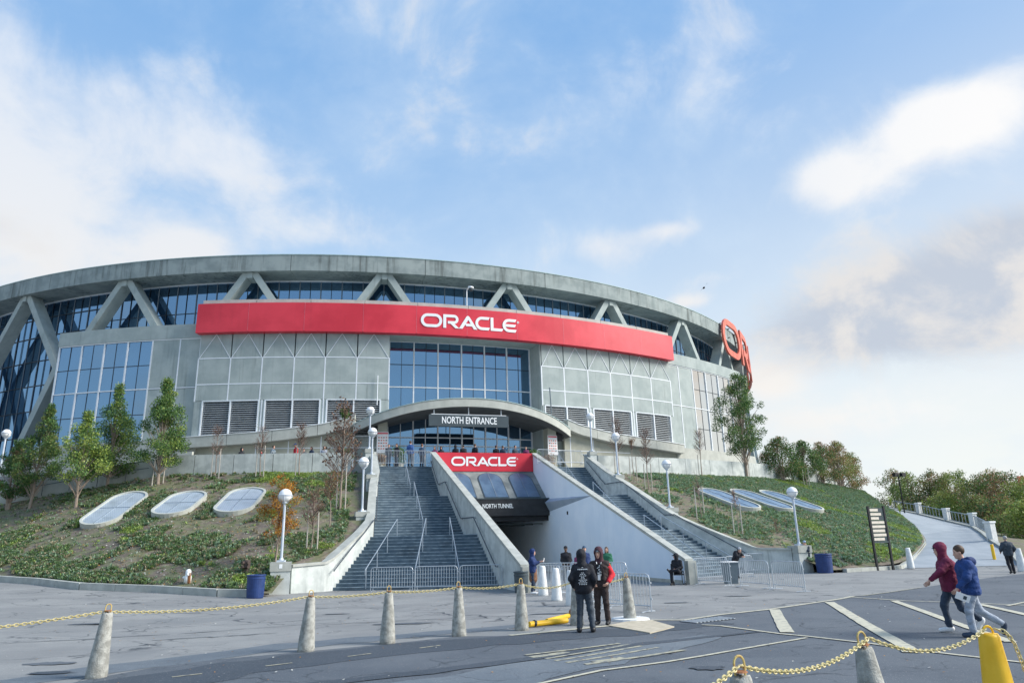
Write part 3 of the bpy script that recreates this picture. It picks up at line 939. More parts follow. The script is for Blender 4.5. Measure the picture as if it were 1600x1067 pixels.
    q = M(); q.tbox(mir(-13.75, side), 92.4, 1.07, .94, .94, .40); q.obj('pillar_cap', m_cope, ep)
    if side < 0:
        q = M(); q.tbox(mir(-13.75, side), 92.4 + .475, 1.20, .14, .012, .18); q.obj('plaque', m_white, ep)
    return st


build_stairs(-1, 'wide dark concrete staircase left of the tunnel, closed off by barricades at its foot', 'pale concrete side wall curving down beside the left staircase')
build_stairs(1, 'dark concrete staircase right of the tunnel, mostly hidden behind the white tunnel wall', 'stained concrete side wall beside the right staircase under the grass slope')


# stair railings in the middle of the flights
def stair_rail(side, pts, label, posts):
    """pts: list of (t,s,z) of the nosing line; rail 0.92 above"""
    th_ = thing('stair_railing', label, 'railing', G(mir(pts[0][0], side), pts[0][1], pts[0][2]), 'steel railings on the stair flights')
    Pn = [Vector(G(mir(t, side), s, z + .92)) for t, s, z in pts]
    q = M()
    end = [Pn[0] + Vector((0, 0, -.28)) + (Pn[0] - Pn[1]).normalized() * .12, Pn[0] + (Pn[0] - Pn[1]).normalized() * .14]
    q.tube(end + Pn + [Pn[-1] + (Pn[-1] - Pn[-2]).normalized() * .1 + Vector((0, 0, -.1))], .026, 6)
    q.obj('top_rail', m_steel_d, th_)
    for u in posts:
        x = u * (len(Pn) - 1); i = min(int(x), len(Pn) - 2)
        a = Pn[i].lerp(Pn[i + 1], x - i)
        q = M(); q.tube([a, a - Vector((0, 0, .94))], .024, 6); q.obj('post', m_steel_d, th_)


SD = {-1: 'left', 1: 'right'}
for side in (-1, 1):
    n = SD[side]
    for k, (fb, ft, w) in enumerate(((.20, .24, 'outermost'), (.50, .52, 'middle'), (.76, .75, 'innermost'))):
        a = (-11.3 + 7.6 * fb, 90.75 + 3.0 * fb); b = (-9.05 + 5.35 * ft, 86.7 + 2.5 * ft)
        stair_rail(side, [(a[0], a[1], 0.1), (b[0], b[1], 2.55)], '%s steel railing on the lowest flight of the %s staircase' % (w, n), (0, .33, .66, 1))
    stair_rail(side, [(-6.1, 85.9, 2.6), (-5.9, 81.3, 5.1)], 'single steel railing down the middle flight of the %s staircase' % n, (0, .33, .66, 1))
    stair_rail(side, [(-5.8, 78.9, 5.2), (-5.75, 75.3, 7.65)], 'single steel railing down the top flight of the %s staircase' % n, (0, .33, .66, 1))

# ---- tunnel walls
for side in (-1, 1):
    t_in, t_out = mir(-3.4, side), mir(-3.7, side)
    tw = thing('tunnel_wall', 'triangular %s wall with sloping top on the %s side of the tunnel mouth' % (('concrete', 'left') if side < 0 else ('white painted', 'right')), 'wall', G(t_in, 90))
    un = Vector(G(t_out, 90)) - Vector(G(t_in, 90))
    o = Vector(G(t_in, 0)); us = Vector(G(t_in, 1)) - o
    poly = [(60, -.05), (97.4, -.05), (97.4, .98), (75.5, 8.58), (75.5, 7.2), (60, 7.2)]
    q = M(); q.prism(poly, o, us, Vector((0, 0, 1)), un, 1.0); q.obj('wall_body', m_conc_wall if side < 0 else m_white_wall, tw)
    o2 = Vector(G(mir(-3.35, side), 0)); un2 = Vector(G(mir(-3.77, side), 0)) - o2
    q = M(); q.prism([(97.5, .98), (97.5, 1.13), (75.4, 8.75), (75.4, 8.585)], o2, us, Vector((0, 0, 1)), un2, 1.0); q.obj('coping', m_cope, tw)
    q = M(); q.prism([(97.39, -.05), (97.75, -.05), (97.75, 1.04), (97.39, 1.04)], o2, us, Vector((0, 0, 1)), un2, 1.0); q.obj('end_post', m_cope, tw)
    # handrail on the stair side
    hr = M(); tt = mir(-3.84, side)
    pp = [(76, 7.1 + .9), (78.9, 5.1 + .95), (81.3, 5.1 + .95), (86.0, 2.55 + .95), (89.2, 2.55 + .9), (93.6, 1.0), (93.9, .95)]
    hr.tube([G(tt, s, z) for s, z in pp], .03, 6)
    for s, z in pp[:-1]: hr.tube([G(tt, s, z), G(mir(-3.7, side), s, z - .05)], .015, 5)
    hr.obj('wall_handrail', m_rail_dk, tw)
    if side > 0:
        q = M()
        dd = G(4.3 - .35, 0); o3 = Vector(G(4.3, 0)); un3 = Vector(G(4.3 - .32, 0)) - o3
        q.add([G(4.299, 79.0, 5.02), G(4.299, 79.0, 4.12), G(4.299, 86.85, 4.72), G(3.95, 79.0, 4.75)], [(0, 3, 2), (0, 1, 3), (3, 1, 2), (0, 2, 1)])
        q.obj('wall_wedge', pm('blue_grey_wedge', (0.27, 0.35, 0.46), (0.31, 0.39, 0.5), 1.0, 0.6), tw)  # thin wedge on the wall, darker blue-grey than the white around it
        q = M(); q.tbox(4.26, 82.6, 3.75, .06, .10, .22); q.obj('wall_lamp', m_black, tw)
        q = M()
        for k in range(20): q.tbox(4.285, 80.3 + k * .86, 0.0, .02, .84, .16)
        q.obj('base_strip', m_cope, tw)

# ---- tunnel mouth: red sign, sloped roof with three skylights, black fascia
tm = thing('tunnel_mouth', 'tunnel entrance hood with sloped roof, three grilles and black lintel', 'tunnel entrance', G(.45, 78.5))
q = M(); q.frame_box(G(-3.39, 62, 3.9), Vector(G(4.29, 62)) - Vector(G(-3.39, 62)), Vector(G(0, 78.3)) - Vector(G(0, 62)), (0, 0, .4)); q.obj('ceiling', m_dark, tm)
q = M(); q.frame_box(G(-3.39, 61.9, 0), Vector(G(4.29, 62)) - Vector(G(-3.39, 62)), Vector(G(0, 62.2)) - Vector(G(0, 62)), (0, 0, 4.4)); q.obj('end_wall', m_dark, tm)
wv = Vector(G(4.29, 0)) - Vector(G(-3.39, 0)); wu = wv.normalized()
sl0, sl1 = Vector(G(-3.39, 75.5, 7.30)), Vector(G(-3.39, 78.45, 5.08))
sd_ = (sl1 - sl0); sdn = sd_.normalized(); snrm = wu.cross(sdn).normalized()
if snrm.z < 0: snrm = -snrm
m_hood = pm('stained_hood_concrete', (0.13, 0.15, 0.15), (0.24, 0.26, 0.25), 1.0, 0.85, 0.2, 12, extra=lambda n, p, c: streaks(n, p, c, .6, (.07, .08, .08), 1.2))
q = M(); q.frame_box(sl0 - snrm * .25, wv, sd_, snrm * .25); q.obj('sloped_roof', m_hood, tm)


def capsule2d(w, h, n=12, flat_bottom=False):
    r = w / 2; pts = []
    for k in range(n + 1):
        a = pi * k / n
        pts.append((r * cos(a), h / 2 - r + r * sin(a)))
    if flat_bottom: pts += [(-r, -h / 2), (r, -h / 2)]
    else:
        for k in range(n + 1):
            a = pi + pi * k / n
            pts.append((r * cos(a), -h / 2 + r + r * sin(a)))
    return pts


for tcn in (-1.85, .55, 2.95):
    L_ = sd_.length
    c0 = Vector(G(tcn, 75.5, 7.30)) + sdn * (L_ / 2 + .10)
    q = M(); q.prism(capsule2d(1.86, L_ - .34, 12, True), c0 + snrm * .001, wu, -sdn, snrm, .035); q.obj('grille_frame', m_slate, tm)
    q = M(); q.prism(capsule2d(1.72, L_ - .48, 12, True), c0 + snrm * .03, wu, -sdn, snrm, .025); q.obj('roof_grille', m_mesh, tm)
    q = M(); q.prism([(-.02, -L_ / 2 + .25), (.02, -L_ / 2 + .25), (.02, L_ / 2 - .25), (-.02, L_ / 2 - .25)], c0 + snrm * .056, wu, -sdn, snrm, .02); q.obj('grille_bar', m_mull_g, tm)
q = M(); q.frame_box(G(-3.39, 78.46, 3.86), wv, Vector(G(0, 79.0)) - Vector(G(0, 78.46)), (0, 0, 1.16)); q.obj('black_lintel', m_black, tm)
q = M(); q.frame_box(G(-3.39, 78.42, 5.02), wv, Vector(G(0, 79.04)) - Vector(G(0, 78.42)), (0, 0, .07)); q.obj('lintel_cap', m_slate, tm)
q = M(); q.frame_box(G(-3.39, 77.5, 3.50), wv, Vector(G(0, 78.7)) - Vector(G(0, 77.5)), (0, 0, .35)); q.obj('lintel_underside', m_dark, tm)
for k in range(3):
    q = M(); q.tube([G(-3.3 + k * .2, 70 + 3 * k, 3.45), G(4.1, 73.5 + 2.2 * k, 3.3)], .04, 5); q.obj('ceiling_pipe', m_slate, tm)
q = M(); q.tbox(0.0, 76.3, 3.60, 1.0, .18, .07); q.obj('tube_light', m_white, tm)


# =================================================================== LETTERING
def letters_bfont(text, size, depth, sx=1.0, bold=0.0):
    cu = bpy.data.curves.new('lettering', 'FONT')
    cu.body = text; cu.size = size; cu.extrude = depth / 2; cu.offset = bold
    cu.align_x = 'CENTER'; cu.align_y = 'CENTER'; cu.resolution_u = 3
    o = bpy.data.objects.new('tmp_text', cu); COL.objects.link(o)
    dg = bpy.context.evaluated_depsgraph_get(); dg.update()
    me = bpy.data.meshes.new_from_object(o.evaluated_get(dg))
    vs = [(v.co.x * sx, v.co.y, v.co.z) for v in me.vertices]
    fs = [tuple(p.vertices) for p in me.polygons]
    bpy.data.objects.remove(o); bpy.data.curves.remove(cu); bpy.data.meshes.remove(me)
    return vs, fs


def put_text(text, size, depth, o, ux, un, mt, parent, nm, sx=1.0, bold=0.0):
    vs, fs = letters_bfont(text, size, depth, sx, bold)
    o, ux, un = Vector(o), Vector(ux).normalized(), Vector(un).normalized()
    uz = Vector((0, 0, 1))
    q = M(); q.add([o + ux * x + uz * y + un * z for x, y, z in vs], fs)
    return q.obj(nm, mt, parent, fix=False)


def arc(cx, cy, r, a0, a1, n=10):
    return [(cx + r * cos(radians(a0 + (a1 - a0) * k / n)), cy + r * sin(radians(a0 + (a1 - a0) * k / n))) for k in range(n + 1)]


def band(outer, inner):
    """quads between two equal length lines"""
    return [[outer[i], outer[i + 1], inner[i + 1], inner[i]] for i in range(len(outer) - 1)]


S_ = 0.205
def wordmark(S_=S_):
    """rounded wide capitals, height 1; returns per-letter lists of polygons"""
    out = []
    # O
    o = arc(1.07, .5, .5, -90, 90) + arc(.5, .5, .5, 90, 270) + [(1.07, 0)]
    i = arc(1.07, .5, .5 - S_, -90, 90) + arc(.5, .5, .5 - S_, 90, 270) + [(1.07, S_)]
    out.append(band(o, i))
    x = 1.64
    # R
    L = [[(x, 0), (x + .22, 0), (x + .22, 1.0), (x, 1.0)], [(x + .22, 1 - S_), (x + .80, 1 - S_), (x + .80, 1.0), (x + .22, 1.0)]]
    L += band(arc(x + .80, .66, .34, 90, -90), arc(x + .80, .66, .34 - S_ * .95, 90, -90))
    L += [[(x + .34, .32), (x + .80, .32), (x + .80, .32 + S_ * .95), (x + .34, .32 + S_ * .95)]]
    L += [[(x + .34, .515), (x + .34, .50), (x + .90, 0), (x + 1.20, 0), (x + .62, .515)]]
    out.append(L)
    x = 2.80
    L = [[(x, 0), (x + .27, 0), (x + .72, .70), (x + .68, 1.0), (x + .58, .93)], [(x + .72, .70), (x + 1.13, 0), (x + 1.40, 0), (x + .80, .93), (x + .68, 1.0)],
         [(x + .46, .40), (x + .55, .21), (x + 1.02, .21), (x + .92, .40)]]
    out.append(L)
    for x, mid in ((4.05, False), (6.17, True)):
        L = band(arc(x + .5, .5, .5, 90, 270), arc(x + .5, .5, .5 - S_, 90, 270))
        L += [[(x + .5, 1), (x + .5, 1 - S_), (x + 1.02, 1 - S_), (x + 1.12, 1)], [(x + .5, 0), (x + 1.02, 0), (x + 1.12, S_), (x + .5, S_)]]
        if mid:
            L += [[(x + .22, .40), (x + .98, .40), (x + 1.08, .40 + S_ * .95), (x + .22, .40 + S_ * .95)]]
        out.append(L)
    x = 5.23
    out.append([[(x, 0), (x + .88, 0), (x + 1.0, S_), (x + .0, S_)], [(x, S_), (x + .22, S_), (x + .22, 1.0), (x, 1.0)]])
    out = [out[0], out[1], out[2], out[3], out[5], out[4]]
    return out


def put_wordmark(o_fn, h, d, mt, parent, nm, wscale=1.0, reg=True):
    """o_fn(u) -> (origin, ux, uz, un) for the letter whose centre is u letter-heights along"""
    k = 0
    for L in wordmark():
        xs_ = [p[0] for pg in L for p in pg]; cx_ = (min(xs_) + max(xs_)) / 2
        o, ux, uz, un = o_fn(cx_)
        q = M()
        for j, pg in enumerate(L):
            q.prism([((a - cx_) * h * wscale, b * h) for a, b in pg], Vector(o), ux, uz, un, d + .0006 * j)
        q.obj(nm, mt, parent)
    if reg:
        o, ux, uz, un = o_fn(7.42)
        q = M()
        r = .085
        for a, b in ((arc(0, .80, r, 0, 360, 12), arc(0, .80, r * .72, 0, 360, 12)),):
            for pg in band(a, b): q.prism([(x * h, y * h) for x, y in pg], Vector(o), ux, uz, un, d)
        q.prism([(-.03 * h, .76 * h), (-.01 * h, .76 * h), (-.01 * h, .84 * h), (-.03 * h, .84 * h)], Vector(o), ux, uz, un, d)
        q.prism([(-.01 * h, .80 * h), (.035 * h, .80 * h), (.035 * h, .84 * h), (-.01 * h, .84 * h)], Vector(o), ux, uz, un, d)
        q.obj('registered_mark', mt, parent)


rs = thing('tunnel_sign', 'red wall sign with white ORACLE lettering above the tunnel mouth', 'sign', G(.45, 75.6, 7.3))
q = M(); q.frame_box(G(-3.39, 75.50, 7.30), wv, Vector(G(0, 75.60)) - Vector(G(0, 75.50)), (0, 0, 1.40)); q.obj('sign_panel', m_red, rs)
put_wordmark(lambda u: (Vector(G(-2.22, 75.602, 7.70)) + wu * (u * .705), wu, Vector((0, 0, 1)), Vector(G(0, 76)) - Vector(G(0, 75))), .70, .012, m_letter, rs, 'letter', 1.0)
put_text('NORTH TUNNEL', .42, .015, G(.42, 79.01, 4.53), wu, Vector(G(0, 76)) - Vector(G(0, 75)), m_letter, tm, 'lettering', .70, .004)

# =================================================================== THE ARENA
ar = thing('arena_building', 'round concrete arena with diagonal columns, tinted glass and a deep roof ring', 'building', (CX, CY, 0))

# entrance plaza (a step of real ground at first floor height)
pz = M(); pz.ring(-62, 62, 60, 75.5, 6.9, P, 1.5, zb=lambda a: 6.9)
# open the slot of the tunnel by keeping the plaza thin above it
tag(pz.obj('plaza', pm('plaza_paving', (0.26, 0.27, 0.27), (0.31, 0.32, 0.32), 1.0, 0.85, 0.2, 20)), kind='structure')

# parapets at the plaza edge
for a0, a1, lab in ((-17.7, -7.25, 'long low concrete parapet of the plaza left of the stairs'), (7.6, 40.0, 'long low concrete parapet of the plaza right of the stairs')):
    pt = thing('plaza_parapet', lab, 'wall', GP((a0 + a1) / 2, 75.6, 7.0))
    n = int(round((a1 - a0) / 2.3)); stp = (a1 - a0) / n
    for k in range(n):
        b0, b1 = a0 + k * stp + .015, a0 + (k + 1) * stp - .015
        q = M(); q.ring(b0, b1, 75.45, 75.78, 6.9, 8.66, .8); q.obj('parapet_panel', m_conc_wall, pt)
rw = thing('ramp_side_wall', 'pale concrete wall of the ramp running down left of the plaza', 'wall', GP(-25, 75, 5))
q = M(); q.ring(-45, -17.9, 75.2, 75.6, 3.0, 8.0, 1.2, zb=lambda a: 2.0, zt=lambda a: float(np.interp(a, [-45, -32, -25, -20, -17.7], [5.0, 6.4, 7.35, 8.1, 8.5]))); q.obj('wall_body', m_conc_new, rw)
q = M(); q.ring(-45, -17.9, 69.6, 69.9, 3.0, 8.0, 1.2, zb=lambda a: 2.0, zt=lambda a: 9.7); q.obj('wall_body', m_conc_new, rw)
rr_ = thing('ramp_railing', 'thin steel railing along the ramp wall behind the left trees', 'railing', GP(-25, 75.75, 6))
zrl = lambda a: float(np.interp(a, [-45, -32, -25, -20, -17.7], [3.4, 4.9, 6.1, 6.95, 7.3]))
for dz_ in (1.05, .55):
    q = M(); q.tube([GP(a, 75.9, zrl(a) + dz_) for a in np.arange(-44, -17.6, 1.0)], .025, 5); q.obj('rail', m_rail_dk, rr_)
for a in np.arange(-44, -17.5, 1.55):
    q = M(); q.tube([GP(a, 75.9, zrl(a) - .2), GP(a, 75.9, zrl(a) + 1.05)], .025, 5); q.obj('post', m_rail_dk, rr_)

# drum core, roof ring, low roof
ZF0, ZF1 = 27.25, 28.85
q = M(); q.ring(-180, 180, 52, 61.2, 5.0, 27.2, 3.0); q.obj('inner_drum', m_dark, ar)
k = 0
for a0 in np.arange(-180, 180, 11.25):
    q = M(); q.ring(a0 + 9.08 + .02, a0 + 9.08 + 11.25 - .02, 60.3, 64.65, ZF0, ZF1, 1.4); q.obj('roof_ring_panel', m_conc_old, ar)
q = M(); q.ring(-180, 180, 64.2, 64.70, ZF1, ZF1 + .07, 1.5); q.obj('roof_edge_cap', m_green_cap, ar)
q = M()
nn_ = 96
vs = [(CX, CY, 28.0)] + [GP(360 * i / nn_, 60.5, 28.4) for i in range(nn_)]
q.add(vs, [(0, 1 + i, 1 + (i + 1) % nn_) for i in range(nn_)])
q.obj('roof', m_conc_old, ar)

# diagonal columns: lambda on top, V beneath, all round the front
A0 = degrees(0.1998) - 17.07 - 11.25 * 6
for k in range(-1, 15):
    a = A0 + 11.25 * k
    if a < -85 or a > 100: continue
    for sgn in (-1, 1):
        hid = -31 < a + sgn * 5.6 < 34
        top = Vector(GP(a + sgn * .30, 63.6, ZF0)); nod = Vector(GP(a + sgn * 5.3, 63.6, 19.0))
        rad = Vector(GP(a + sgn * 2.8, 64)) - Vector(GP(a + sgn * 2.8, 63))
        q = M(); q.beam(nod, top + (top - nod).normalized() * .02, .62, 1.25, rad); q.obj('diagonal_column', m_conc_panel, ar)
        if not hid:
            nod2 = Vector(GP(a + sgn * 5.3, 63.6, 19.3)); bot = Vector(GP(a + sgn * .6, 64.4, 5.5))
            q = M(); q.beam(bot, nod2, .68, 1.3, rad); q.obj('diagonal_column', m_conc_panel, ar)
    # haunch block where the legs meet the ring
    q = M(); q.beam(GP(a, 63.6, ZF0 - .55), GP(a, 63.6, ZF0 - .01), .5, 1.45, Vector(GP(a, 64)) - Vector(GP(a, 63))); q.obj('column_head', m_conc_panel, ar)


def pane(parent, a0, a1, R, z0, z1, mt, nm='glass_pane', tilt=0.0):
    """flat pane between two angles, very slightly out of true"""
    rr = tilt
    d1, d2 = random.uniform(-rr, rr), random.uniform(-rr, rr)
    p = [GP(a0, R + d1, z0), GP(a1, R - d1, z0), GP(a1, R - d1 + d2, z1), GP(a0, R + d1 + d2, z1)]
    rad = Vector(GP((a0 + a1) / 2, 1)) - Vector(GP((a0 + a1) / 2, 0))
    q = M(); b = [Vector(x) - rad * .03 for x in p]
    q.add([Vector(x) for x in p] + b, [(0, 1, 2, 3), (7, 6, 5, 4), (0, 4, 5, 1), (1, 5, 6, 2), (2, 6, 7, 3), (3, 7, 4, 0)])
    return q.obj(nm, mt, parent, fix=False)


def part_empty(nm, parent):
    o = bpy.data.objects.new(nm, None); COL.objects.link(o); o.parent = parent
    ROOTLOC[o.name] = ROOTLOC[parent.name]
    return o


# upper glass band behind the columns (visible above the low block) and the tall walls either side
cw = part_empty('curtain_wall', ar)
RG = 61.9
s9 = 11.25 / 12
for i in range(-42, 33):
    a = 11.25 / 2 + 0 + i * s9 + 0.0
    for z0, z1 in ((21.0, 24.2), (24.25, 27.2)):
        if -31.3 < a < 33.5: pane(cw, a + .03, a + s9 - .03, RG, z0, z1, m_glass, tilt=.004)
zr = [8.0, 10.6, 13.2, 15.8, 18.4, 21.0, 23.6, 25.6, 27.2]
deep = M()
for i in range(-90, 110):
    a = 11.25 / 2 + i * s9
    if -31.3 < a < 33.5: continue
    for z0, z1 in zip(zr[:-1], zr[1:]):
        if -47 < a < -31.3:
            pane(cw, a + .03, a + s9 - .03, RG + .0, z0 + .03, z1 - .03, m_glass, tilt=.006)
        else:
            p = [GP(a + .03, RG, z0 + .03), GP(a + s9 - .03, RG, z0 + .03), GP(a + s9 - .03, RG, z1 - .03), GP(a + .03, RG, z1 - .03)]
            deep.quad(*p)
tag(deep.obj('far_glass_panes', m_glass, cw, fix=False), kind='stuff')
q = M()
for i in range(-90, 110):
    a = 11.25 / 2 + i * s9
    q.cm = 0 if i % 2 == 0 else 1
    zlo = 21.0 if -31.3 < a < 33.5 else 8.0
    w_ = .05 if i % 2 == 0 else .025
    q.tube([GP(a, RG + .06, zlo), GP(a, RG + .06, 27.24)], w_, 4)
q.cm = 1
for z in [24.22]: q.ring(-31.3, 33.5, RG - .02, RG + .06, z - .03, z + .03, 1.0)
for z in zr[1:-1]:
    q.ring(-78, -31.3, RG - .02, RG + .08, z - .04, z + .04, 1.0); q.ring(33.5, 100, RG - .02, RG + .08, z - .04, z + .04, 1.0)
q.obj('mullion_grid', [m_mull_g, m_mull_d], ar, fix=False)
q = M(); q.ring(-78, 100, RG - .1, RG + .12, 27.12, 27.24, 1.2); q.obj('head_mullion', m_mull_w, ar)

# ---- low block in front of the drum
BA0, BA1 = -30.3, 33.1
q = M(); q.ring(BA0 + .05, -5.15, 61.5, 67.88, 5.0, 19.9, 1.2); q.obj('block_core', m_conc_panel, ar)
q = M(); q.ring(6.75, BA1 - .05, 61.5, 67.88, 5.0, 19.9, 1.2); q.obj('block_core', m_conc_panel, ar)
for a0, a1 in ((BA0, -18.75), (20.25, BA1)):
    q = M(); q.ring(a0, a1, 61.95, 68.12, 19.80, 21.05, 1.0); q.obj('block_parapet', m_conc_panel, ar)
q = M(); q.ring(-18.7, 20.2, 61.95, 68.25, 20.02, 22.56, 1.0); q.obj('banner_backing_wall', m_conc_panel, ar)
for a0 in np.arange(-18.7, 20.19, 3.89):
    q = M(); q.ring(a0 + .02, a0 + 3.87, 67.3, 68.6, 22.57, 23.0, 1.0); q.obj('roof_ledge_panel', m_conc_new, ar)


def trim(p0, p1, rad, w=.085, d=.03):
    q = M(); q.beam(p0, p1, w, d, rad); return q


def radv(a):
    return Vector(GP(a, 1)) - Vector(GP(a, 0))


RW = 68.0
# recessed-joint concrete panels: left part and right part, 6 bays each
baysL = [-18.75, -16.42, -14.16, -11.9, -9.72, -7.46, -5.15]
baysR = [6.75, 8.75, 11.0, 13.26, 15.46, 17.75, 20.22]
zrow = [8.2, 11.2, 15.55, 17.83, 20.0]
louv_L = [(-18.15, -14.2), (-13.76, -9.95), (-9.47, -5.72)]
louv_R = [(6.95, 10.78), (11.36, 15.2), (15.72, 19.82)]
ZL0, ZL1 = 11.0, 14.08
for bays, louvs in ((baysL, louv_L), (baysR, louv_R)):
    for i in range(6):
        a0, a1 = bays[i], bays[i + 1]
        for z0, z1 in ((15.6, 17.78), (17.88, 20.0), (14.14, 15.5)):
            q = M(); q.ring(a0 + .045, a1 - .045, RW - .2, RW + .30, z0, z1, .8); q.obj('concrete_panel', m_conc_panel, ar)
        am = (a0 + a1) / 2
        # white zigzag trim on the top row
        for e in (a0, a1):
            if not (e in (bays[0], bays[-1]) and False):
                trim(GP(e + (.06 if e == a0 else -.06), RW + .325, 17.86), GP(am, RW + .325, 19.96), radv(am), .05, .03).obj('white_trim', m_mull_w, ar)
    for e in bays:
        q = M(); q.ring(e - .045, e + .045, RW - .2, RW + .31, 14.1, 17.86, .5); q.obj('white_trim', m_mull_w, ar)
    for z in (17.83, 15.55):
        q = M(); q.ring(bays[0], bays[-1], RW - .2, RW + .318, z - .045, z + .045, .8); q.obj('white_trim', m_mull_w, ar)
    # piers between louvres
    ed = [bays[0]] + [x for l in louvs for x in l] + [bays[-1]]
    for i in range(0, len(ed), 2):
        if ed[i + 1] - ed[i] > .05:
            q = M(); q.ring(ed[i] + .01, ed[i + 1] - .01, RW - .2, RW + .30, 8.0, 14.1, .8); q.obj('concrete_pier', m_conc_panel, ar)
            if i not in (0, len(ed) - 2):
                mdl = (ed[i] + ed[i + 1]) / 2
                q = M(); q.ring(mdl - .04, mdl + .04, RW - .1, RW + .32, 11.2, 14.12, .5); q.obj('white_trim', m_mull_w, ar)
    for a0, a1 in louvs:
        lv = part_empty('louvre', ar)
        q = M(); q.ring(a0, a1, RW - .19, RW - .11, ZL0, ZL1, .8); q.obj('louvre_backing', m_louvre_back, lv)
        q = M()
        for e in (a0, (a0 + a1) / 2, a1):
            q.ring(e - .05, e + .05, RW - .1, RW + .34, ZL0, ZL1 + .04, .5)
        q.ring(a0, a1, RW - .1, RW + .345, ZL1 - .02, ZL1 + .06, .8)
        q.ring(a0, a1, RW - .1, RW + .345, ZL0 - .06, ZL0 + .03, .8)
        q.obj('louvre_frame', m_mull_w, lv)
        am = (a0 + a1) / 2
        nsl = 17
        for j in range(nsl):
            z = ZL0 + .10 + (ZL1 - ZL0 - .16) * j / (nsl - 1)
            for b0, b1 in ((a0 + .06, am - .06), (am + .06, a1 - .06)):
                q = M()
                p = [GP(b0, RW + .28, z), GP(b1, RW + .28, z), GP(b1, RW + .12, z + .085), GP(b0, RW + .12, z + .085)]
                q.add([Vector(v) for v in p] + [Vector(v) + Vector((0, 0, -.022)) for v in p], [(0, 1, 2, 3), (7, 6, 5, 4), (0, 4, 5, 1), (1, 5, 6, 2), (2, 6, 7, 3), (3, 7, 4, 0)])
                q.obj('slat', m_slat, lv, fix=False)

# left outer part: two concrete bays then four glazed bays; mirrored at the right
for bays, gl in (([-22.45, -20.34, -18.8], [-30.2, -28.2, -26.3, -24.4, -22.45]), ([20.28, 21.7, 23.75], [23.75, 25.9, 28.15, 30.5, 32.95])):
    for i in range(2):
        for z0, z1 in ((11.0, 15.35), (15.5, 19.7)):
            q = M(); q.ring(bays[i] + .045, bays[i + 1] - .045, RW - .2, RW + .02, z0, z1, .8); q.obj('concrete_panel', m_conc_panel, ar)
    for e in bays:
        q = M(); q.ring(e - .045, e + .045, RW - .2, RW + .05, 10.9, 19.78, .5); q.obj('white_trim', m_mull_w, ar)
    q = M(); q.ring(min(bays[0], gl[0]), max(bays[-1], gl[-1]), RW - .2, RW + .056, 15.38, 15.47, .8); q.obj('white_trim', m_mull_w, ar)
    q = M(); q.ring(min(bays[0], gl[0]), max(bays[-1], gl[-1]), RW - .2, RW + .056, 19.70, 19.80, .8); q.obj('white_trim', m_mull_w, ar)
    q = M(); q.ring(min(bays[0], gl[0]), max(bays[-1], gl[-1]), RW - .2, RW + .056, 10.85, 10.97, .8); q.obj('white_trim', m_mull_w, ar)
    win = part_empty('tall_window', ar)
    mg = m_glass if gl[0] < 0 else m_glass2
    for i in range(4):
        am = (gl[i] + gl[i + 1]) / 2
        for z0, z1 in ((10.98, 13.2), (13.26, 15.37), (15.48, 17.5), (17.56, 19.69)):
            pane(win, gl[i] + .05, am - .015, RW - .04, z0, z1, mg, tilt=.006); pane(win, am + .015, gl[i + 1] - .05, RW - .04, z0, z1, mg, tilt=.006)
        q = M(); q.ring(am - .02, am + .02, RW - .18, RW - .01, 10.95, 19.7, .5); q.obj('dark_mullion', m_mull_d, win)
        for z in (13.23, 17.53):
            q = M(); q.ring(gl[i] + .05, gl[i + 1] - .05, RW - .18, RW - .012, z - .03, z + .03, .8); q.obj('dark_mullion', m_mull_d, win)
    for e in gl:
        q = M(); q.ring(e - .05, e + .05, RW - .2, RW + .06, 10.9, 19.78, .5); q.obj('white_mullion', m_mull_w, win)

# base of the block: ledge and lower wall
for a0, a1 in ((BA0, -18.2), (19.9, BA1)):
    q = M(); q.ring(a0, a1, 66.5, 68.8, 9.75, 10.85, 1.0); q.obj('base_ledge', m_conc_new, ar)
    q = M(); q.ring(a0, a1, 66.5, 68.25, 5.0, 9.74, 1.0); q.obj('base_wall', m_conc_new, ar)


def band_top(a):
    return float(np.interp(a, [-18.9, -17.7, -14.15, -11.7, -9.5, -7.9, -6.0, 7.2, 9.5, 12.3, 14.7, 19.1, 20.3], [10.95, 11.0, 11.2, 11.5, 11.85, 12.4, 13.2, 13.2, 12.24, 11.69, 11.46, 11.13, 11.05]))


bnd = part_empty('curved_ledge', ar)
for aL in ([-18.9, -15.9, -12.9, -9.9, -7.4], [8.4, 11.0, 14.0, 17.0, 20.3]):
    for b0, b1 in zip(aL[:-1], aL[1:]):
        q = M(); q.ring(b0 + .015, b1 - .015, 68.31, 69.3, 0, 0, .5, zt=lambda a: band_top(a), zb=lambda a: band_top(a) - .86); q.obj('ledge_panel', m_conc_new, bnd)
    q = M(); q.ring(aL[0], aL[-1], 68.33, 69.36, 0, 0, .5, zt=lambda a: band_top(a) + .055, zb=lambda a: band_top(a) + .003); q.obj('ledge_cap', m_white, bnd)
    q = M(); q.ring(aL[0], aL[-1], 68.31, 68.55, 0, 0, .5, zt=lambda a: band_top(a) - .87, zb=lambda a: 7.0); q.obj('lower_wall', m_beige, bnd)
    for z in (8.9, 9.95):
        if aL[0] < 0: q = M(); q.ring(-14.0, -5.2, 68.5, 68.575, z, z + .06, .8)
        else: q = M(); q.ring(6.8, 14.6, 68.5, 68.575, z, z + .06, .8)
        q.obj('white_trim', m_mull_w, bnd)
for e in (-14.1, -11.9, -9.7, -7.5, 8.9, 11.0, 13.2):
    q = M(); q.ring(e - .035, e + .035, 68.5, 68.57, P, band_top(e) - .9, .5); q.obj('white_trim', m_mull_w, bnd)

# canopy over the doors
def can_top(a): return 13.80 - .0312 * (a - .5) ** 2


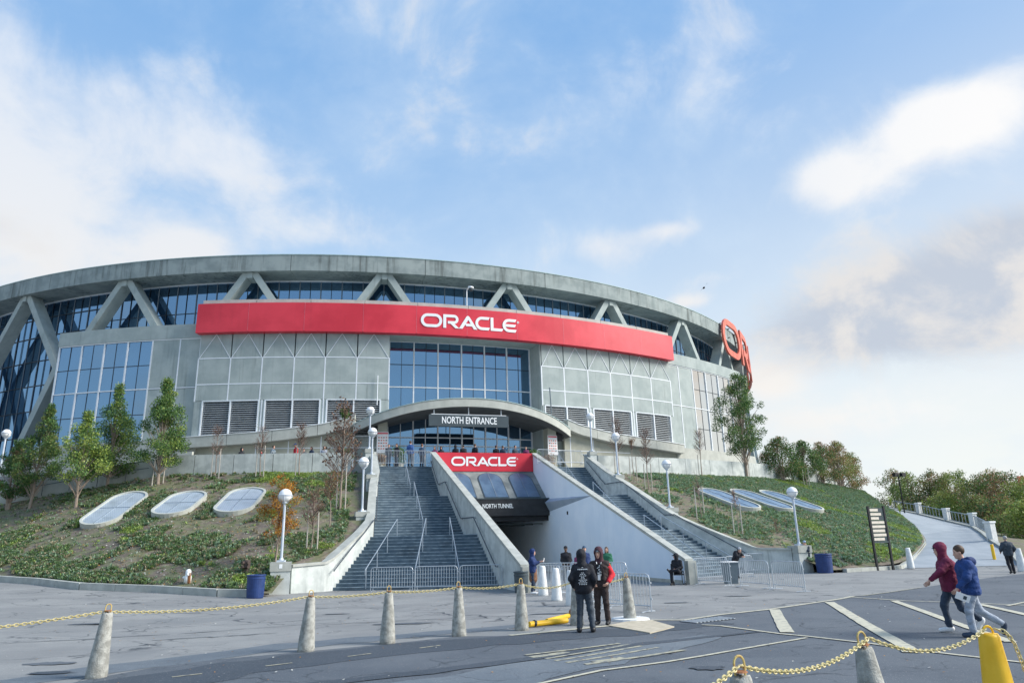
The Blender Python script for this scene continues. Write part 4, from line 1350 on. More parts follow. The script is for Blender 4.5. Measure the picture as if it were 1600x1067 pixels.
cano = part_empty('entrance_canopy', ar)
aC = np.linspace(-7.5, 8.5, 9)
vs = []
for b0, b1 in zip(aC[:-1], aC[1:]):
    def Rf(a): return 69.3 + 2.15 * max(0.0, 1 - (abs(a - .5) / 8.3) ** 3.0)
    q = M(); n = 4; base = []
    for i in range(n + 1):
        a = b0 + (b1 - b0) * i / n
        R1 = Rf(a)
        base += [GP(a, R1, can_top(a) - .72), GP(a, R1, can_top(a)), GP(a, 66.0, can_top(a) + .02), GP(a, 66.0, can_top(a) - .70)]
    fs = []
    for i in range(n):
        for k in range(4):
            fs.append((i * 4 + k, i * 4 + 4 + k, i * 4 + 4 + (k + 1) % 4, i * 4 + (k + 1) % 4))
    fs += [(0, 1, 2, 3), (n * 4 + 3, n * 4 + 2, n * 4 + 1, n * 4)]
    q.add(base, fs); q.obj('canopy_panel', m_conc_new, cano)
q = M()
fr = [(a, Rf(a)) for a in np.linspace(-7.5, 8.5, 33)]
q.strip([GP(a, r + .05, can_top(a) + .03) for a, r in fr], [GP(a, r - .5, can_top(a) + .06) for a, r in fr])
q.strip([GP(a, r + .05, can_top(a) - .03) for a, r in fr], [GP(a, r + .05, can_top(a) + .03) for a, r in fr])
q.obj('canopy_cap', m_green_cap, cano)
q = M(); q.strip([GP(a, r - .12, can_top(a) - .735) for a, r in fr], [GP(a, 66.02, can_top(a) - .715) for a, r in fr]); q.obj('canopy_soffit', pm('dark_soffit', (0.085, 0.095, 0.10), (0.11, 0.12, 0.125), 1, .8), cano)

# recessed entrance glazing, upper and lower
eg = part_empty('entrance_glazing', ar)
EA = [-5.1, -3.17, -1.24, .68, 2.61, 4.55, 6.6]
RE = 66.0
for i in range(6):
    am = (EA[i] + EA[i + 1]) / 2
    for b0, b1 in ((EA[i] + .05, am - .015), (am + .015, EA[i + 1] - .05)):
        for z0, z1 in ((12.9, 15.70), (15.80, 17.83), (17.87, 20.0)):
            pane(eg, b0, b1, RE, z0, z1, m_glass, tilt=.003)
        # lower: transom lights and doors
        for z0, z1 in ((10.5, 12.9), (9.98, 10.44), (9.96 - 0, 9.97)):
            if z1 - z0 > .1: pane(eg, b0, b1, RE, z0, z1, m_glass, tilt=.003)
        q_ = part_empty('entrance_door', ar)
        pane(q_, b0 + .03, b1 - .03, RE + .02, P + .12, 9.86, m_glass, 'door_glass', tilt=.002)
        q = M(); q.ring(b0 - .0, b0 + .06, RE - .05, RE + .07, P, 9.9, .5); q.ring(b1 - .06, b1, RE - .05, RE + .07, P, 9.9, .5)
        q.ring(b0 + .06, b1 - .06, RE - .05, RE + .068, P, P + .14, .8); q.ring(b0 + .06, b1 - .06, RE - .05, RE + .068, 9.84, 9.96, .8); q.obj('door_frame', m_mull_w, q_)
    q = M(); q.ring(am - .018, am + .018, RE - .1, RE + .045, 13.0, 20.0, .5); q.obj('dark_mullion', m_mull_d, eg)
    q = M(); q.ring(am - .03, am + .03, RE - .1, RE + .08, P, 13.4, .5); q.obj('white_mullion', m_mull_w, eg)
for e in EA:
    q = M(); q.ring(e - .05, e + .05, RE - .1, RE + .12, P, 20.02, .5); q.obj('white_mullion', m_mull_w, eg)
for z, c_ in ((15.75, m_mull_w), (20.0, m_mull_w), (10.47, m_mull_w), (11.2, m_mull_w)):
    q = M(); q.ring(EA[0], EA[-1], RE - .1, RE + .10, z - .045, z + .045, .8); q.obj('white_mullion', c_, eg)
q = M(); q.ring(EA[0], EA[-1], RE - .1, RE + .04, 17.82, 17.88, .8); q.obj('dark_mullion', m_mull_d, eg)
# jambs
for e, s_ in ((-5.15, -1), (6.66, 1)):
    q = M(); q.ring(min(e, e + .08 * s_), max(e, e + .08 * s_), 65.5, 68.26, 5, 20.0, .5); q.obj('jamb', m_conc_panel, eg)
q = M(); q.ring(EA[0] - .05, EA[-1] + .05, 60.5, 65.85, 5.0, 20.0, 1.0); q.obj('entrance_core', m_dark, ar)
q = M(); q.ring(EA[0] - .02, EA[-1] + .02, 65.9, 68.2, 20.005, 20.06, 1.0); q.obj('entrance_soffit', m_conc_panel, ar)
for a0, a1 in ((-5.85, -5.2), (6.72, 7.4)):
    q = M(); q.ring(a0, a1, 66.0, 69.2, P, band_top(a0) - .6, .5); q.obj('entrance_pier', m_beige, ar)

# ---- long red banner, ten panels
bn = thing('banner_sign', 'long curved red banner with white ORACLE lettering across the facade', 'sign', GP(.7, 69, 20))
ba = [-18.85, -15.2, -11.25, -7.1, -3.25, .55, 4.55, 8.55, 12.45, 16.4, 20.3]
ba[0] = -18.9
for b0, b1 in zip(ba[:-1], ba[1:]):
    q = M(); q.ring(b0 + .015, b1 - .015, 68.28, 69.0, 19.95, 22.55, .8); q.obj('banner_panel', m_red, bn)


def wm(u):
    ww = 7.26
    a = -2.95 + u * (4.45 + 2.95) / ww
    o = Vector(GP(a, 69.005, 20.62)); r = radv(a); ux = Vector((0, 0, 1)).cross(r)
    return o, ux.normalized(), Vector((0, 0, 1)), r


put_wordmark(wm, 1.26, .03, m_letter, bn, 'letter', .97)

for e in ba[1:-1]:
    q = M(); q.ring(e - .012, e + .012, 68.9, 69.006, 20.02, 22.5, .5); q.obj('panel_seam', m_seam, bn)

# hanging NORTH ENTRANCE sign
ns = thing('entrance_sign', 'dark hanging sign reading NORTH ENTRANCE under the arched canopy', 'sign', G(.2, 71.3, 11.4))
q = M(); q.frame_box(G(-3.2, 71.2, 11.38), Vector(G(3.62, 0)) - Vector(G(-3.2, 0)), Vector(G(0, 71.45)) - Vector(G(0, 71.2)), (0, 0, .96)); q.obj('sign_box', m_slate, ns)
q = M(); q.frame_box(G(-3.0, 71.19, 12.345), Vector(G(3.42, 0)) - Vector(G(-3.0, 0)), Vector(G(0, 71.46)) - Vector(G(0, 71.19)), (0, 0, .05)); q.obj('top_rail', m_mull_w, ns)
for t in (-2.7, .25, 3.1):
    q = M(); q.tube([G(t, 71.0, 12.39), G(t, 71.0, 13.1)], .04, 6); q.obj('hanger_rod', m_mull_w, ns)
put_text('NORTH ENTRANCE', .80, .02, G(.22, 71.462, 11.86), wu, Vector(G(0, 76)) - Vector(G(0, 75)), m_letter, ns, 'lettering', .66, .012)

# ---- giant free standing letters on the roof edge at the right
gs = thing('roof_sign', 'giant red outlined ORACLE letters curving along the roof edge at right', 'sign', GP(50, 67.3, 23))


def wm2(u):
    a = 36.2 + u * 4.66
    o = Vector(GP(a, 64.85, 24.95)); r = radv(a)
    return o, Vector((0, 0, 1)).cross(r).normalized(), Vector((0, 0, 1)), r


k = 0
for L in wordmark(.165):
    xs_ = [p[0] for pg in L for p in pg]; cx_ = (min(xs_) + max(xs_)) / 2
    # subdivide with the curve: place every polygon on its own tangent
    q = M()
    for j, pg in enumerate(L):
        pts = []
        o, ux, uz, un = wm2(cx_)
        q.prism([((a - cx_) * 5.1, b * 5.0) for a, b in pg], Vector(o), ux, uz, un, .24 + .0008 * j)
    q.obj('letter', m_sign_red, gs)
for u in np.arange(0.1, 7.3, .62):
    a = 36.2 + u * 4.66
    for z in (27.7, 28.9):
        q = M(); q.tube([GP(a, 64.0, z), GP(a, 64.95, z)], .07, 5); q.obj('sign_strut', m_black, gs)

# small fittings on the facade
sc_ = thing('security_camera', 'white dome camera on a bent pole on top of the banner ledge', 'camera', GP(.66, 68.4, 23.4))
q = M(); q.tube([GP(.66, 68.4, 22.7), GP(.66, 68.4, 24.5), GP(.7, 68.9, 24.75), GP(.85, 69.1, 24.7)], .05, 6); q.obj('camera_arm', m_mull_w, sc_)
q = M(); q.sphere(GP(.85, 69.1, 24.45), .22, 10, 8); q.obj('camera_dome', m_slate, sc_)
q = M(); q.lathe(GP(.85, 69.1, 24.52), [(.26, 0), (.24, .12), (.1, .2)], 10); q.obj('camera_hood', m_white, sc_)
tag(M().tube([GP(-5.95, 68.5, 13.6), GP(-5.95, 68.5, 16.2)], .04, 5).obj('flag_pole', m_mull_w, org=GP(-5.95, 68.5, 13.6)), 'thin white pole fixed upright on the facade above the canopy', 'pole')
tag(M().tube([GP(7.35, 68.6, 13.3), GP(6.85, 69.6, 15.5)], .06, 5).obj('angled_pole', m_mull_g, org=GP(7.35, 68.6, 13.3)), 'slanting grey pole leaning off the facade right of the entrance', 'pole')
for a, lab in ((-11.66, 'black loudspeaker on the pale wall left of the entrance'), (7.75, 'black loudspeaker on the pale wall right of the entrance')):
    sp_ = thing('loudspeaker', lab, 'speaker', GP(a, 68.9, 10.8))
    q = M(); q.beam(GP(a, 68.85, 10.75), GP(a, 68.95, 11.55), .55, .5, radv(a)); q.obj('cabinet', m_black, sp_)
    q = M(); q.tube([GP(a, 68.4, 11.1), GP(a, 68.8, 11.1)], .05, 5); q.obj('bracket', m_black, sp_)
for a, lab in ((-5.50, 'seating map poster on the pier left of the entrance doors'), (7.05, 'seating map poster on the pier right of the entrance doors')):
    po = thing('wall_poster', lab, 'poster', GP(a, 69.25, 9.3))
    q = M(); q.beam(GP(a, 69.24, 9.45), GP(a, 69.24, 11.2), .95, .05, radv(a)); q.obj('board', m_paper, po)
    rad = radv(a); tx = Vector((0, 0, 1)).cross(rad)
    q = M(); q.beam(GP(a, 69.28, 11.02), GP(a, 69.28, 11.12), .85, .02, rad); q.obj('heading_bar', m_red, po)
    for i in range(5):
        for j in range(4):
            c_ = Vector(GP(a, 69.28, 9.75 + i * .23)) + tx * (-.3 + j * .2)
            q = M(); q.beam(c_, c_ + Vector((0, 0, .09)), .10, .02, rad); q.obj('map_mark', m_sign_red if (i + j) % 3 else m_slate, po)

m_grate_sky = pm('sky_reflection_mesh', (0.10, 0.17, 0.26), (0.16, 0.24, 0.34), 1.5, 0.6, 0.2, 30)  # right-hand gratings: grazing sky reflection put into the colour as blue
# =================================================================== SKYLIGHTS ON THE MOUND
SK = [(-17.15, 'L', 'left end skylight of the three on the left slope, pale concrete rim'), (-14.15, 'L', 'middle skylight of the three on the left slope'), (-11.6, 'L', 'right skylight of the left slope, half behind the orange tree'),
      (12.1, 'R', 'first skylight of the right slope, next to the staked saplings'), (14.5, 'R', 'middle skylight of the three on the right slope'), (16.95, 'R', 'farthest skylight on the right slope, behind the lamp')]
for a, sd, lab in SK:
    r0, r1 = (79.2, 83.9) if sd == 'L' else (80.9, 86.0)
    if a == -14.15: r0, r1 = 80.2, 84.3
    if a == -11.6: r0, r1 = 80.0, 84.6
    rc = (r0 + r1) / 2
    p_in, p_out = Vector(GP(a, r0, float(berm_z(r0, a)) + .30)), Vector(GP(a, r1, float(berm_z(r1, a)) + .30))
    v = p_in - p_out; Ls = v.length; vn = v.normalized()
    un = Vector((0, 0, 1)).cross(vn).normalized() * -1
    nn = un.cross(vn).normalized()
    if nn.z < 0: nn = -nn
    c = (p_in + p_out) / 2
    w = 2.35 if sd == 'L' else 2.5
    sk = thing('slope_skylight', lab, 'skylight', tuple(c))
    out = capsule2d(w, Ls, 14); inn = capsule2d(w - .30, Ls - .30, 14)
    q = M()
    n = len(out)
    vs = []
    for (pl, h) in ((out, -.55), (out, 0.0), (inn, .0), (inn, -.10)):
        vs += [c + un * x + vn * y + nn * h for x, y in pl]
    fs = []
    for k in range(3):
        for i in range(n): fs.append((k * n + i, k * n + (i + 1) % n, (k + 1) * n + (i + 1) % n, (k + 1) * n + i))
    q.add(vs, fs); q.obj('rim', m_conc_new, sk)
    q = M(); q.prism(inn, c - nn * .12, un, vn, nn, .05); q.obj('grating', m_grate if sd == 'L' else m_grate_sky, sk)
    q = M(); q.prism([(-.02, -Ls / 2 + .3), (.02, -Ls / 2 + .3), (.02, Ls / 2 - .3), (-.02, Ls / 2 - .3)], c - nn * .07, un, vn, nn, .03)
    q.obj('grating_bar', m_steel_d, sk)
    q = M(); q.prism([(-w / 2 + .22, -.02), (w / 2 - .22, -.02), (w / 2 - .22, .02), (-w / 2 + .22, .02)], c - nn * .069, un, vn, nn, .03)
    q.obj('grating_bar', m_steel_d, sk)

# =================================================================== LAMPS
def make_lamp(h, lab, loc, face=0.0, grp='globe lamps on white poles'):
    t = thing('globe_lamp', lab, 'lamp', (0, 0, 0), grp)
    q = M(); q.box((0, 0, 0), (.36, .36, .08)); q.lathe((0, 0, .08), [(.11, 0), (.075, .10)], 10); q.obj('base_plate', m_lampmetal, t)
    q = M(); q.tube([(0, 0, .05), (0, 0, h - .34)], .062, 10); q.obj('pole', m_lampmetal, t)
    q = M(); q.sphere((0, 0, h), .31, 20, 14); q.obj('globe', m_globe, t, smooth=True)
    q = M()
    ringp = [(.335 * cos(2 * pi * k / 20), .335 * sin(2 * pi * k / 20), h) for k in range(21)]
    q.tube(ringp, .018, 5, False)
    for s_ in (0, pi / 2, pi, 3 * pi / 2):
        q.tube([(.335 * cos(s_) * cos(b), .335 * sin(s_) * cos(b), h + .335 * sin(b)) for b in np.linspace(0, -pi / 2 + .15, 7)], .016, 5)
    q.lathe((0, 0, h - .40), [(.07, 0), (.13, .05), (.10, .10)], 10); q.obj('globe_cage', m_lampmetal, t)
    t.location = loc; t.rotation_euler = (0, 0, face)
    return t


LP = [(G(-13.75, 92.4, 1.47), 3.0, 'globe lamp on the end pillar at the foot of the left staircase'),
      (G(-9.55, 85.4, 3.98), 2.85, 'globe lamp half way down the left stair wall, by its middle landing'),
      (G(-8.55, 79.9, 6.62), 2.85, 'globe lamp on the left stair wall just below the plaza'),
      (G(-8.35, 75.75, 8.85), 2.85, 'globe lamp at the top of the left stair wall on plaza level'),
      (G(14.65, 92.4, 1.47), 3.0, 'globe lamp on the end pillar where a man reads, right slope'),
      (G(10.45, 85.4, 3.98), 2.85, 'globe lamp half way up the right stair wall below the grass'),
      (G(9.45, 79.9, 6.62), 2.85, 'globe lamp on the right stair wall near the bare trees'),
      (G(9.25, 75.75, 8.85), 2.85, 'globe lamp at the top of the right stair wall on plaza level'),
      ((-38.08, 52.0, 6.2), 4.65, 'globe lamp behind the trees at the far left'),
      ((27.66, 75.0, 7.2), 4.2, 'globe lamp standing behind the first bush at the right'),
      ((36.62, 85.0, 7.2), 3.8, 'globe lamp half hidden between the right bushes')]
for i, (loc, h, lab) in enumerate(LP):
    make_lamp(h, lab, loc, random.uniform(0, 1.5))

# =================================================================== BOLLARDS AND CHAINS
def bollard_build(nm, mt, h=1.10, r0=.175, r1=.092, loop=True, chips=True):
    t = thing(nm, 'x', 'bollard', (0, 0, 0))
    q = M(); q.lathe((0, 0, -.03), [(r0, 0), (r0 * .985, .10), (r0 * .93, .3), ((r0 + r1) / 2, h * .55), (r1, h - .03), (r1 * .9, h), (.01, h + .006)], 20)
    # knock the edges about a little
    rg = random.Random(nm)
    q.v = [(x * (1 + rg.uniform(-.03, .03)), y * (1 + rg.uniform(-.03, .03)), z + (rg.uniform(-.02, .01) if z > h - .1 else 0)) for x, y, z in q.v]
    q.obj('post', mt, t, smooth=True)
    if loop:
        q = M(); q.tube([(-.045, 0, h - .08), (-.045, 0, h + .06)] + [(.045 * cos(b), 0, h + .06 + .05 * sin(b)) for b in np.linspace(pi, 0, 8)] + [(.045, 0, h + .06), (.045, 0, h - .08)], .010, 6)
        q.obj('chain_loop', m_loop, t)
        q = M(); q.lathe((0, 0, h - .005), [(r1 * .72, 0), (r1 * .6, .010), (.02, .012)], 14); q.obj('rusty_cap', m_rust, t)
    return t


B1 = [(-10.9, 9.9), (-7.44, 13.33), (-4.5, 15.86), (-2.94, 16.72), (-1.43, 17.72), (0.05, 18.51), (1.48, 19.28), (2.98, 20.13)]
BL_LAB = [None, 'leftmost concrete bollard of the yellow chain row', 'second concrete bollard from the left, left of the wide stairs', 'third concrete bollard, in front of the left stair flight',
          'fourth concrete bollard, before the stair barricades', 'concrete bollard beside the yellow pipes on the ground', 'concrete bollard hidden behind the man with tour print on his back', 'last concrete bollard of the chain row on a pale round footing']
bp_ = bollard_build('concrete_bollard', m_bollard)
for i, ((x, y), lab) in enumerate(zip(B1, BL_LAB)):
    if lab is None: continue
    lean = [(0, 0), (0.03, .05), (.02, .04), (0, .01), (0, -.01), (0, 0.01), (0, 0), (0.0, -.05)][i]
    if i == 1:
        b = bp_; tag(b, lab, 'bollard', 'concrete bollards joined by a yellow chain'); b.location = (x, y, 0)
    else: b = place_copy(bp_, (x, y, 0), random.uniform(0, 3), lab, 'bollard', 'concrete bollards joined by a yellow chain')
    b.rotation_euler = (lean[0], lean[1], .6 if i else 0)
ft = M(); ft.lathe((2.98, 20.13, 0.0), [(.52, 0), (.50, .05), (.18, .055)], 18); tag(ft.obj('bollard_footing', m_bol_white, org=(2.98, 20.13, 0)), 'pale round concrete footing under the last chain row bollard', 'footing')
wb = bollard_build('white_bollard', m_bol_white, 1.15, .20, .12, False)
WBL = [((0.98, 29.64), 'whitewashed bollard beside the person in the blue hood'), ((1.38, 27.0), 'middle whitewashed bollard of the three before the tunnel'),
       ((1.75, 24.78), 'nearest whitewashed bollard, left of the man with the tour print'), ((25.21, 36.93), 'whitewashed bollard at the foot of the curved ramp beside the walking man'),
       ((22.6, 42.4), 'small whitewashed bollard at the corner of the green slope')]
for i, ((x, y), lab) in enumerate(WBL):
    gp = 'whitewashed bollards without chain'
    if i == 0: b = wb; tag(b, lab, 'bollard', gp); b.location = (x, y, 0)
    else: b = place_copy(wb, (x, y, 0 if i < 4 else .05), i * 1.3, lab, 'bollard', gp)
# foreground bollards
fb = bollard_build('near_bollard', m_bollard, 1.10, .19, .082)
FB = [((1.68, 5.86), 'near grey bollard with tall yellow loop at the bottom edge of the photo', 0.0), ((3.27, 7.09), 'near grey bollard between the two chains at the bottom right', -.07)]
for i, ((x, y), lab, ln) in enumerate(FB):
    if i == 0: b = fb; tag(b, lab, 'bollard', 'near bollards of the front chain'); b.location = (x, y, 0)
    else: b = place_copy(fb, (x, y, 0), .4, lab, 'bollard', 'near bollards of the front chain')
    b.rotation_euler = (0, ln, .3)
yb = thing('yellow_bollard', 'thick bright yellow bollard with chain at the bottom right corner', 'bollard', (4.86, 7.84, 0))
q = M(); q.lathe((4.86, 7.84, 0), [(.175, 0), (.155, .4), (.105, .95), (.098, 1.03), (.085, 1.06), (.01, 1.065)], 24); q.obj('post', m_yellow, yb, smooth=True)
q = M(); q.tube([(4.81, 7.84, 1.0), (4.81, 7.84, 1.08)] + [(4.86 + .05 * cos(b), 7.84, 1.08 + .05 * sin(b)) for b in np.linspace(pi, 0, 8)] + [(4.91, 7.84, 1.08), (4.91, 7.84, 1.0)], .012, 6); q.obj('chain_loop', m_yellow, yb)
ym = thing('yellow_marker_post', 'thin yellow marker post at the foot of the curved ramp', 'post', (29.3, 45.2, .1))
q = M(); q.tube([(29.3, 45.2, .05), (29.3, 45.2, 1.15)], .09, 10); q.obj('post', m_yellow, ym); q = M(); q.lathe((29.3, 45.2, 1.14), [(.1, 0), (.07, .05)], 10); q.obj('cap', m_yellow, ym)
ym = thing('yellow_marker_post', 'yellow marker post at the right edge behind the walking man', 'post', (25.6, 37.2, .0))
q = M(); q.tube([(26.1, 37.6, .0), (26.1, 37.6, 1.0)], .09, 10); q.obj('post', m_yellow, ym); q = M(); q.lathe((26.1, 37.6, 1.0), [(.1, 0), (.07, .05)], 10); q.obj('cap', m_yellow, ym)

# yellow fallen pipe posts
yp = thing('fallen_yellow_post', 'two yellow steel posts lying on the ground beside a bollard', 'post', (.8, 19.3, 0))
q = M(); q.tube([(0.25, 18.98, .08), (1.25, 19.65, .08)], .068, 12); q.obj('pipe', m_yellow, yp)
q = M(); q.tube([(0.72, 19.60, .08), (1.45, 20.55, .12)], .065, 12); q.obj('pipe', m_yellow, yp)
q = M(); q.tube([(0.36, 19.05, .10), (0.41, 19.085, .08)], .078, 12); q.obj('black_band', m_black, yp)
q = M(); q.sphere((1.45, 20.5, .20), .09, 10, 8); q.tube([(1.43, 20.4, .1), (1.43, 20.4, .3)], .03, 6); q.obj('hinge', m_rust, yp)


def chain_mesh(pts, link=.075, r=.0085, seg=8, sides=4):
    """interlocked oval links along a polyline"""
    P3 = [Vector(p) for p in pts]
    d = [0]
    for a, b in zip(P3[:-1], P3[1:]): d.append(d[-1] + (b - a).length)
    total = d[-1]; pitch = link * .72; n = int(total / pitch)
    vs, fs = [], []
    base = []
    for i in range(seg):
        a = 2 * pi * i / seg
        cx_, cy_ = cos(a) * link / 2, sin(a) * link * .30
        nx, ny = cos(a), sin(a)
        for j in range(sides):
            b = 2 * pi * j / sides
            base.append((cx_ + nx * cos(b) * r, cy_ + ny * cos(b) * r, sin(b) * r))
    bf = []
    for i in range(seg):
        for j in range(sides):
            bf.append((i * sides + j, i * sides + (j + 1) % sides, ((i + 1) % seg) * sides + (j + 1) % sides, ((i + 1) % seg) * sides + j))
    for k in range(n):
        s = (k + .5) * pitch
        i = max(0, min(len(d) - 2, int(np.searchsorted(d, s)) - 1))
        u = (s - d[i]) / max(1e-6, d[i + 1] - d[i])
        c = P3[i].lerp(P3[i + 1], u); t = (P3[i + 1] - P3[i]).normalized()
        up = Vector((0, 0, 1)) if abs(t.z) < .95 else Vector((1, 0, 0))
        s1 = t.cross(up).normalized(); s2 = s1.cross(t)
        if k % 2: s1, s2 = s2, -s1
        ang = .35
        s1, s2 = s1 * cos(ang) + s2 * sin(ang), s2 * cos(ang) - s1 * sin(ang)
        b0 = len(vs)
        vs += [tuple(c + t * x + s1 * y + s2 * z) for x, y, z in base]
        fs += [tuple(b0 + q for q in f) for f in bf]
    m_ = M(); m_.add(vs, fs)
    return m_


def sagline(a, b, sag, n=18):
    return [(a[0] + (b[0] - a[0]) * k / n, a[1] + (b[1] - a[1]) * k / n, a[2] + (b[2] - a[2]) * k / n - 4 * sag * (k / n) * (1 - k / n)) for k in range(n + 1)]


CH_LAB = ['yellow chain running out of the photo at the left edge', 'long yellow chain between the first two bollards at left', 'yellow chain between the second and third bollards',
          'yellow chain between the third and fourth bollards', 'yellow chain from the fourth bollard to the one by the yellow pipes', 'yellow chain passing behind the man with the tour print',
          'yellow chain rising to the bollard on the pale footing']
sags = [.10, .10, .04, .04, .06, .14, .10]
for i in range(7):
    a, b = B1[i], B1[i + 1]
    z0 = 1.08 if i else 1.0
    ch = chain_mesh(sagline((*a, z0), (*b, 1.08), sags[i]), .078, .0085)
    tag(ch.obj('yellow_chain', m_chain, org=(*a, 1.1), fix=False), CH_LAB[i], 'chain', 'yellow chains of the bollard row')
FC = [((0.1, 4.3, 1.0), (1.68, 5.86, 1.14), .10, 'yellow chain entering from the bottom edge to the tall looped bollard'),
      ((1.68, 5.86, 1.14), (3.27, 7.09, 1.15), .14, 'yellow chain sagging between the two near grey bollards'),
      ((3.27, 7.09, 1.15), (4.82, 7.80, 1.11), .16, 'yellow chain from the near grey bollard up to the yellow bollard')]
for a, b, sg, lab in FC:
    tag(chain_mesh(sagline(a, b, sg, 22), .056, .0062, 10, 5).obj('yellow_chain', m_chain, org=a, fix=False), lab, 'chain', 'yellow chains of the front row')
tag(chain_mesh([(4.91, 7.80, 1.11), (4.98, 7.74, 1.08), (5.03, 7.72, .98), (5.08, 7.72, .75), (5.12, 7.74, .62), (5.4, 7.9, .55), (6.2, 8.6, .75), (6.9, 9.2, 1.1)], .062, .0075, 10, 5).obj('yellow_chain', m_chain, org=(4.92, 7.8, 1.19), fix=False),
    'yellow chain hanging down the right side of the yellow bollard', 'chain', 'yellow chains of the front row')
tc_ = thing('traffic_cone', 'orange traffic cone tip at the bottom right corner', 'cone', (4.55, 6.62, 0))
q = M(); q.lathe((4.55, 6.62, .03), [(.15, 0), (.03, .66), (.02, .68)], 16); q.obj('cone_body', pm('orange_plastic', (.75, .12, .03), (.8, .15, .04), 3, .5), tc_)
q = M(); q.box((4.55, 6.62, 0), (.38, .38, .035)); q.obj('cone_base', m_black, tc_)

# =================================================================== BARRICADES
def barricade_proto():
    t = thing('crowd_barricade', 'x', 'barricade', (0, 0, 0))
    Wd, H, zb = 2.05, 1.08, .18
    q = M(); q.tube([(-Wd / 2, 0, .02), (-Wd / 2, 0, H - .14), (-Wd / 2 + .04, 0, H - .04), (-Wd / 2 + .14, 0, H), (Wd / 2 - .14, 0, H), (Wd / 2 - .04, 0, H - .04), (Wd / 2, 0, H - .14), (Wd / 2, 0, .02)], .021, 6)
    q.tube([(-Wd / 2, 0, zb), (Wd / 2, 0, zb)], .018, 6); q.obj('frame', m_steel, t)
    me = None
    for k in range(15):
        x = -Wd / 2 + Wd * (k + 1) / 16
        if me is None:
            q = M(); q.tube([(0, 0, zb), (0, 0, H)], .0115, 5); o = q.obj('bar', m_steel, t); me = o.data; o.location = (x, 0, 0)
        else:
            o = bpy.data.objects.new('bar', me); COL.objects.link(o); o.parent = t; o.location = (x, 0, 0)
    for x in (-Wd / 2 + .12, Wd / 2 - .12):
        q = M(); q.tube([(x, -.30, .015), (x, -.05, .03), (x, .05, .03), (x, .30, .015)], .017, 5); q.tube([(x, 0, .03), (x, 0, zb)], .017, 5); q.obj('foot', m_steel, t)
    for z in (.35, .8):
        q = M(); q.box((Wd / 2 + .03, 0, z), (.06, .03, .05)); q.obj('hook', m_steel, t)
    return t


bar0 = barricade_proto()
BAR = [((-7.02, 34.94), (-4.94, 34.6), 0, 'left one of three barricades across the foot of the left stairs', 'foot'),
       ((-4.88, 34.6), (-2.82, 34.35), 0, 'middle one of three barricades across the foot of the left stairs', 'foot'),
       ((-2.76, 34.55), (-0.73, 34.6), 0, 'right one of three barricades across the foot of the left stairs', 'foot'),
       ((-10.03, 51.12), (-8.25, 51.6), P, 'left barricade at the top of the left stairs, on the plaza', 'top'),
       ((-8.11, 51.6), (-6.25, 52.15), P, 'right barricade at the top of the left stairs, beside the red sign', 'top'),
       ((1.65, 52.8), (3.3, 53.6), P, 'left barricade at the top of the right stairs', 'top'),
       ((3.35, 53.9), (5.2, 54.5), P, 'right barricade at the top of the right stairs', 'top'),
       ((0.75, 32.6), (1.75, 30.8), 0, 'barricade just right of the person in the blue hood', 'tunnel'),
       ((1.75, 30.6), (2.75, 28.9), 0, 'barricade behind the two nearest whitewashed bollards', 'tunnel'),
       ((0.9, 34.6), (2.95, 34.0), 0, 'far barricade in front of the people by the white wall', 'tunnel'),
       ((3.0, 34.0), (4.9, 33.2), 0, 'far barricade behind the woman in green', 'tunnel'),
       ((2.35, 25.9), (3.3, 24.1), 0, 'barricade right behind the man in the red sleeved jacket', 'tunnel'),
       ((2.6, 23.4), (3.9, 21.9), 0, 'nearest barricade, between red sleeved man and bollard on pale footing', 'tunnel'),
       ((8.25, 34.0), (9.3, 32.3), 0, 'barricade at the end of the white wall, right of the seated person', 'right'),
       ((8.6, 36.2), (10.5, 36.8), 0, 'barricade across the foot of the right stairs', 'right'),
       ((9.6, 32.0), (10.2, 30.0), 0, 'barricade just right of the grey trash can', 'right'),
       ((10.25, 29.8), (10.75, 27.8), 0, 'outermost barricade of the right hand line, nearest the parking', 'right'),
       ((13.0, 42.2), (14.9, 42.6), 0, 'barricade against the stair wall left of the reading man', 'right'),
       ((10.7, 37.9), (12.4, 38.8), 0, 'barricade behind the grey trash can before the stair wall', 'right')]
GR = {'foot': 'barricades at the foot of the left stairs', 'top': 'barricades on the plaza edge', 'tunnel': 'barricades round the tunnel mouth', 'right': 'barricades right of the white wall'}
used = False
for a, b, z, lab, g_ in BAR:
    mx, my = (a[0] + b[0]) / 2, (a[1] + b[1]) / 2
    ang = atan2(b[1] - a[1], b[0] - a[0])
    if not used:
        o = bar0; used = True; o.location = (mx, my, z); o.rotation_euler = (0, 0, ang); tag(o, lab, 'barricade', GR[g_])
    else:
        o = place_copy(bar0, (mx, my, z), ang, lab, 'barricade', GR[g_])
    L_ = hypot(b[0] - a[0], b[1] - a[1]); o.scale = (L_ / 2.1, 1, 1)

# =================================================================== BINS, HYDRANTS, SIGN
def barrel(loc, lab, mt, nm='blue_trash_barrel', h=.92, r0=.33, r1=.37):
    t = thing(nm, lab, 'trash can', loc)
    x, y, z = loc
    q = M(); q.lathe(loc, [(r0, 0), (r0 + .01, .05), (r0 + .012, .06), (r1 - .01, h * .4), (r1, h - .16), (r1 + .015, h - .15), (r1 + .015, h - .12), (r1, h - .11), (r1, h - .03)], 28); q.obj('barrel_body', mt, t, smooth=False)
    q = M(); q.lathe((x, y, z + h - .03), [(r1 + .025, 0), (r1 + .03, .03), (r1 + .01, .055), (r1 - .04, .06), (r1 - .06, .0), (.02, -.03)], 28); q.obj('rim', mt, t)
    return t


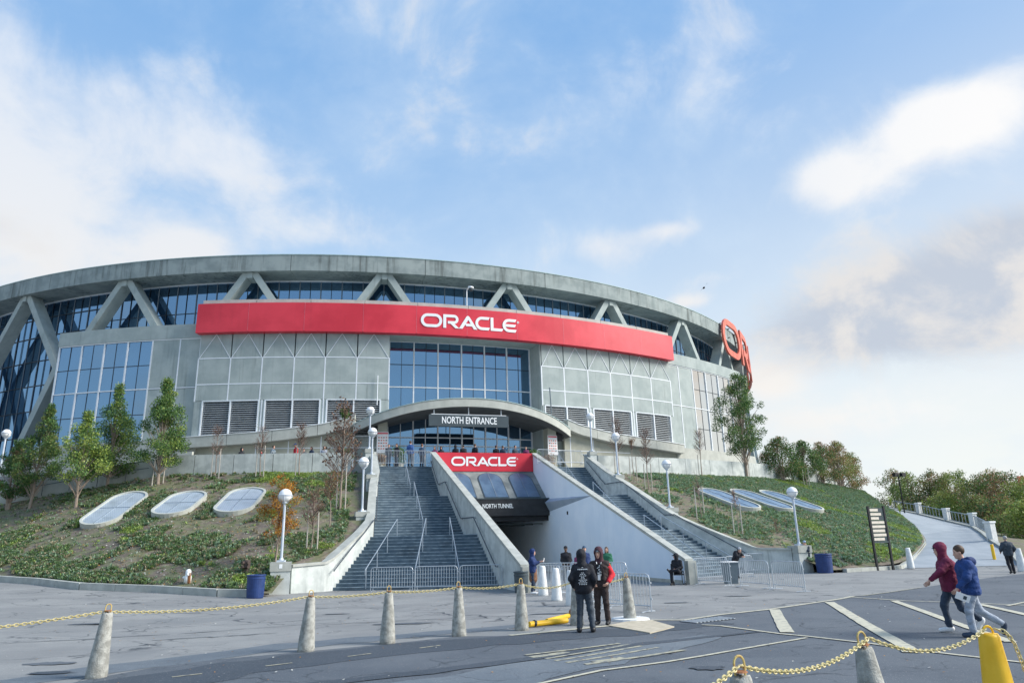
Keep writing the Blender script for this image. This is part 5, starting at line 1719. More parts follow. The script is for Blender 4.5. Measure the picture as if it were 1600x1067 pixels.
barrel((-11.1, 31.15, .09), 'blue trash barrel by the kerb left of the end pillar', m_binblue)
barrel((16.9, 40.6, 0), 'blue trash barrel at the foot of the green slope beside the reading man', m_binblue, h=1.0, r0=.40, r1=.44)
barrel((0.12, 31.5, 0), 'small dark barrel by the end of the tunnel wall', m_slate, 'dark_trash_barrel', .85, .27, .30)
gb = thing('grey_trash_can', 'grey square wheeled trash can with white liner behind the barricades', 'trash can', (9.75, 33.9, 0))
q = M()
for (z0, w0, z1, w1) in ((0, .25, .88, .31), (.88, .33, .95, .33)):
    vs = [(9.75 + sx * w, 33.9 + sy * w, z) for z, w in ((z0, w0), (z1, w1)) for sx, sy in ((-1, -1), (1, -1), (1, 1), (-1, 1))]
    q.add(vs, [(0, 3, 2, 1), (4, 5, 6, 7), (0, 1, 5, 4), (1, 2, 6, 5), (2, 3, 7, 6), (3, 0, 4, 7)])
q.obj('can_body', m_bingrey, gb)
q = M(); q.box((9.75, 33.9, .93), (.70, .70, .035)); q.obj('liner', m_paper, gb)

hy = thing('white_hydrant', 'short white standpipe hydrant with a rusty side on the left slope', 'hydrant', (-14.95, 33.25, .35))
hx, hyy, hz = -14.95, 33.25, .42
q = M(); q.lathe((hx, hyy, hz), [(.09, 0), (.09, .28)], 12); q.obj('stem', m_white, hy)
q = M(); q.lathe((hx, hyy, hz + .26), [(.16, 0), (.15, .28), (.12, .34), (.12, .48), (.10, .56), (.03, .60)], 14); q.obj('barrel_body', m_white, hy, smooth=True)
q = M(); q.beam((hx + .11, hyy - .1, hz + .25), (hx + .10, hyy - .1, hz + .70), .10, .10, (0, 1, 0)); q.obj('rusty_side', m_rust, hy)
q = M(); q.tube([(hx - .02, hyy, hz + .66), (hx + .10, hyy - .16, hz + .66)], .075, 10); q.tube([(hx, hyy, hz + .5), (hx - .22, hyy, hz + .5)], .055, 10); q.obj('outlet', m_white, hy)
h2 = thing('brown_hydrant', 'brown twin headed fire department standpipe near the blue barrel', 'hydrant', (-12.5, 33.6, .8))
hx, hyy, hz = -12.45, 33.6, .72
q = M(); q.box((hx, hyy, hz - .02), (.34, .34, .09)); q.obj('base_plate', m_cope, h2)
m_br = pm('brown_iron', (.05, .035, .03), (.085, .06, .05), 8, .6)
q = M(); q.lathe((hx, hyy, hz + .05), [(.085, 0), (.085, .50)], 12); q.obj('stem', m_br, h2)
q = M(); q.lathe((hx, hyy, hz + .50), [(.10, 0), (.16, .06), (.16, .32), (.12, .38)], 14)
q.obj('head', m_br, h2)
for z in (.58, .76):
    for sx in (-1, 1):
        q = M(); q.tube([(hx, hyy, hz + z), (hx + .16 * sx, hyy - .18, hz + z)], .075, 10); q.obj('outlet', m_br, h2)

sg = thing('direction_sign', 'tall black framed sign with eight pale slats at the foot of the green slope', 'sign', (20.7, 41.6, 0))
pa, pb = Vector((20.35, 41.75, 0)), Vector((21.45, 42.15, 0))
dv = (pb - pa).normalized(); nv = Vector((dv.y, -dv.x, 0))
if nv.y > 0: nv = -nv
for p in (pa, pb):
    q = M(); q.beam(p, p + Vector((0, 0, 3.55)), .11, .11, nv); q.obj('sign_post', m_black, sg)
for k in range(8):
    z = 3.42 - k * .232
    q = M(); q.frame_box(pa + dv * .06 + Vector((0, 0, z - .20)) + nv * .02, dv * ((pb - pa).length - .12), -nv * .03, (0, 0, .215)); q.obj('sign_slat', m_slate, sg)
    wd_ = [.62, .82, .6, .97, .98, .92, .98, .80][k] * ((pb - pa).length - .2)
    q = M(); q.frame_box(pa + dv * .1 + Vector((0, 0, z - .17)) + nv * .022, dv * wd_, nv * .012, (0, 0, .145)); q.obj('pale_plate', pm('pale_sign_plate%d' % k, (.66, .60, .50), (.74, .68, .58), 8, .6), sg)
q = M(); q.frame_box(pa + dv * .03 + Vector((0, 0, 1.50)), dv * ((pb - pa).length - .06), nv * .05, (0, 0, .08)); q.obj('cross_bar', m_slate, sg)

# ramp fence: pillars with steel railing between
PIL = [(32.9, 51.0, 1.30), (41.28, 66, 2.25), (43.73, 74, 2.95), (46.0, 83, 3.9)]
rf = thing('ramp_fence', 'steel baluster fence between white pillars along the curved ramp', 'fence', (40, 64, 2))
for x, y, z in PIL:
    q = M(); q.box((x + .3, y, z - .3), (.46, .46, 1.5), .3); q.obj('pillar', m_bol_white, rf)
    q = M(); q.box((x + .3, y, z + 1.2), (.56, .56, .13), .3); q.obj('pillar_cap', m_white, rf)
FP = [(x + .4, y, z) for x, y, z in RR[2:]]
for zz in (.18, 1.05):
    q = M(); q.tube([(x, y, z + zz) for x, y, z in FP], .04, 5); q.obj('rail', m_steel_d, rf)
n_b = 0
for a, b in zip(FP[:-1], FP[1:]):
    n = max(1, int((Vector(b) - Vector(a)).length / .95))
    for k in range(n):
        p = Vector(a).lerp(Vector(b), (k + .5) / n)
        q = M(); q.tube([p + Vector((0, 0, .18)), p + Vector((0, 0, 1.05))], .03, 4); q.obj('baluster', m_steel_d, rf); n_b += 1

# floodlight on a pole by the hedge, red billboard far behind
fl = thing('floodlight_pole', 'dark pole with two floodlights behind the top of the green slope', 'lamp', (37.5, 66, 4))
q = M(); q.tube([(43.0, 80, 4), (43.0, 80, 8.2)], .08, 6); q.obj('pole', m_black, fl)
for s_ in (-.4, .4):
    q = M(); q.box((43.0 + s_, 79.8, 8.0), (.55, .4, .4), .4); q.obj('floodlight', m_black, fl)
rb_ = thing('red_billboard', 'red billboard edge showing above the trees at the far right', 'billboard', (101, 140, 0))
q = M(); q.box((103.5, 141, 9.3), (10, .4, 2.6), .2); q.obj('board', m_sign_red, rb_)
q = M(); q.box((102.0, 140.6, 9.6), (4, .1, .8), .2); q.obj('white_band', m_white, rb_)
q = M(); q.tube([(103, 141.3, 0), (103, 141.3, 11)], .2, 6); q.obj('pole', m_black, rb_)
# bird
bd = thing('bird', 'small dark gull gliding in the blue sky right of the roof', 'bird', (17.6, 60, 23.9))
q = M(); q.sphere((17.6, 60, 23.85), .10, 8, 6, (1, 2.2, .8)); q.obj('body', m_black, bd)
for s_ in (-1, 1):
    q = M(); q.add([(17.6, 59.9, 23.87), (17.6, 60.1, 23.87), (17.6 + .28 * s_, 60.05, 23.87 + .30 * s_ + .06), (17.6 + .28 * s_, 59.9, 23.87 + .30 * s_ + .07), (17.6 + .55 * s_ * .7, 60.02, 23.87 + .42 * s_)],
                  [(0, 1, 2, 3), (3, 2, 4)]); q.obj('wing', m_black, bd, fix=False)

# wheelchair for the seated person
wc = thing('wheelchair', 'folding wheelchair holding the seated person by the white wall', 'wheelchair', (7.35, 33.9, 0))
wx, wy = 7.35, 33.95
for s_ in (-.27, .27):
    q = M(); q.tube([(wx + s_ * 1.0, wy + .12 + .29 * cos(b), .30 + .29 * sin(b)) for b in np.linspace(0, 2 * pi, 21)], .018, 5, False); q.obj('wheel', m_black, wc)
    q = M(); q.tube([(wx + s_, wy - .30 + .08 * cos(b), .09 + .08 * sin(b)) for b in np.linspace(0, 2 * pi, 13)], .016, 5, False); q.obj('caster', m_black, wc)
    q = M(); q.tube([(wx + s_ * .95, wy - .3, .1), (wx + s_ * .95, wy - .28, .62), (wx + s_ * .95, wy + .2, .64), (wx + s_ * .95, wy + .24, .92), (wx + s_ * .95, wy + .36, .94)], .014, 5)
    q.tube([(wx + s_ * .95, wy - .28, .44), (wx + s_ * .95, wy + .2, .44)], .014, 5); q.obj('side_frame', m_steel, wc)
q = M(); q.box((wx, wy - .03, .43), (.50, .46, .05)); q.obj('seat', m_black, wc)
q = M(); q.frame_box((wx - .25, wy + .22, .48), (.5, 0, 0), (0, .03, 0), (0, 0, .44)); q.obj('backrest', m_black, wc)

# =================================================================== PEOPLE (smooth distance-field bodies)
def smin(a, b, k):
    h = np.maximum(k - np.abs(a - b), 0) / k
    return np.minimum(a, b) - h * h * k * .25


def nets(F, org, h):
    """surface nets on a grid of values"""
    nx, ny, nz_ = F.shape
    ins = F < 0
    c = np.zeros((nx - 1, ny - 1, nz_ - 1, 3)); cnt = np.zeros((nx - 1, ny - 1, nz_ - 1))
    corners = [(i, j, k) for i in (0, 1) for j in (0, 1) for k in (0, 1)]
    def sl(i, j, k): return (slice(i, nx - 1 + i), slice(j, ny - 1 + j), slice(k, nz_ - 1 + k))
    for a in corners:
        for ax in range(3):
            if a[ax] == 1: continue
            b = list(a); b[ax] = 1; b = tuple(b)
            fa, fb = F[sl(*a)], F[sl(*b)]
            cr = (fa < 0) != (fb < 0)
            t = np.where(cr, fa / np.where(cr, fa - fb, 1), 0)
            for d in range(3):
                c[..., d] += np.where(cr, a[d] + (t if d == ax else 0), 0)
            cnt += cr
    act = cnt > 0
    idx = -np.ones(act.shape, int); idx[act] = np.arange(act.sum())
    I = np.argwhere(act)
    V = (I + c[act] / cnt[act][:, None]) * h + np.array(org)
    faces = []
    for ax in range(3):
        o1, o2 = [(1, 2), (2, 0), (0, 1)][ax]
        sA = [slice(None)] * 3; sB = [slice(None)] * 3
        sA[ax] = slice(0, -1); sB[ax] = slice(1, None)
        for o in (o1, o2):
            sA[o] = slice(1, -1); sB[o] = slice(1, -1)
        A_, B_ = ins[tuple(sA)], ins[tuple(sB)]
        for flip in (False, True):
            e = np.argwhere(A_ & ~B_ if not flip else ~A_ & B_)
            if len(e) == 0: continue
            e = e.copy(); e[:, o1] += 1; e[:, o2] += 1
            q = []
            for d1, d2 in ((0, 0), (-1, 0), (-1, -1), (0, -1)):
                m_ = e.copy(); m_[:, o1] += d1; m_[:, o2] += d2
                q.append(idx[m_[:, 0], m_[:, 1], m_[:, 2]])
            q = np.stack(q, 1)
            if flip: q = q[:, ::-1]
            faces.append(q)
    return V, (np.concatenate(faces) if faces else np.zeros((0, 4), int))


def sdf(prims, res, cut=None, pad=.06):
    """prims: ('c',a,b,ra,rb,k) tapered capsule or ('e',centre,(rx,ry,rz),k); cut: list of ('e',c,r)"""
    los, his = [], []
    for p in prims:
        if p[0] == 'c':
            r = max(p[3], p[4]); los += [np.minimum(p[1], p[2]) - r]; his += [np.maximum(p[1], p[2]) + r]
        else:
            r = np.array(p[2]); los += [np.array(p[1]) - r]; his += [np.array(p[1]) + r]
    lo = np.min(los, 0) - pad; hi = np.max(his, 0) + pad
    n = np.ceil((hi - lo) / res).astype(int) + 1
    X, Y, Z = np.meshgrid(*[lo[d] + np.arange(n[d]) * res for d in range(3)], indexing='ij')
    F = None
    for p in prims:
        if p[0] == 'c':
            a, b = np.array(p[1], float), np.array(p[2], float); ba = b - a; l2 = max(1e-9, ba @ ba)
            t = np.clip(((X - a[0]) * ba[0] + (Y - a[1]) * ba[1] + (Z - a[2]) * ba[2]) / l2, 0, 1)
            d = np.sqrt((X - a[0] - t * ba[0]) ** 2 + (Y - a[1] - t * ba[1]) ** 2 + (Z - a[2] - t * ba[2]) ** 2) - (p[3] + (p[4] - p[3]) * t)
            k = p[5]
        else:
            c, r = p[1], p[2]
            q = np.sqrt(((X - c[0]) / r[0]) ** 2 + ((Y - c[1]) / r[1]) ** 2 + ((Z - c[2]) / r[2]) ** 2)
            d = (q - 1) * min(r); k = p[3]
        F = d if F is None else smin(F, d, k)
    for p in cut or []:
        if p[0] == 'e':
            c, r = p[1], p[2]
            q = np.sqrt(((X - c[0]) / r[0]) ** 2 + ((Y - c[1]) / r[1]) ** 2 + ((Z - c[2]) / r[2]) ** 2)
            F = np.maximum(F, -(q - 1) * min(r))
        elif p[0] == 'below': F = np.maximum(F, p[1] - Z)
        elif p[0] == 'above': F = np.maximum(F, Z - p[1])
    # folds
    return nets(F, lo, res)


def cloth(name, c, rough=.85, c2=None):
    if name in MATS: return MATS[name]
    return pm(name, c, c2 or tuple(min(1, v * 1.35 + .004) for v in c), 9.0, rough, 0.6, 22)


SKIN = {'light': pm('light_skin', (.50, .30, .23), (.56, .34, .26), 12, .55), 'tan': pm('tan_skin', (.36, .21, .15), (.42, .25, .18), 12, .55), 'dark': pm('dark_skin', (.12, .07, .05), (.16, .09, .065), 12, .5)}
HAIR = {'black': pm('black_hair', (.012, .010, .009), (.03, .025, .02), 60, .6), 'brown': pm('brown_hair', (.05, .028, .016), (.085, .05, .03), 60, .6),
        'grey': pm('grey_hair', (.30, .29, .28), (.42, .41, .40), 60, .7), 'auburn': pm('auburn_hair', (.11, .045, .022), (.16, .07, .035), 60, .6)}
m_eye = pm('eye_dark', (.02, .015, .012), (.03, .02, .015), 5, .2)
m_sole = pm('white_sneaker', (.72, .74, .76), (.8, .8, .8), 6, .6)


def stand(**kw):
    J = dict(pelvis=(0, 0, .94), chest=(0, .01, 1.28), neck=(0, .015, 1.47), head=(0, -.02, 1.635),
             sl=(-.168, .01, 1.385), sr=(.168, .01, 1.385), el=(-.222, .045, 1.12), er=(.222, .045, 1.12), wl=(-.215, -.07, .88), wr=(.215, -.07, .88),
             hl=(-.085, 0, .92), hr=(.085, 0, .92), kl=(-.10, -.015, .50), kr=(.10, -.015, .50), al=(-.105, .03, .09), ar=(.105, .03, .09),
             fl=(-.12, -.14, .04), fr=(.12, -.14, .04), face=(0, -1, 0))
    J.update(kw); return J


def person(label, loc, yaw, J, top, trouser, shoe=None, skin='light', hair='black', hood=False, cap=None, longhair=False, res=.026, h=1.75, grp=None, beanie=None, fat=1.0, extra=None, skirt=None, fingers=False, collar=None):
    t = thing('person', label, 'person', loc, grp)
    A = {k: np.array(v, float) for k, v in J.items()}
    f = A['face'] / np.linalg.norm(A['face'])
    side = np.cross(f, [0, 0, 1]); side /= np.linalg.norm(side)
    hd = A['head']
    parts = []
    # ---- continuous body: head, neck, trunk, arms with hands, legs
    body = [('e', hd + [0, 0, .03], (.076, .094, .098), .02), ('c', hd + f * .025 - [0, 0, .03], hd + f * .04 - [0, 0, .075], .062, .042, .03),
            ('c', A['neck'], hd - [0, 0, .03], .056, .05, .03), ('c', hd + f * .085 + [0, 0, .02], hd + f * .104 - [0, 0, .012], .010, .015, .012),
            ('c', hd + f * .083 - [0, 0, .047] - side * .018, hd + f * .083 - [0, 0, .047] + side * .018, .009, .009, .008),
            ('e', hd + side * .078, (.014, .024, .03), .01), ('e', hd - side * .078, (.014, .024, .03), .01),
            ('c', A['chest'] + [-.07, 0, .02], A['chest'] + [.07, 0, .02], .11, .11, .05), ('c', A['chest'], A['pelvis'], .13, .125, .06),
            ('c', A['sl'], A['neck'] - [0, 0, .05], .055, .055, .05), ('c', A['sr'], A['neck'] - [0, 0, .05], .055, .055, .05), ('c', A['pelvis'] + [-.05, 0, 0], A['pelvis'] + [.05, 0, 0], .12, .12, .05)]
    for s in 'lr':
        body += [('c', A['s' + s], A['e' + s], .05, .04, .03), ('c', A['e' + s], A['w' + s], .039, .027, .02),
                 ('c', A['h' + s], A['k' + s], .08, .055, .04), ('c', A['k' + s], A['a' + s], .054, .038, .03), ('c', A['a' + s], A['f' + s], .038, .03, .02)]
        fd = A['w' + s] - A['e' + s]; fd /= np.linalg.norm(fd)
        hdir = J.get('hand' + s); hdir = fd if hdir is None else np.array(hdir, float) / np.linalg.norm(hdir)
        pal = A['w' + s] + hdir * .075
        body += [('c', A['w' + s], pal, .026, .030, .02)]
        if not fingers: body += [('c', pal, pal + hdir * .07 + [0, 0, -.01], .026, .016, .02)]
    V, Fc = sdf(body, res * .8 if fingers else res)
    q = M(); q.add(V.tolist(), Fc.tolist())
    if fingers:      # five separate bent fingers per hand, rooted in the palm, in the same mesh
        for s in 'lr':
            fd = A['w' + s] - A['e' + s]; fd /= np.linalg.norm(fd)
            hdir = J.get('hand' + s); hdir = fd if hdir is None else np.array(hdir, float) / np.linalg.norm(hdir)
            acr = np.cross(hdir, [1, 0, 0]) if abs(hdir[0]) < .8 else np.cross(hdir, [0, 1, 0]); acr /= np.linalg.norm(acr)
            cur = np.cross(acr, hdir) * (1 if s == 'l' else -1)
            pal = A['w' + s] + hdir * .085
            for i_, (off, ln_) in enumerate(((-.030, .070), (-.010, .080), (.011, .075), (.030, .058))):
                b0 = pal + acr * off; b1 = b0 + hdir * ln_ * .5 + cur * .008; b2 = b1 + hdir * ln_ * .35 + cur * .022; b3 = b2 + hdir * ln_ * .12 + cur * .02
                q.tube([tuple(b0 - hdir * .02), tuple(b0), tuple(b1), tuple(b2), tuple(b3)], [.010, .0095, .009, .008, .005], 6)
            b0 = pal - hdir * .045 - acr * .026; b1 = b0 - acr * .022 + hdir * .03 + cur * .012; b2 = b1 + hdir * .032 + cur * .015
            q.tube([tuple(b0), tuple(b1), tuple(b2)], [.012, .011, .007], 6)
    q2 = M(); q2.v = [(x + loc[0], y + loc[1], z + loc[2]) for x, y, z in q.v]; q2.f = q.f; q2.mi = q.mi
    q2.obj('body', SKIN[skin], t, smooth=True, fix=False)

    def add(nm, prims, mt, cut=None, r=res):
        V, Fc = sdf(prims, r, cut)
        if len(V) == 0: return
        if nm in ('jacket', 'trousers', 'hood') :
            am = .011 if nm != 'hood' else .005
            dd = (fbm(V[:, 0] * 1.0 + V[:, 1] * 1.7 + 3, V[:, 2] * 1.6 + V[:, 0] * .8, 9.0, 91) - .5) * 2 * am + (fbm(V[:, 1] - V[:, 0] + 7, V[:, 2] * 3.0 + V[:, 0] * 2, 7.0, 95) - .5) * 2 * am
            cc = np.array([A['pelvis'][0], A['pelvis'][1]]) if nm != 'trousers' else np.array([0., 0.])
            dr = V[:, :2] - cc; dr /= np.maximum(1e-3, np.linalg.norm(dr, axis=1))[:, None]
            V[:, :2] += dr * dd[:, None] * 1.5
        q = M(); q.add((V + np.array(loc)).tolist(), Fc.tolist()); return q.obj(nm, mt, t, smooth=True, fix=False)
    # ---- jacket with sleeves
    g = .028 * fat
    jk = [('c', A['chest'] + [-.075, 0, .02], A['chest'] + [.075, 0, .02], .115 + g, .115 + g, .06), ('c', A['chest'] + [-.06, 0, 0], A['pelvis'] + [-.06, 0, -.02], .115 + g, .115 + g, .05),
          ('c', A['chest'] + [.06, 0, 0], A['pelvis'] + [.06, 0, -.02], .115 + g, .115 + g, .05), ('c', A['sl'], A['neck'] - [0, 0, .035], .062 + g * .6, .070, .05), ('c', A['sr'], A['neck'] - [0, 0, .035], .062 + g * .6, .070, .05), ('c', A['neck'] - [0, 0, .05], A['neck'] + [0, 0, .0], .075, .066, .05)]
    for s in 'lr':
        wv_ = A['w' + s] - A['e' + s]
        jk += [('c', A['s' + s], A['e' + s], .062 + g * .6, .056 + g * .4, .04), ('c', A['e' + s], A['e' + s] + wv_ * .86, .054 + g * .4, .042 + g * .2, .03), ('c', A['e' + s] + wv_ * .84, A['e' + s] + wv_ * .96, .038, .036, .01)]
    add('jacket', jk, top, [('below', A['pelvis'][2] - .12)])
    # ---- trousers
    tr = [('c', A['pelvis'] + [-.05, 0, .02], A['pelvis'] + [.05, 0, .02], .132, .132, .05)]
    for s in 'lr':
        av = A['a' + s] - A['k' + s]
        tr += [('c', A['h' + s], A['k' + s], .102, .073, .05), ('c', A['k' + s], A['k' + s] + av * .9, .071, .064, .035)]
    add('trousers', tr, trouser)
    for s in 'lr':
        fd = A['f' + s] - A['a' + s]
        add('shoe', [('c', A['a' + s] - [0, 0, .03] - fd * .18, A['f' + s] + [0, 0, .005], .050, .043, .03), ('c', A['a' + s], A['a' + s] - [0, 0, .03], .052, .05, .03)], shoe or m_black, None, res * .7)
    # ---- head dress
    up = np.array([0, 0, 1.])
    if hood:
        add('hood', [('e', hd + [0, 0, .035] - f * .015, (.118, .132, .142), .03), ('c', hd - [0, 0, .10] - f * .03, A['neck'] - [0, 0, .03], .098, .115, .05), ('c', hd - f * .06 + [0, 0, .10], hd - f * .09 + [0, 0, .06], .06, .06, .05)], hood if hood is not True else top,
            [('e', hd + f * .115 + [0, 0, .005], (.078, .085, .108) if abs(f[1]) > .7 else (.085, .078, .108))], res * .75)
    else:
        pr = [('e', hd + [0, 0, .045] - f * .018, (.090, .104, .105), .02)]
        if longhair: pr += [('c', hd - f * .05, hd - f * .06 - up * .22, .085, .07, .04), ('c', hd - f * .02 + side * .05, hd - f * .03 + side * .06 - up * .2, .045, .04, .03), ('c', hd - f * .02 - side * .05, hd - f * .03 - side * .06 - up * .2, .045, .04, .03)]
        add('hair', pr, HAIR[hair], [('e', hd + f * .085 - [0, 0, .035], (.085, .085, .105))], res * .7)
        if collar: add('hood_down', [('c', A['neck'] - f * .07 + side * .08 - [0, 0, .03], A['neck'] - f * .15 - [0, 0, .07], .065, .08, .05), ('c', A['neck'] - f * .07 - side * .08 - [0, 0, .01], A['neck'] - f * .15 - [0, 0, .07], .065, .08, .05)], collar)
    if cap:
        add('cap', [('e', hd + [0, 0, .07], (.092, .105, .082), .01), ('c', hd + f * .09 + [0, 0, .062], hd + f * .155 + [0, 0, .052], .03, .028, .02)], cap, [('below', hd[2] + .045)], res * .7)
    if beanie:
        add('beanie', [('e', hd + [0, 0, .065], (.093, .107, .095), .01)], beanie, [('below', hd[2] + .03)], res * .7)
    if skirt:
        add('apron', [('c', A['pelvis'] + [0, 0, .0], A['pelvis'] - [0, 0, .35], .155, .17, .05)], skirt, [('below', .45)])
    if res < .02:
        for s_ in (-1, 1):
            q = M(); q.sphere(hd + f * .080 + side * .031 * s_ + [0, 0, .026] + np.array(loc), .011, 8, 6); q.obj('eye', m_eye, t)
        q = M(); a_ = hd + f * .094 - up * .047 + np.array(loc); q.tube([tuple(a_ - side * .022), tuple(a_), tuple(a_ + side * .022)], .003, 5); q.obj('mouth', cloth('lip', (.28, .10, .09)), t)
    if extra: extra(t, A, f, side, loc)
    s = h / 1.75
    t.scale = (s, s, s); t.rotation_euler = (0, 0, yaw)
    return t


C_black = cloth('black_cloth', (.010, .012, .018)); C_char = cloth('charcoal_cloth', (.035, .048, .065)); C_navy = cloth('navy_cloth', (.012, .03, .105))
C_blue = cloth('blue_cloth', (.03, .08, .23)); C_maroon = cloth('maroon_cloth', (.125, .012, .042)); C_red = cloth('red_cloth', (.45, .02, .03))
C_grey = cloth('grey_sweat_cloth', (.26, .30, .36)); C_jean = cloth('denim', (.045, .085, .14)); C_djean = cloth('dark_denim', (.028, .045, .075)); C_green = cloth('green_cloth', (.02, .12, .07))
C_purple = cloth('plum_cloth', (.15, .03, .09)); C_tan = cloth('brown_pattern_cloth', (.16, .08, .045)); C_plaid = cloth('plaid_cloth', (.05, .09, .14), .85, (.25, .3, .33)); C_bk2 = cloth('brownish_black_cloth', (.028, .02, .02))
C_teal = cloth('teal_cloth', (.03, .3, .34))


# --- the two men talking by the bollards
def tourprint(t, A, f, side, loc):
    c = A['chest']; zb = loc[2]
    rg = random.Random(3)
    rows = [(1.445, .05), (1.40, .24), (1.33, .08), (1.30, .13), (1.265, .17), (1.235, .08), (1.205, .10), (1.175, .20), (1.145, .14), (1.115, .20), (1.08, .19)]
    for i, (z, w) in enumerate(rows):
        n = max(1, int(w / .035)); x = -w / 2
        for k in range(n):
            ww = w / n * rg.uniform(.55, .85)
            hh = .022 if i == 1 else .012
            xx = x + ww / 2; yb = .165 + .008 - .9 * max(0, abs(xx) - .04) ** 2
            q = M(); q.frame_box((loc[0] + x, loc[1] + yb - .02, loc[2] + z - .05), (ww, 0, 0), (0, .024, 0), (0, 0, hh)); q.obj('back_print', m_white, t)
            x += w / n
            


Jm = stand(el=(-.27, .10, 1.15), er=(.27, .10, 1.15), wl=(-.215, -.06, .96), wr=(.215, -.06, .96), head=(.02, -.03, 1.63), face=(.1, -1, -.05), handl=(.3, -.5, -.6), handr=(-.3, -.5, -.6), hl=(-.09, 0, .92), al=(-.17, .02, .09), fl=(-.19, -.14, .04), kl=(-.13, -.02, .5), ar=(.13, .03, .09), fr=(.17, -.13, .04))
person('man seen from behind in black hoodie with white tour list print, grey trousers', (1.55, 17.70, 0), radians(180 - 8), Jm, C_black, C_char, skin='light', hood=True, res=.016, h=1.83, extra=tourprint, fingers=True)


def varsity(t, A, f, side, loc):
    for s in 'lr':
        wv_ = A['w' + s] - A['e' + s]
        V, Fc = sdf([('c', A['s' + s] + (A['e' + s] - A['s' + s]) * .10, A['e' + s], .083, .076, .04), ('c', A['e' + s], A['e' + s] + wv_ * .9, .074, .055, .03)], .016)
        q = M(); q.add((V + np.array(loc)).tolist(), Fc.tolist()); q.obj('red_sleeve', C_red, t, smooth=True, fix=False)
    # printed shirt front, lanyard
    q = M(); q.frame_box((loc[0] - .055, loc[1] - .172, loc[2] + 1.02), (.11, 0, 0), (0, .03, 0), (0, .0, .38)); q.obj('shirt_front', C_black, t)
    rg = random.Random(5)
    for k in range(12):
        q = M(); x0 = rg.uniform(-.045, .02); q.frame_box((loc[0] + x0, loc[1] - .178, loc[2] + 1.12 + k * .022), (rg.uniform(.02, .05), 0, 0), (0, .01, 0), (0, 0, .012)); q.obj('shirt_print', m_white, t)
    q = M(); q.frame_box((loc[0] - .035, loc[1] - .19, loc[2] + 1.03), (.06, 0, 0), (0, .01, 0), (0, 0, .12)); q.obj('badge', m_paper, t)
    q = M(); q.tube([(loc[0] - .06, loc[1] - .12, loc[2] + 1.45), (loc[0] - .02, loc[1] - .18, loc[2] + 1.16)], .008, 4); q.tube([(loc[0] + .06, loc[1] - .12, loc[2] + 1.45), (loc[0] + .0, loc[1] - .18, loc[2] + 1.16)], .008, 4); q.obj('lanyard', m_steel, t)
    q = M(); q.frame_box((loc[0] - .15, loc[1] - .14, loc[2] + .83), (.30, 0, 0), (0, .28, 0), (0, 0, .035)); 


Jv = stand(el=(-.26, .06, 1.15), er=(.28, .05, 1.14), wl=(-.20, -.12, .97), wr=(.21, -.13, .98), handr=(-.5, -.4, -.5), handl=(.5, -.4, -.5), head=(-.01, -.035, 1.63), face=(-.15, -1, -.12), ar=(.13, .02, .09), kr=(.11, -.02, .5), al=(-.12, .05, .09), fl=(-.17, -.11, .04))
person('man in dark hooded jacket with red sleeves, cap brim and lanyard, facing us', (2.13, 19.15, 0), radians(-14), Jv, C_bk2, C_bk2, skin='light', hood=cloth('brown_hood_cloth', (.05, .02, .03)), cap=C_char, res=.016, h=1.86, extra=varsity, fingers=True)

# --- the two walkers on the right
def paper_prop(t, A, f, side, loc): pass


Jw1 = stand(pelvis=(0, 0, .93), chest=(0, -.015, 1.28), neck=(0, -.035, 1.47), head=(0, -.095, 1.625), sl=(-.18, -.01, 1.39), sr=(.18, -.03, 1.39),
            el=(-.25, .06, 1.15), er=(.28, -.22, 1.22), wl=(-.22, -.05, .93), wr=(.24, -.44, 1.05), face=(0, -1, -.25),
            hl=(-.09, 0, .92), kl=(-.10, -.16, .53), al=(-.10, -.12, .10), fl=(-.11, -.30, .045), hr=(.09, 0, .92), kr=(.10, .10, .50), ar=(.10, .42, .27), fr=(.10, .34, .11), handr=(0, -.6, -.6))
wk1 = person('man in maroon hoodie with hood up, walking left in white sneakers', (9.28, 15.95, 0), radians(-103), Jw1, C_maroon, C_djean, m_sole, skin='light', hood=True, cap=C_black, res=.016, h=1.80, fingers=True, fat=1.8)
Jw2 = stand(pelvis=(0, 0, .90), chest=(0, -.02, 1.25), neck=(0, -.035, 1.44), head=(0, -.095, 1.595), sl=(-.18, -.02, 1.36), sr=(.18, -.02, 1.36),
            el=(-.25, .10, 1.12), er=(.27, -.12, 1.12), wl=(-.22, .06, .88), wr=(.24, -.30, .93), face=(0, -1, -.35),
            hl=(-.09, 0, .88), kl=(-.10, .12, .48), al=(-.10, .50, .22), fl=(-.10, .48, .06), hr=(.09, 0, .88), kr=(.10, -.14, .48), ar=(.10, -.12, .09), fr=(.11, -.30, .045))


def flyer(t, A, f, side, loc):
    w = A['wr'] + np.array(loc)
    q = M(); q.frame_box((w[0] - .02, w[1] - .24, w[2] - .20), (.02, .0, 0), (.0, .26, -.04), (.02, -.05, .15)); q.obj('held_flyer', m_paper, t)
    q = M(); q.tube([(loc[0] + .10, loc[1] - .10, loc[2] + .80), (loc[0] + .10, loc[1] - .1, loc[2] + .79)], .01, 4)


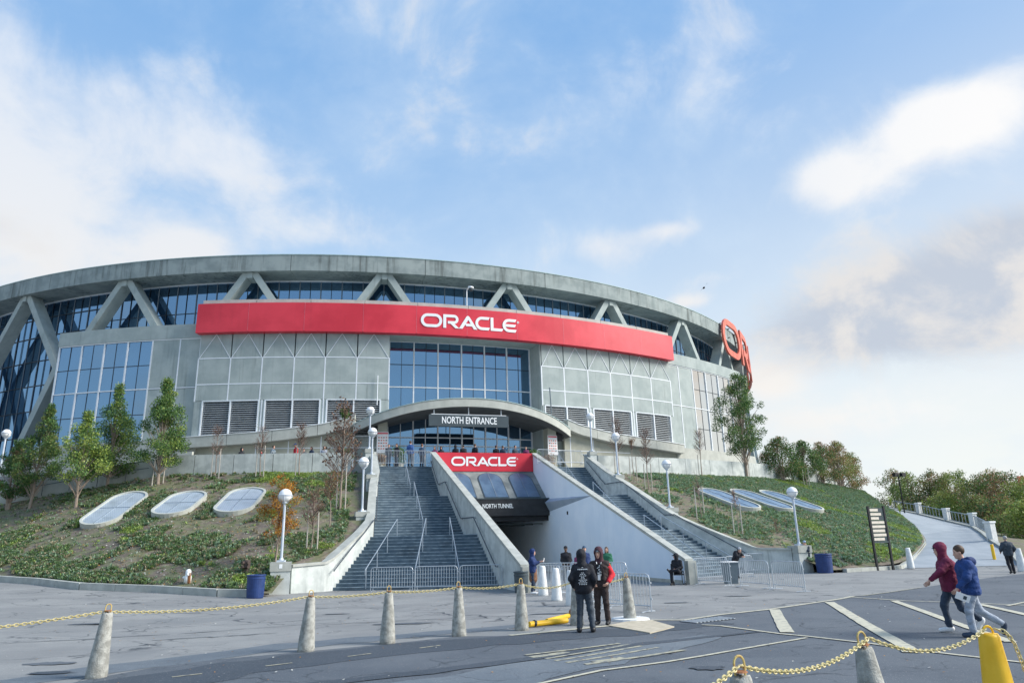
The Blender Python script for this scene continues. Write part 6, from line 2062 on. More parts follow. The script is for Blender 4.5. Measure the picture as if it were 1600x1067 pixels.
wk2 = person('man in blue hoodie and light grey sweatpants walking left with a flyer', (9.33, 15.35, 0), radians(-103), Jw2, C_navy if False else cloth('royal_navy_cloth', (.014, .045, .16)), C_grey, C_djean, skin='light', hair='brown', collar=C_navy, res=.016, h=1.80, fingers=True, fat=1.8)
fly = thing('flyer', 'white folded flyer held in the hand of the man in the blue hoodie', 'flyer', (8.95, 15.2, .85))
q = M(); q.beam((8.86, 15.10, .84), (9.10, 15.06, .74), .14, .012, (0, 1, .2)); q.obj('sheet', m_paper, fly)
q = M(); q.beam((8.96, 15.085, .80), (9.04, 15.06, .765), .07, .008, (0, 1, .2)); q.obj('dark_print', m_slate, fly)

Jwk = stand(kl=(-.10, -.08, .51), al=(-.10, .02, .09), kr=(.10, .02, .50), ar=(.10, .22, .13), fr=(.11, .10, .05), er=(.30, .05, 1.17), el=(-.30, .05, 1.17), wr=(.28, -.10, 1.02), wl=(-.28, -.10, 1.02))
person('balding man in black jacket walking away toward the curved ramp', (23.8, 35.61, 0), radians(165), Jwk, C_char, C_black, skin='light', hair='grey', res=.022, h=1.74, fat=1.5)
Jrd = stand(el=(-.24, -.04, 1.18), er=(.24, -.04, 1.18), wl=(-.10, -.28, 1.22), wr=(.10, -.28, 1.22), head=(0, -.07, 1.61), face=(0, -1, -.3))


def sheetp(t, A, f, side, loc):
    q = M(); q.frame_box((loc[0] - .15, loc[1] - .42, loc[2] + 1.22), (.30, 0, 0), (0, .03, .2), (0, .01, 0)); q.obj('held_paper', m_paper, t)


person('man in dark jacket and jeans with blue beanie reading at the lamp pillar', (16.55, 41.9, 0), radians(-75), Jrd, C_char, C_jean, skin='light', beanie=cloth('pale_blue_knit', (.22, .30, .42)), cap=m_yellow, res=.022, h=1.72, extra=sheetp)
# person leaning on the barricade
Jln = stand(chest=(0, -.14, 1.20), neck=(0, -.24, 1.33), head=(0, -.33, 1.40), sl=(-.18, -.20, 1.30), sr=(.18, -.20, 1.30), el=(-.24, -.34, 1.10), er=(.24, -.34, 1.10), wl=(-.10, -.50, 1.08), wr=(.10, -.50, 1.08), face=(.2, -1, -.6))
person('person in black bending over the barricade before the right stairs', (11.2, 37.8, 0), radians(35), Jln, C_black, C_djean, skin='light', hair='black', beanie=cloth('grey_knit', (.3, .32, .35)), res=.024, h=1.72)
# seated in the wheelchair with crossed leg
Jst = stand(pelvis=(0, .0, .56), chest=(0, .03, .90), neck=(0, .02, 1.09), head=(-.02, -.02, 1.25), sl=(-.18, .02, 1.03), sr=(.18, .02, 1.03), el=(-.24, .0, .78), er=(.24, .0, .78), wl=(-.06, -.22, .70), wr=(.06, -.24, .70),
            hl=(-.09, 0, .54), kl=(-.12, -.44, .56), al=(-.10, -.46, .10), fl=(-.10, -.62, .05), hr=(.09, 0, .54), kr=(.22, -.42, .66), ar=(-.16, -.52, .64), fr=(-.22, -.60, .70), face=(-.9, -.6, 0))
person('person in black hood and cap sitting in a wheelchair with one leg crossed', (7.35, 34.0, 0), radians(-35), Jst, C_black, C_black, skin='light', hood=True, cap=C_black, res=.022, h=1.72)
# phone person left of tunnel
Jph = stand(el=(-.22, -.10, 1.20), er=(.22, -.10, 1.20), wl=(-.07, -.32, 1.28), wr=(.07, -.32, 1.28), face=(0, -1, -.2), handl=(0, -1, .2), handr=(0, -1, .2))


def phone(t, A, f, side, loc):
    q = M(); q.frame_box((loc[0] - .045, loc[1] - .47, loc[2] + 1.27), (.09, 0, 0), (0, .012, 0), (0, -.03, .15)); q.obj('held_phone', m_paper, t)


person('person in blue hooded coat and patterned brown apron looking at a phone', (0.62, 30.5, 0), radians(75), Jph, C_navy, C_djean, m_sole, hood=True, skirt=C_tan, res=.022, h=1.74, extra=phone)
# people behind the tunnel barricades
for (x, y, yw, tp, lab, kw) in ((2.35, 35.6, -10, C_black, 'man in black coat and dark knit cap standing by the white wall', dict(skin='dark', beanie=C_black, h=1.80)),
                                (2.95, 35.3, 10, C_purple, 'woman in plum top beside the man in the dark knit cap', dict(skin='tan', h=1.55)),
                                (3.05, 33.4, 5, C_navy, 'man in blue cap and jacket half hidden behind the two talking men', dict(skin='light', cap=C_jean, h=1.80)),
                                (4.25, 34.9, -20, C_green, 'woman with long hair in green just right of the red sleeved man', dict(skin='light', hair='brown', longhair=True, h=1.72))):
    person(lab, (x, y, 0), radians(yw), stand(wl=(-.12, -.18, 1.0), wr=(.12, -.18, 1.0)), tp, C_djean, res=.026, **kw)

# --- people behind the left parapet (only heads and shoulders show)
LPx = [((-22.50, 53.44), -20, C_black, 'dark haired person peeping over the parapet at its left end, beside the first sapling', dict(hair='brown', h=1.62)),
       ((-20.55, 52.69), 60, C_black, 'person in black hoodie behind the parapet, second from the left', dict(hood=True, h=1.72)),
       ((-19.33, 53.33), -60, C_red, 'person in red behind the second staked sapling on the parapet', dict(hair='brown', h=1.68)),
       ((-17.92, 51.95), 75, C_plaid, 'person in plaid shirt looking right behind the parapet', dict(hair='brown', h=1.74)),
       ((-16.25, 51.95), -70, C_red, 'person in red jacket and blue cap facing left behind the parapet', dict(cap=C_blue, h=1.84, fat=1.4)),
       ((-16.04, 53.25), 0, C_char, 'person in grey beside the red jacketed one behind the parapet', dict(hair='black', h=1.62)),
       ((-15.28, 52.65), -40, C_djean, 'person with long dark hair and denim jacket behind the parapet', dict(longhair=True, h=1.68)),
       ((-14.28, 52.49), 20, C_grey, 'person with long black hair and pale top behind the parapet', dict(longhair=True, h=1.68)),
       ((-13.22, 52.70), 150, C_char, 'brown haired person behind the shaggy dry tree on the plaza', dict(hair='auburn', longhair=True, h=1.68))]
for (x, y), yw, tp, lab, kw in LPx:
    person(lab, (x, y, P), radians(yw), stand(), tp, C_djean, res=.032, **kw)
# --- queue on the plaza above the stairs and the tunnel
CPx = [((-9.45, 52.5), 20, C_char, 'person in grey hoodie behind the top left barricade', dict(hair='black', h=1.68)),
       ((-8.85, 52.5), -40, C_black, 'person in black with bag behind the top left barricade', dict(hair='black', h=1.72)),
       ((-7.80, 52.3), 165, C_blue, 'tall person in blue jacket with back turned at the stair top', dict(hair='brown', h=1.86)),
       ((-7.05, 53.2), 150, cloth('slate_blue_cloth', (.05, .08, .13)), 'person in slate blue with ginger hair beside the tall blue one', dict(hair='auburn', h=1.74, fat=1.4)),
       ((-6.22, 54.36), -20, C_purple, 'person in plum red top at the left end of the red sign', dict(hair='brown', longhair=True, h=1.66)),
       ((-5.73, 54.5), 10, C_black, 'person in black with black hood near the left end of the red sign', dict(hood=True, h=1.66)),
       ((-4.54, 53.95), 170, C_black, 'person in black hood standing over the letter O of the tunnel sign', dict(hood=True, h=1.70)),
       ((-3.95, 54.0), 190, C_black, 'person in black jacket with short hair over the tunnel sign', dict(hair='black', h=1.70, fat=1.5)),
       ((-2.83, 53.6), 150, C_black, 'person in black turned right above the middle of the tunnel sign', dict(hair='brown', h=1.80)),
       ((-1.25, 54.3), 180, C_black, 'person in dark red knit cap above the right part of the tunnel sign', dict(beanie=C_maroon, h=1.72)),
       ((-0.82, 54.6), 160, C_djean, 'person in denim beside the dark red knit cap', dict(hair='brown', h=1.68)),
       ((0.24, 54.6), 40, C_char, 'person in grey jacket near the right end of the red sign', dict(hair='black', h=1.72)),
       ((0.88, 55.75), -10, C_purple, 'person in plum jacket beside the round green shrub', dict(hair='black', h=1.66))]
for (x, y), yw, tp, lab, kw in CPx:
    t_, s_ = toloc(x, y)
    if t_ > -3.9: s_ = min(s_, 75.05 - .25 * abs(sin(t_ * 3)))
    x, y = G(t_, s_)[:2]
    person(lab, (x, y, P), radians(yw), stand(), tp, C_djean, res=.032, **kw)

# =================================================================== VEGETATION
def leafmat(nm, c, tr=.25):
    m = bpy.data.materials.new(nm); m.use_nodes = True
    t = m.node_tree; n = NT(t); b = t.nodes['Principled BSDF']
    geo = t.nodes.new('ShaderNodeNewGeometry')
    f = n.ramp(n.noise(geo.outputs['Position'], 5.0, 3.0), .35, .65)
    col = n.mix(f, tuple(x * .75 for x in c), tuple(min(1, x * 1.35) for x in c))
    t.links.new(col, b.inputs['Base Color']); b.inputs['Roughness'].default_value = .55; b.inputs['Specular IOR Level'].default_value = .35
    tl = t.nodes.new('ShaderNodeBsdfTranslucent'); t.links.new(col, tl.inputs[0])
    mx = t.nodes.new('ShaderNodeMixShader'); mx.inputs[0].default_value = tr
    t.links.new(b.outputs[0], mx.inputs[1]); t.links.new(tl.outputs[0], mx.inputs[2])
    t.links.new(mx.outputs[0], t.nodes['Material Output'].inputs[0])
    MATS[nm] = m
    return m


LG1, LG2, LG3 = leafmat('leaf_dark_green', (.060, .135, .045)), leafmat('leaf_mid_green', (.11, .20, .055)), leafmat('leaf_yellow_green', (.28, .36, .08))
LR1, LR2 = leafmat('leaf_bronze', (.30, .18, .095)), leafmat('leaf_olive', (.24, .27, .085))
LO1, LO2 = leafmat('leaf_orange', (.42, .20, .025)), leafmat('leaf_rust', (.30, .12, .03))
LB1, LB2 = leafmat('leaf_dry_brown', (.21, .135, .08)), leafmat('twig_brown', (.13, .08, .065), .05)
GC1, GC2, GC3, GC4 = leafmat('ground_dark_green', (.13, .21, .085)), leafmat('ground_blue_green', (.22, .33, .215)), leafmat('ground_lime', (.27, .37, .10)), leafmat('ground_dry', (.33, .29, .19))
m_bark = pm('pale_bark', (.24, .19, .155), (.34, .28, .23), 14, .9, .5, 40, stretch=(3, 3, .6))
m_stake = pm('grey_stake_wood', (.42, .39, .34), (.50, .47, .42), 12, .9, .3, 40)


def leaves(cl, n, size, mats_w, seedv, squash=1.0, name='crown'):
    """cl: array of clusters (x,y,z,r); n leaves; mats_w weights. returns V,F,MI"""
    rg = np.random.default_rng(seedv)
    cl = np.array(cl, float)
    w = cl[:, 3] ** 2; w /= w.sum()
    k = rg.choice(len(cl), n, p=w)
    d = rg.normal(size=(n, 3)); d /= np.linalg.norm(d, axis=1)[:, None]
    rad = cl[k, 3] * rg.random(n) ** .45
    c = cl[k, :3] + d * rad[:, None] * np.array([1, 1, squash])
    s = size * rg.uniform(.6, 1.3, n)
    # leaf axis mostly outward and a bit drooping
    ax = d + rg.normal(size=(n, 3)) * .7 + np.array([0, 0, .15]); ax /= np.linalg.norm(ax, axis=1)[:, None]
    rn = rg.normal(size=(n, 3)); sd = np.cross(ax, rn); sd /= np.linalg.norm(sd, axis=1)[:, None]
    nn = np.cross(ax, sd)
    V = np.empty((n, 4, 3))
    V[:, 0] = c - ax * s[:, None] * .5
    V[:, 1] = c + sd * s[:, None] * .30 + nn * s[:, None] * .06
    V[:, 2] = c + ax * s[:, None] * .5
    V[:, 3] = c - sd * s[:, None] * .30 + nn * s[:, None] * .06
    kt = rg.choice(len(mats_w), len(cl), p=np.array(mats_w) / sum(mats_w))
    own = rg.choice(len(mats_w), n, p=np.array(mats_w) / sum(mats_w))
    mi = np.where(rg.random(n) < .55, kt[k], own)
    return V.reshape(-1, 3), np.arange(n * 4).reshape(-1, 4), mi


def npmesh(name, V, F, MI, mats, parent=None, org=(0, 0, 0), smooth=False):
    me = bpy.data.meshes.new(name)
    nv, nf = len(V), len(F)
    me.vertices.add(nv); me.vertices.foreach_set('co', (V - np.array(org)).astype(np.float32).ravel())
    kf = F.shape[1]
    me.loops.add(nf * kf); me.loops.foreach_set('vertex_index', F.astype(np.int32).ravel())
    me.polygons.add(nf); me.polygons.foreach_set('loop_start', np.arange(0, nf * kf, kf, dtype=np.int32))
    try: me.polygons.foreach_set('loop_total', np.full(nf, kf, dtype=np.int32))
    except Exception: pass
    for m_ in mats: me.materials.append(m_)
    me.polygons.foreach_set('material_index', MI.astype(np.int32))
    me.update(calc_edges=True); me.validate()
    o = bpy.data.objects.new(name, me); COL.objects.link(o)
    if parent is not None: o.parent = parent; ROOTLOC[o.name] = ROOTLOC[parent.name]
    else: o.location = org; ROOTLOC[o.name] = tuple(org)
    return o


def tree(label, base, h, z0, rad, prof, n, leaf, mats, wts, seedv, cat='tree', nm='leafy_tree', lean=(0, 0), trunk_r=.09, stakes=0, ncl=38, clr=.42, grp=None, multi=1, cx=0.0):
    """base (x,y,z); crown from z0..h; prof(u)->relative radius"""
    rg = random.Random(seedv)
    t = thing(nm, label, cat, base, grp)
    bx, by, bz = base
    cl = []
    for i in range(ncl):
        u = (i + rg.random()) / ncl
        z = z0 + (h - z0) * u
        R = rad * prof(u) * sqrt(rg.uniform(.05, 1.0))
        a = rg.uniform(0, 2 * pi)
        cr = clr * (0.7 + .6 * rg.random()) * (.6 + .5 * prof(u))
        R = max(0, R - cr * .3)
        cl.append((bx + cx + lean[0] * z / h + R * cos(a), by + lean[1] * z / h + R * sin(a), bz + z, cr))
    V, F, MI = leaves(cl, n, leaf, wts, seedv, .85)
    npmesh('crown', V, F, MI, mats, t, base)
    for mtk in range(multi):
        q = M()
        off = (mtk - (multi - 1) / 2) * .25
        ph = rg.uniform(0, 6)
        pts = [(bx + off * .5 + (cx + lean[0]) * k / 7 * .9 + off * k / 7 * 1.5 + .03 * sin(k * 1.3 + ph), by + lean[1] * k / 7 + .03 * cos(k + ph), bz - .15 + (h * .88 + .15) * k / 7) for k in range(8)]
        rr = [trunk_r * (1.15 - k / 7 * .95) for k in range(8)]
        q.tube(pts, rr, 8)
        for j, (x, y, z, r) in enumerate(cl):
            if rg.random() < .75 / multi + .2:
                u = max(.12, min(.95, (z - bz) / h - .16 - .1 * rg.random()))
                k = u * 7; i0 = min(6, int(k)); p = Vector(pts[i0]).lerp(Vector(pts[i0 + 1]), k - i0)
                e = Vector((x, y, z)); mid = p.lerp(e, .5) + Vector((0, 0, .06))
                q.tube([p, mid, e], [trunk_r * .34, trunk_r * .22, trunk_r * .08], 5)
        q.obj('trunk', m_bark, t)
    for k in range(stakes):
        a = k * pi + .3 + rg.random() * .4
        q = M(); sx, sy = bx + .34 * cos(a), by + .34 * sin(a)
        q.tube([(sx, sy, bz - .2), (sx + .03, sy, bz + 1.75)], .036, 6); q.obj('stake', m_stake, t)
        q = M(); q.tube([(sx, sy, bz + 1.55), (bx, by, bz + 1.58)], .012, 4); q.obj('tie', m_black, t)
    return t


egg = lambda u: (sin(pi * min(1, (u + .10)) ** .75)) ** .8 * (1.05 - .35 * u)
cone = lambda u: max(.12, (1.0 - u) ** .7 * min(1, .55 + 2.2 * u))
G5 = [LG1, LG2, LG3]
tree('full green tree with straight trunk beside the plaza corner, tallest on the left slope', (-24.55, 48.55, zmound(-24.55, 48.55)), 7.3, 1.45, 2.15, cone, 15000, .125, G5, (.38, .42, .20), 11, stakes=2, ncl=75, clr=.55, trunk_r=.10)
tree('green tree second from the plaza corner, dense rounded crown over the ramp', (-28.6, 49.6, zmound(-28.6, 49.6)), 7.3, 1.1, 2.0, egg, 15000, .125, G5, (.42, .40, .18), 12, ncl=70, clr=.56)
tree('yellowish green young tree in front of the tall windows, leaning trunk', (-28.9, 46.8, zmound(-28.9, 46.8)), 6.3, 1.9, 2.0, egg, 11000, .125, G5, (.14, .40, .46), 13, ncl=60, clr=.52, lean=(.0, 0))
tree('open green tree with bronze tips left of the yellowish one', (-33.1, 48.5, zmound(-33.1, 48.5)), 7.2, 1.9, 1.75, egg, 11000, .125, [LG1, LG2, LR2], (.35, .35, .30), 14, ncl=56, clr=.50, lean=(.5, 0))
tree('low bushy dark tree at the far left edge with twin trunks', (-35.3, 49.6, zmound(-35.3, 49.6)), 4.6, .9, 2.2, egg, 9000, .125, [LG1, LG2, LR1], (.55, .35, .10), 15, ncl=34, clr=.5, multi=2)
tree('tall narrow green tree hiding the right end of the arena', (21.5, 66.1, 7.2), 9.9, 2.5, 2.6, lambda u: (.55 + .45 * sin(pi * min(1, u * .9 + .05))) * (1.15 - .75 * u ** 2), 15000, .14, [LG1, LG2, LR2], (.45, .42, .13), 16, ncl=80, clr=.60, stakes=1, trunk_r=.13)

# bushes and small trees at the crest on the right
BU = [((26.0, 69.2), 4.3, 2.2, 'round bronze tipped bush tree nearest the arena on the right crest', [LG1, LG2, LR1], (.45, .3, .25), 2),
      ((29.6, 72.6), 4.2, 1.9, 'small bush tree with pale thin trunk, second on the right crest', [LG1, LG2, LR2], (.45, .35, .2), 1),
      ((33.0, 76.5), 4.3, 2.6, 'broad bronze bush tree in the middle of the right crest', [LG1, LR1, LR2], (.38, .34, .28), 2),
      ((37.0, 81.5), 5.6, 3.1, 'wide reddish crowned tree at the end of the right crest', [LG2, LR1, LR2], (.32, .38, .30), 3),
      ((39.6, 86.5), 5.4, 3.2, 'reddish green tree behind the end of the right crest', [LG2, LR1, LR2], (.36, .34, .30), 2)]
for i, ((x, y), h, r, lab, mm_, ww, mu) in enumerate(BU):
    t_, s_ = toloc(x, y)
    zz = max(4.0, float(berm_z(max(76.2, hypot(t_, s_)), degrees(atan2(t_, s_)))) if hypot(t_, s_) > 76 else 7.0)
    if i >= 3: zz = 6.6
    tree(lab, (x, y, zz), h, .6, r, lambda u: sin(pi * min(1, u * .8 + .22)) ** .6, 9000, .14, mm_, ww, 30 + i, multi=mu, ncl=34, clr=.65, nm='bush_tree', trunk_r=.10)
# hedge row right of the ramp, one tree after another
HD = [(54.9, 104, 3.0, 7.4), (55.1, 100, 3.0, 6.8), (55.9, 97, 3.0, 6.7), (57.1, 95, 3.0, 6.2), (57.5, 92, 2.9, 6.4), (56.8, 88, 2.5, 5.9), (56.9, 85, 2.2, 6.2), (52.1, 88, 2.5, 3.8), (55.5, 80, 1.7, 6.1), (50.3, 79, 1.6, 3.8), (54.7, 76, 1.4, 5.9), (48.1, 72, 1.1, 4.0), (45.3, 66, 0.6, 3.6), (42.6, 60, 0.2, 3.6), (60.1, 80, 1.7, 6.5)]
HL = ['bronze leaved tree at the far end of the ramp fence', 'tall reddish tree second along the ramp fence', 'olive tree behind the second fence pillar', 'spreading green tree beyond the third fence pillar',
      'bushy tree overhanging the ramp fence midway', 'high crowned tree rising over the middle of the hedge row', 'light green tree near the right edge of the hedge row', 'dense shrub tree behind the nearest fence bay',
      'tall olive tree at the right of the hedge row', 'low dark shrub tree by the nearest fence pillar', 'yellowish tree at the right above the walking man', 'large tree by the red billboard', 'small dark shrub tree low beside the ramp',
      'green shrub tree at the right photo edge', 'distant tall tree at the far right behind the hedge']
for i, ((x, y, z, h), lab) in enumerate(zip(HD, HL)):
    tree(lab, (x, y, z), h, .1, (3.3 + .3 * (i % 3)) * (1 if h > 5 else .75), lambda u: sin(pi * min(1, u * .70 + .28)) ** .5, 7500, .20, [[LG2, LR1, LR2], [LG2, LG3, LR2], [LG1, LR2, LR1]][i % 3], (.38, .26, .36), 60 + i, multi=2, ncl=40, clr=1.0, nm='hedge_tree', trunk_r=.12, grp='trees beyond the curved ramp')


def grassy(label, base, n, ln, mt, seedv, nm='tall_grass_plant', cat='plant', spread=.9):
    rg = random.Random(seedv); t = thing(nm, label, cat, base)
    q = M()
    for k in range(n):
        a = rg.uniform(0, 2 * pi); b = rg.uniform(.15, spread); l = ln * rg.uniform(.6, 1.15)
        w = .022 * ln; px, py = -sin(a) * w, cos(a) * w
        pts = []
        for j in range(5):
            u = j / 4
            pts.append((base[0] + cos(a) * b * l * u ** 1.5 * .8, base[1] + sin(a) * b * l * u ** 1.5 * .8, base[2] + l * u * (1 - .28 * u * b)))
        L = [(p[0] + px * (1 - .85 * j / 4), p[1] + py * (1 - .85 * j / 4), p[2]) for j, p in enumerate(pts)]
        R = [(p[0] - px * (1 - .85 * j / 4), p[1] - py * (1 - .85 * j / 4), p[2]) for j, p in enumerate(pts)]
        q.strip(L, R)
    q.obj('blades', mt, t, fix=False)
    return t


grassy('spiky pale grass plant right of the ramp behind the walking man', (29.6, 41.4, 0), 90, 1.7, LG3, 3)
grassy('spiky green grass plant beside the first one at the right edge', (31.8, 42.8, 0), 90, 2.1, LG2, 4)
grassy('low green clump by the white bollard at the right edge', (27.8, 39.6, 0), 70, .9, LG3, 5)
grassy('pale yellow grass tuft at the top of the green slope', (34.6, 66.5, 4.4), 60, 1.0, LG3, 6)
grassy('small pale grass tuft beside the curved kerb up the slope', (33.2, 62.5, 3.6), 60, .9, LG3, 7)
# clipped shrubs on the plaza
for (t_, s_, w, h, mm_, lab) in ((4.75, 74.6, 1.0, 1.5, [LG1, LG2], 'clipped green shrub in planter by the right end of the red sign'), (6.05, 73.7, 1.35, 1.35, [LB1, LR1], 'round reddish brown shrub behind the barricades right of the tunnel'),
                                 (-5.9, 73.6, 1.0, 1.75, [LG1, LG2], 'green shrub behind the people at the top left barricades'), (-7.4, 74.0, .8, 1.2, [LB1, LR1], 'reddish shrub beside the top lamp of the left stair wall'), (-9.9, 74.4, .8, 1.5, [LG1, LG2], 'spiky dark green shrub at the right end of the left parapet'),
                                 (10.2, 74.4, .6, 1.3, [LB1, LG1], 'small dry agave like shrub behind the right parapet')):
    b = G(t_, s_, P); th_ = thing('plaza_shrub', lab, 'shrub', b)
    rgx = random.Random(int(t_ * 10)); cl = [(b[0] + rgx.uniform(-.4, .4) * w, b[1] + rgx.uniform(-.4, .4) * w, b[2] + .35 + rgx.uniform(.1, 1) * (h - .6), .36 * w) for _ in range(14)]
    V, F, MI = leaves(cl, 1500, .10, (.6, .4), int(t_ * 7) + 100, .9); npmesh('foliage', V, F, MI, mm_, th_, b)
    q = M(); q.lathe(b, [(.34 * w, 0), (.42 * w, .42), (.38 * w, .44)], 14); q.obj('planter', m_conc_new, th_)


# bare and half dead saplings with stakes
def sapling(label, base, h, seedv, tw=70, leafn=160, mats=(LB2, LR1), z0=.35, spread=.75, stakes=2, trunk_r=.04, cat='tree', nm='bare_sapling', stake_h=1.9, leaf=.07, tuft=None):
    rg = random.Random(seedv); t = thing(nm, label, cat, base)
    bx, by, bz = base
    q = M(); pts = [(bx + .04 * sin(k + seedv), by, bz - .15 + (h + .15) * k / 6) for k in range(7)]
    q.tube(pts, [trunk_r * (1.1 - k / 6 * .85) for k in range(7)], 6); q.obj('trunk', m_bark, t)
    q = M(); ends = []
    for k in range(tw):
        u = z0 + (1 - z0) * rg.random() * .93; z = u * h
        a = rg.uniform(0, 2 * pi); l = h * .26 * spread * (1.25 - u) * rg.uniform(.5, 1.2) + .12
        e = (bx + l * cos(a) * .8, by + l * sin(a) * .8, bz + z + l * rg.uniform(.5, 1.1))
        q.tube([(bx, by, bz + z), ((bx + e[0]) / 2, (by + e[1]) / 2, (bz + z + e[2]) / 2 - .03), e], [.012, .008, .004], 3, False); ends.append(e)
        for _ in range(3):
            e2 = (e[0] + rg.uniform(-.18, .18), e[1] + rg.uniform(-.18, .18), e[2] + rg.uniform(0, .22)); m_ = rg.uniform(.3, .9)
            p = (bx + (e[0] - bx) * m_, by + (e[1] - by) * m_, bz + z + (e[2] - bz - z) * m_)
            q.tube([p, e2], [.006, .003], 3, False); ends.append(e2)
    q.obj('branches', LB2, t, fix=False)
    if leafn:
        V, F, MI = leaves([(*e, .07) for e in ends], leafn, leaf, (.5, .5), seedv); npmesh('leaves', V, F, MI, list(mats), t, base)
    if tuft:
        cl = [(bx + rg.uniform(-.2, .2), by + rg.uniform(-.2, .2), bz + h * .93 + rg.uniform(-.2, .15), .22) for _ in range(8)]
        V, F, MI = leaves(cl, 500, .14, (.6, .4), seedv + 5); npmesh('green_top', V, F, MI, [LG1, LG2], t, base)
    for k in range(stakes):
        sx = bx + (.26 if k % 2 else -.26); q = M(); q.tube([(sx, by + .05 * k, bz - .2), (sx * 1.0, by, bz + stake_h)], .036, 6); q.obj('stake', m_stake, t)
    return t


sapling('bare sapling with two stakes before the parapet, left of the person in black hood', (-21.0, 49.35, 7.05), 3.4, 1, 60, 60)
sapling('bare sapling with stakes before the parapet, below the second louvre', (-17.75, 49.0, 7.1), 3.2, 2, 60, 60)
sapling('bare sapling with one stake before the parapet under the loudspeaker', (-15.0, 49.0, 7.1), 3.3, 3, 80, 80, stakes=1)
sapling('shaggy half dead tree with dry brown leaves and green top left of the stairs', (-10.55, 43.0, zmound(-10.55, 43.0)), 6.3, 4, 190, 1500, (LB1, LB2), .25, .85, 3, .07, nm='dry_tree', leaf=.12, stake_h=3.2, tuft=True)
tree('orange leaved young tree behind the front left lamp', (-11.35, 34.35, zmound(-11.35, 34.35)), 4.3, 1.55, 1.05, lambda u: sin(pi * min(1, u * .8 + .18)) ** .7, 4600, .085, [LO1, LO2, LR2], (.55, .3, .15), 21, ncl=40, clr=.27, trunk_r=.05, nm='orange_tree')
sapling('small bare reddish sapling between two stakes beside the orange tree', (-10.35, 36.6, zmound(-10.35, 36.6)), 3.0, 5, 70, 260, (LR1, LB1), .35, 1.0, 2, .035)
sapling('small brown leaved sapling just left of the shaggy tree', (-10.35, 39.8, zmound(-10.35, 39.8)), 2.9, 6, 60, 500, (LB1, LO2), .5, .8, 0, .035)
sapling('bare thorny sapling behind the upper right lamp', (8.3, 57.1, 7.15), 4.6, 7, 110, 120, (LB2, LR1), .35, .8, 1, .05)
sapling('short staked sapling with reddish tuft on the right slope', (9.35, 56.2, 6.7), 2.9, 8, 40, 260, (LR1, LB1), .75, .5, 2, .035, stake_h=1.7)
sapling('bare sapling between two stakes in front of the right louvre', (9.95, 53.4, 5.5), 4.6, 9, 110, 150, (LB2, LR1), .4, .6, 2, .045, stake_h=2.0)
sapling('bare sapling with drooping pale leaves by the arena corner', (16.2, 61.6, 7.1), 4.0, 10, 80, 160, (LG3, LB1), .45, .8, 1, .045)
sapling('thin staked twig on the right slope between stair wall and skylights', (12.3, 48.2, zmound(12.3, 48.2)), 1.9, 11, 14, 20, (LB2, LB1), .5, .4, 2, .02, stake_h=1.9)
sapling('tiny red twig sapling against the first right skylight', (13.6, 44.6, zmound(13.6, 44.6)), 2.7, 12, 30, 60, (LR1, LB1), .6, .5, 2, .025, stake_h=1.9)
sapling('thin leaning sapling beside the right end lamp', (12.0, 47.0, zmound(12.0, 47.0)), 3.2, 13, 16, 20, (LB2, LB1), .5, .4, 1, .02)
sapling('tiny rusty seedling low on the right slope', (15.6, 43.6, zmound(15.6, 43.6)), 1.6, 14, 14, 40, (LO2, LB1), .4, .4, 0, .015)
sapling('bare sapling beside the second bush at the crest', (28.4, 69.6, 6.6), 3.6, 15, 50, 200, (LG2, LG1), .75, .7, 2, .04)

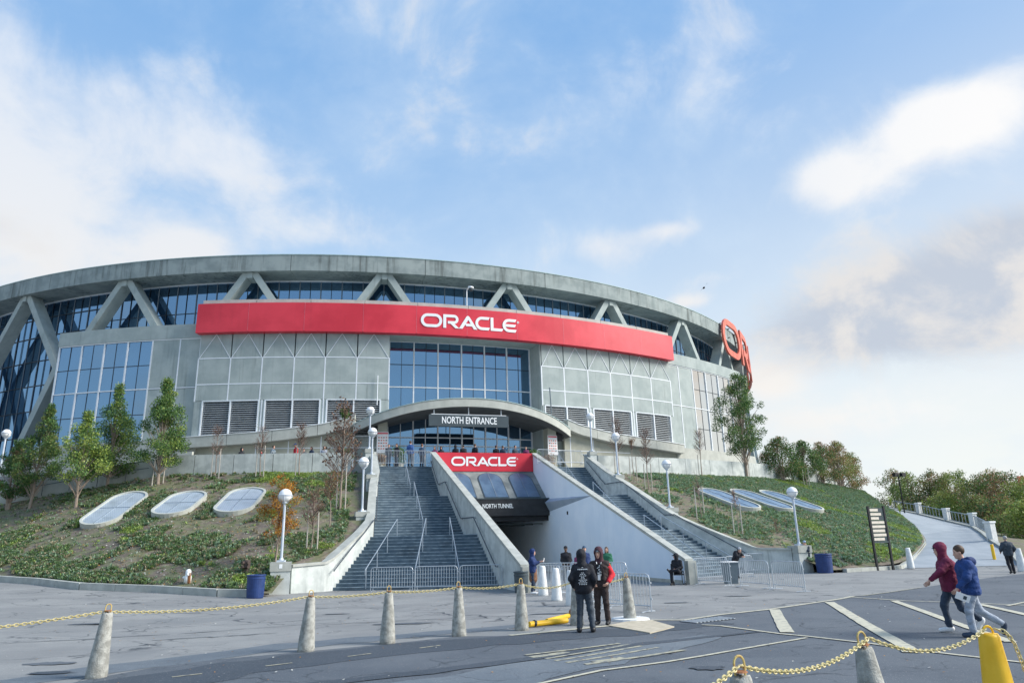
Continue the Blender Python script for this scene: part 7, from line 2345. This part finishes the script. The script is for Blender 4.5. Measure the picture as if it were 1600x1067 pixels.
# ---- ground cover on the two slopes: countless low plants
def cover(side, n, seedv):
    rg = np.random.default_rng(seedv)
    out = []
    a_end = -44 if side < 0 else 42
    m_ = int(n * 2.6)
    u = rg.random(m_); v = rg.random(m_)
    ag = np.where(side < 0, -6.9 + (a_end + 6.9) * u, 7.3 + (a_end - 7.3) * u)
    rf = np.interp(ag, FA, FR)
    r = 76.0 + (rf - 76.25) * v
    wt = np.interp(r, WALL_S, WALL_T) - .05
    if side > 0: wt = .9 - wt
    wa = np.degrees(np.arctan2(wt, r))
    ok = (ag < wa - .05) if side < 0 else (ag > wa + .05)
    for a, sd, _ in SK:
        r0, r1 = (79.2, 83.9) if sd == 'L' else (80.9, 86.0)
        ok &= ~((np.abs(ag - a) * r * pi / 180 < (1.12 if sd == 'L' else 1.32)) & (r > r0 - .1) & (r < r1 + .1))
    ag, r = ag[ok], r[ok]
    aa = np.radians(ag)
    t = r * np.sin(aa); s = r * np.cos(aa)
    x = CX + s * sin(AXIS) + t * cos(AXIS); y = CY - s * cos(AXIS) + t * sin(AXIS)
    d1 = fbm(x, y, .55, 21); d2 = fbm(x, y, .22, 31)
    if side < 0:
        bias = -.02 + .10 * np.clip((ag + 15) / 8, 0, 1) + .03 * np.clip((r - 84) / 8, -1, 1)
        dens = np.clip((d1 + bias + (d2 - .5) * .7 - .46) * 7, .04, 1)
    else:
        bias = .14 * np.clip((ag - 10.5) / 4, -1, 1)
        dens = np.clip((d1 + bias + (d2 - .5) * .7 - .42) * 7, np.clip((ag - 9.5) / 3, .08, .85), 1)
    keep = rg.random(len(x)) < dens
    x, y, ag, r, d1 = x[keep][:n], y[keep][:n], ag[keep][:n], r[keep][:n], d1[keep][:n]
    z = berm_z(r, ag)
    k = len(x); nl = 8
    c = np.repeat(np.stack([x, y, z + .03], 1), nl, 0)
    sz = np.repeat(rg.uniform(.05, .135, k) * (1.0 + .5 * (d1 > .5)), nl)
    an = rg.uniform(0, 2 * pi, k * nl); tl = rg.uniform(.35, 1.25, k * nl)
    ax = np.stack([np.cos(an) * np.cos(tl), np.sin(an) * np.cos(tl), np.sin(tl)], 1)
    sdv = np.stack([-np.sin(an), np.cos(an), np.zeros(k * nl)], 1)
    off = rg.uniform(-.07, .07, (k * nl, 3)) * np.array([1, 1, .2])
    c = c + off
    V = np.empty((k * nl, 4, 3))
    V[:, 0] = c - sdv * sz[:, None] * .16; V[:, 1] = c + sdv * sz[:, None] * .16
    V[:, 2] = c + ax * sz[:, None] + sdv * sz[:, None] * .13; V[:, 3] = c + ax * sz[:, None] - sdv * sz[:, None] * .13
    kind = fbm(x, y, .35, 77 + seedv)
    if side < 0: mi = np.where(kind > .62, 2, np.where(rg.random(k) < .22, 3, np.where(rg.random(k) < .3, 1, 0)))
    else: mi = np.where(kind > .66, 2, np.where(rg.random(k) < .10, 3, np.where(rg.random(k) < .72, 1, 0)))
    flip = rg.random(k) < .14
    mi = np.where(flip, rg.integers(0, 4, k), mi)
    MI = np.repeat(mi, nl)
    o = npmesh('ground_cover', V.reshape(-1, 3), np.arange(k * nl * 4).reshape(-1, 4), MI, [GC1, GC2, GC3, GC4])
    tag(o, 'patchy low green plants covering the %s slope' % ('left' if side < 0 else 'right'), 'ground cover', kind='stuff')
    # dry leaf litter and pale pebbles
    m2 = 9000 if side < 0 else 5000
    uu = rg.integers(0, len(ag), m2)
    return o


cover(-1, 52000, 1)
cover(1, 68000, 2)
# fallen yellow leaves and light litter on the left slope
rg = np.random.default_rng(9)
ag = rg.uniform(-22, -8.4, 5200); rf = np.interp(ag, FA, FR); r = 76.3 + (rf - 76.5) * rg.random(5200) ** .6
keep = rg.random(5200) < np.where(ag > -15, 1.0, .35)
ag, r = ag[keep], r[keep]
aa = np.radians(ag); t = r * np.sin(aa); s = r * np.cos(aa)
ok = t < np.interp(s, WALL_S, WALL_T) - .1
ag, r, t, s = ag[ok], r[ok], t[ok], s[ok]
x = CX + s * sin(AXIS) + t * cos(AXIS); y = CY - s * cos(AXIS) + t * sin(AXIS); z = berm_z(r, ag) + .09
k = len(x); an = rg.uniform(0, 6.28, k); sz = rg.uniform(.025, .06, k)
c = np.stack([x, y, z], 1); e1 = np.stack([np.cos(an), np.sin(an), np.full(k, .3)], 1) * sz[:, None]; e2 = np.stack([-np.sin(an), np.cos(an), np.full(k, .2)], 1) * sz[:, None] * .8
V = np.stack([c - e1, c - e2, c + e1, c + e2], 1).reshape(-1, 3)
tag(npmesh('fallen_leaves', V, np.arange(4 * k).reshape(-1, 4), rg.integers(0, 3, k), [LO1, GC4, pm('pale_litter', (.5, .5, .46), (.6, .6, .55), 8, .9)]), 'scattered fallen yellow leaves on the left slope', 'fallen leaves', kind='stuff')
# fallen leaves and grit on the asphalt
rg = np.random.default_rng(10); k = 1100
x = rg.uniform(-16, 14, k); y = rg.uniform(8, 33, k); an = rg.uniform(0, 6.28, k); sz = rg.uniform(.01, .032, k)
zz = np.array([zg(a, b) for a, b in zip(x, y)]) + .026
c = np.stack([x, y, zz], 1); e1 = np.stack([np.cos(an), np.sin(an), np.full(k, .2)], 1) * sz[:, None]; e2 = np.stack([-np.sin(an), np.cos(an), np.full(k, .1)], 1) * sz[:, None] * .7
V = np.stack([c - e1, c - e2, c + e1, c + e2], 1).reshape(-1, 3)
tag(npmesh('ground_litter', V, np.arange(4 * k).reshape(-1, 4), rg.integers(0, 3, k), [LO1, MATS['pale_litter'], LB1]), 'scattered specks of litter and leaves on the asphalt', 'litter', kind='stuff')
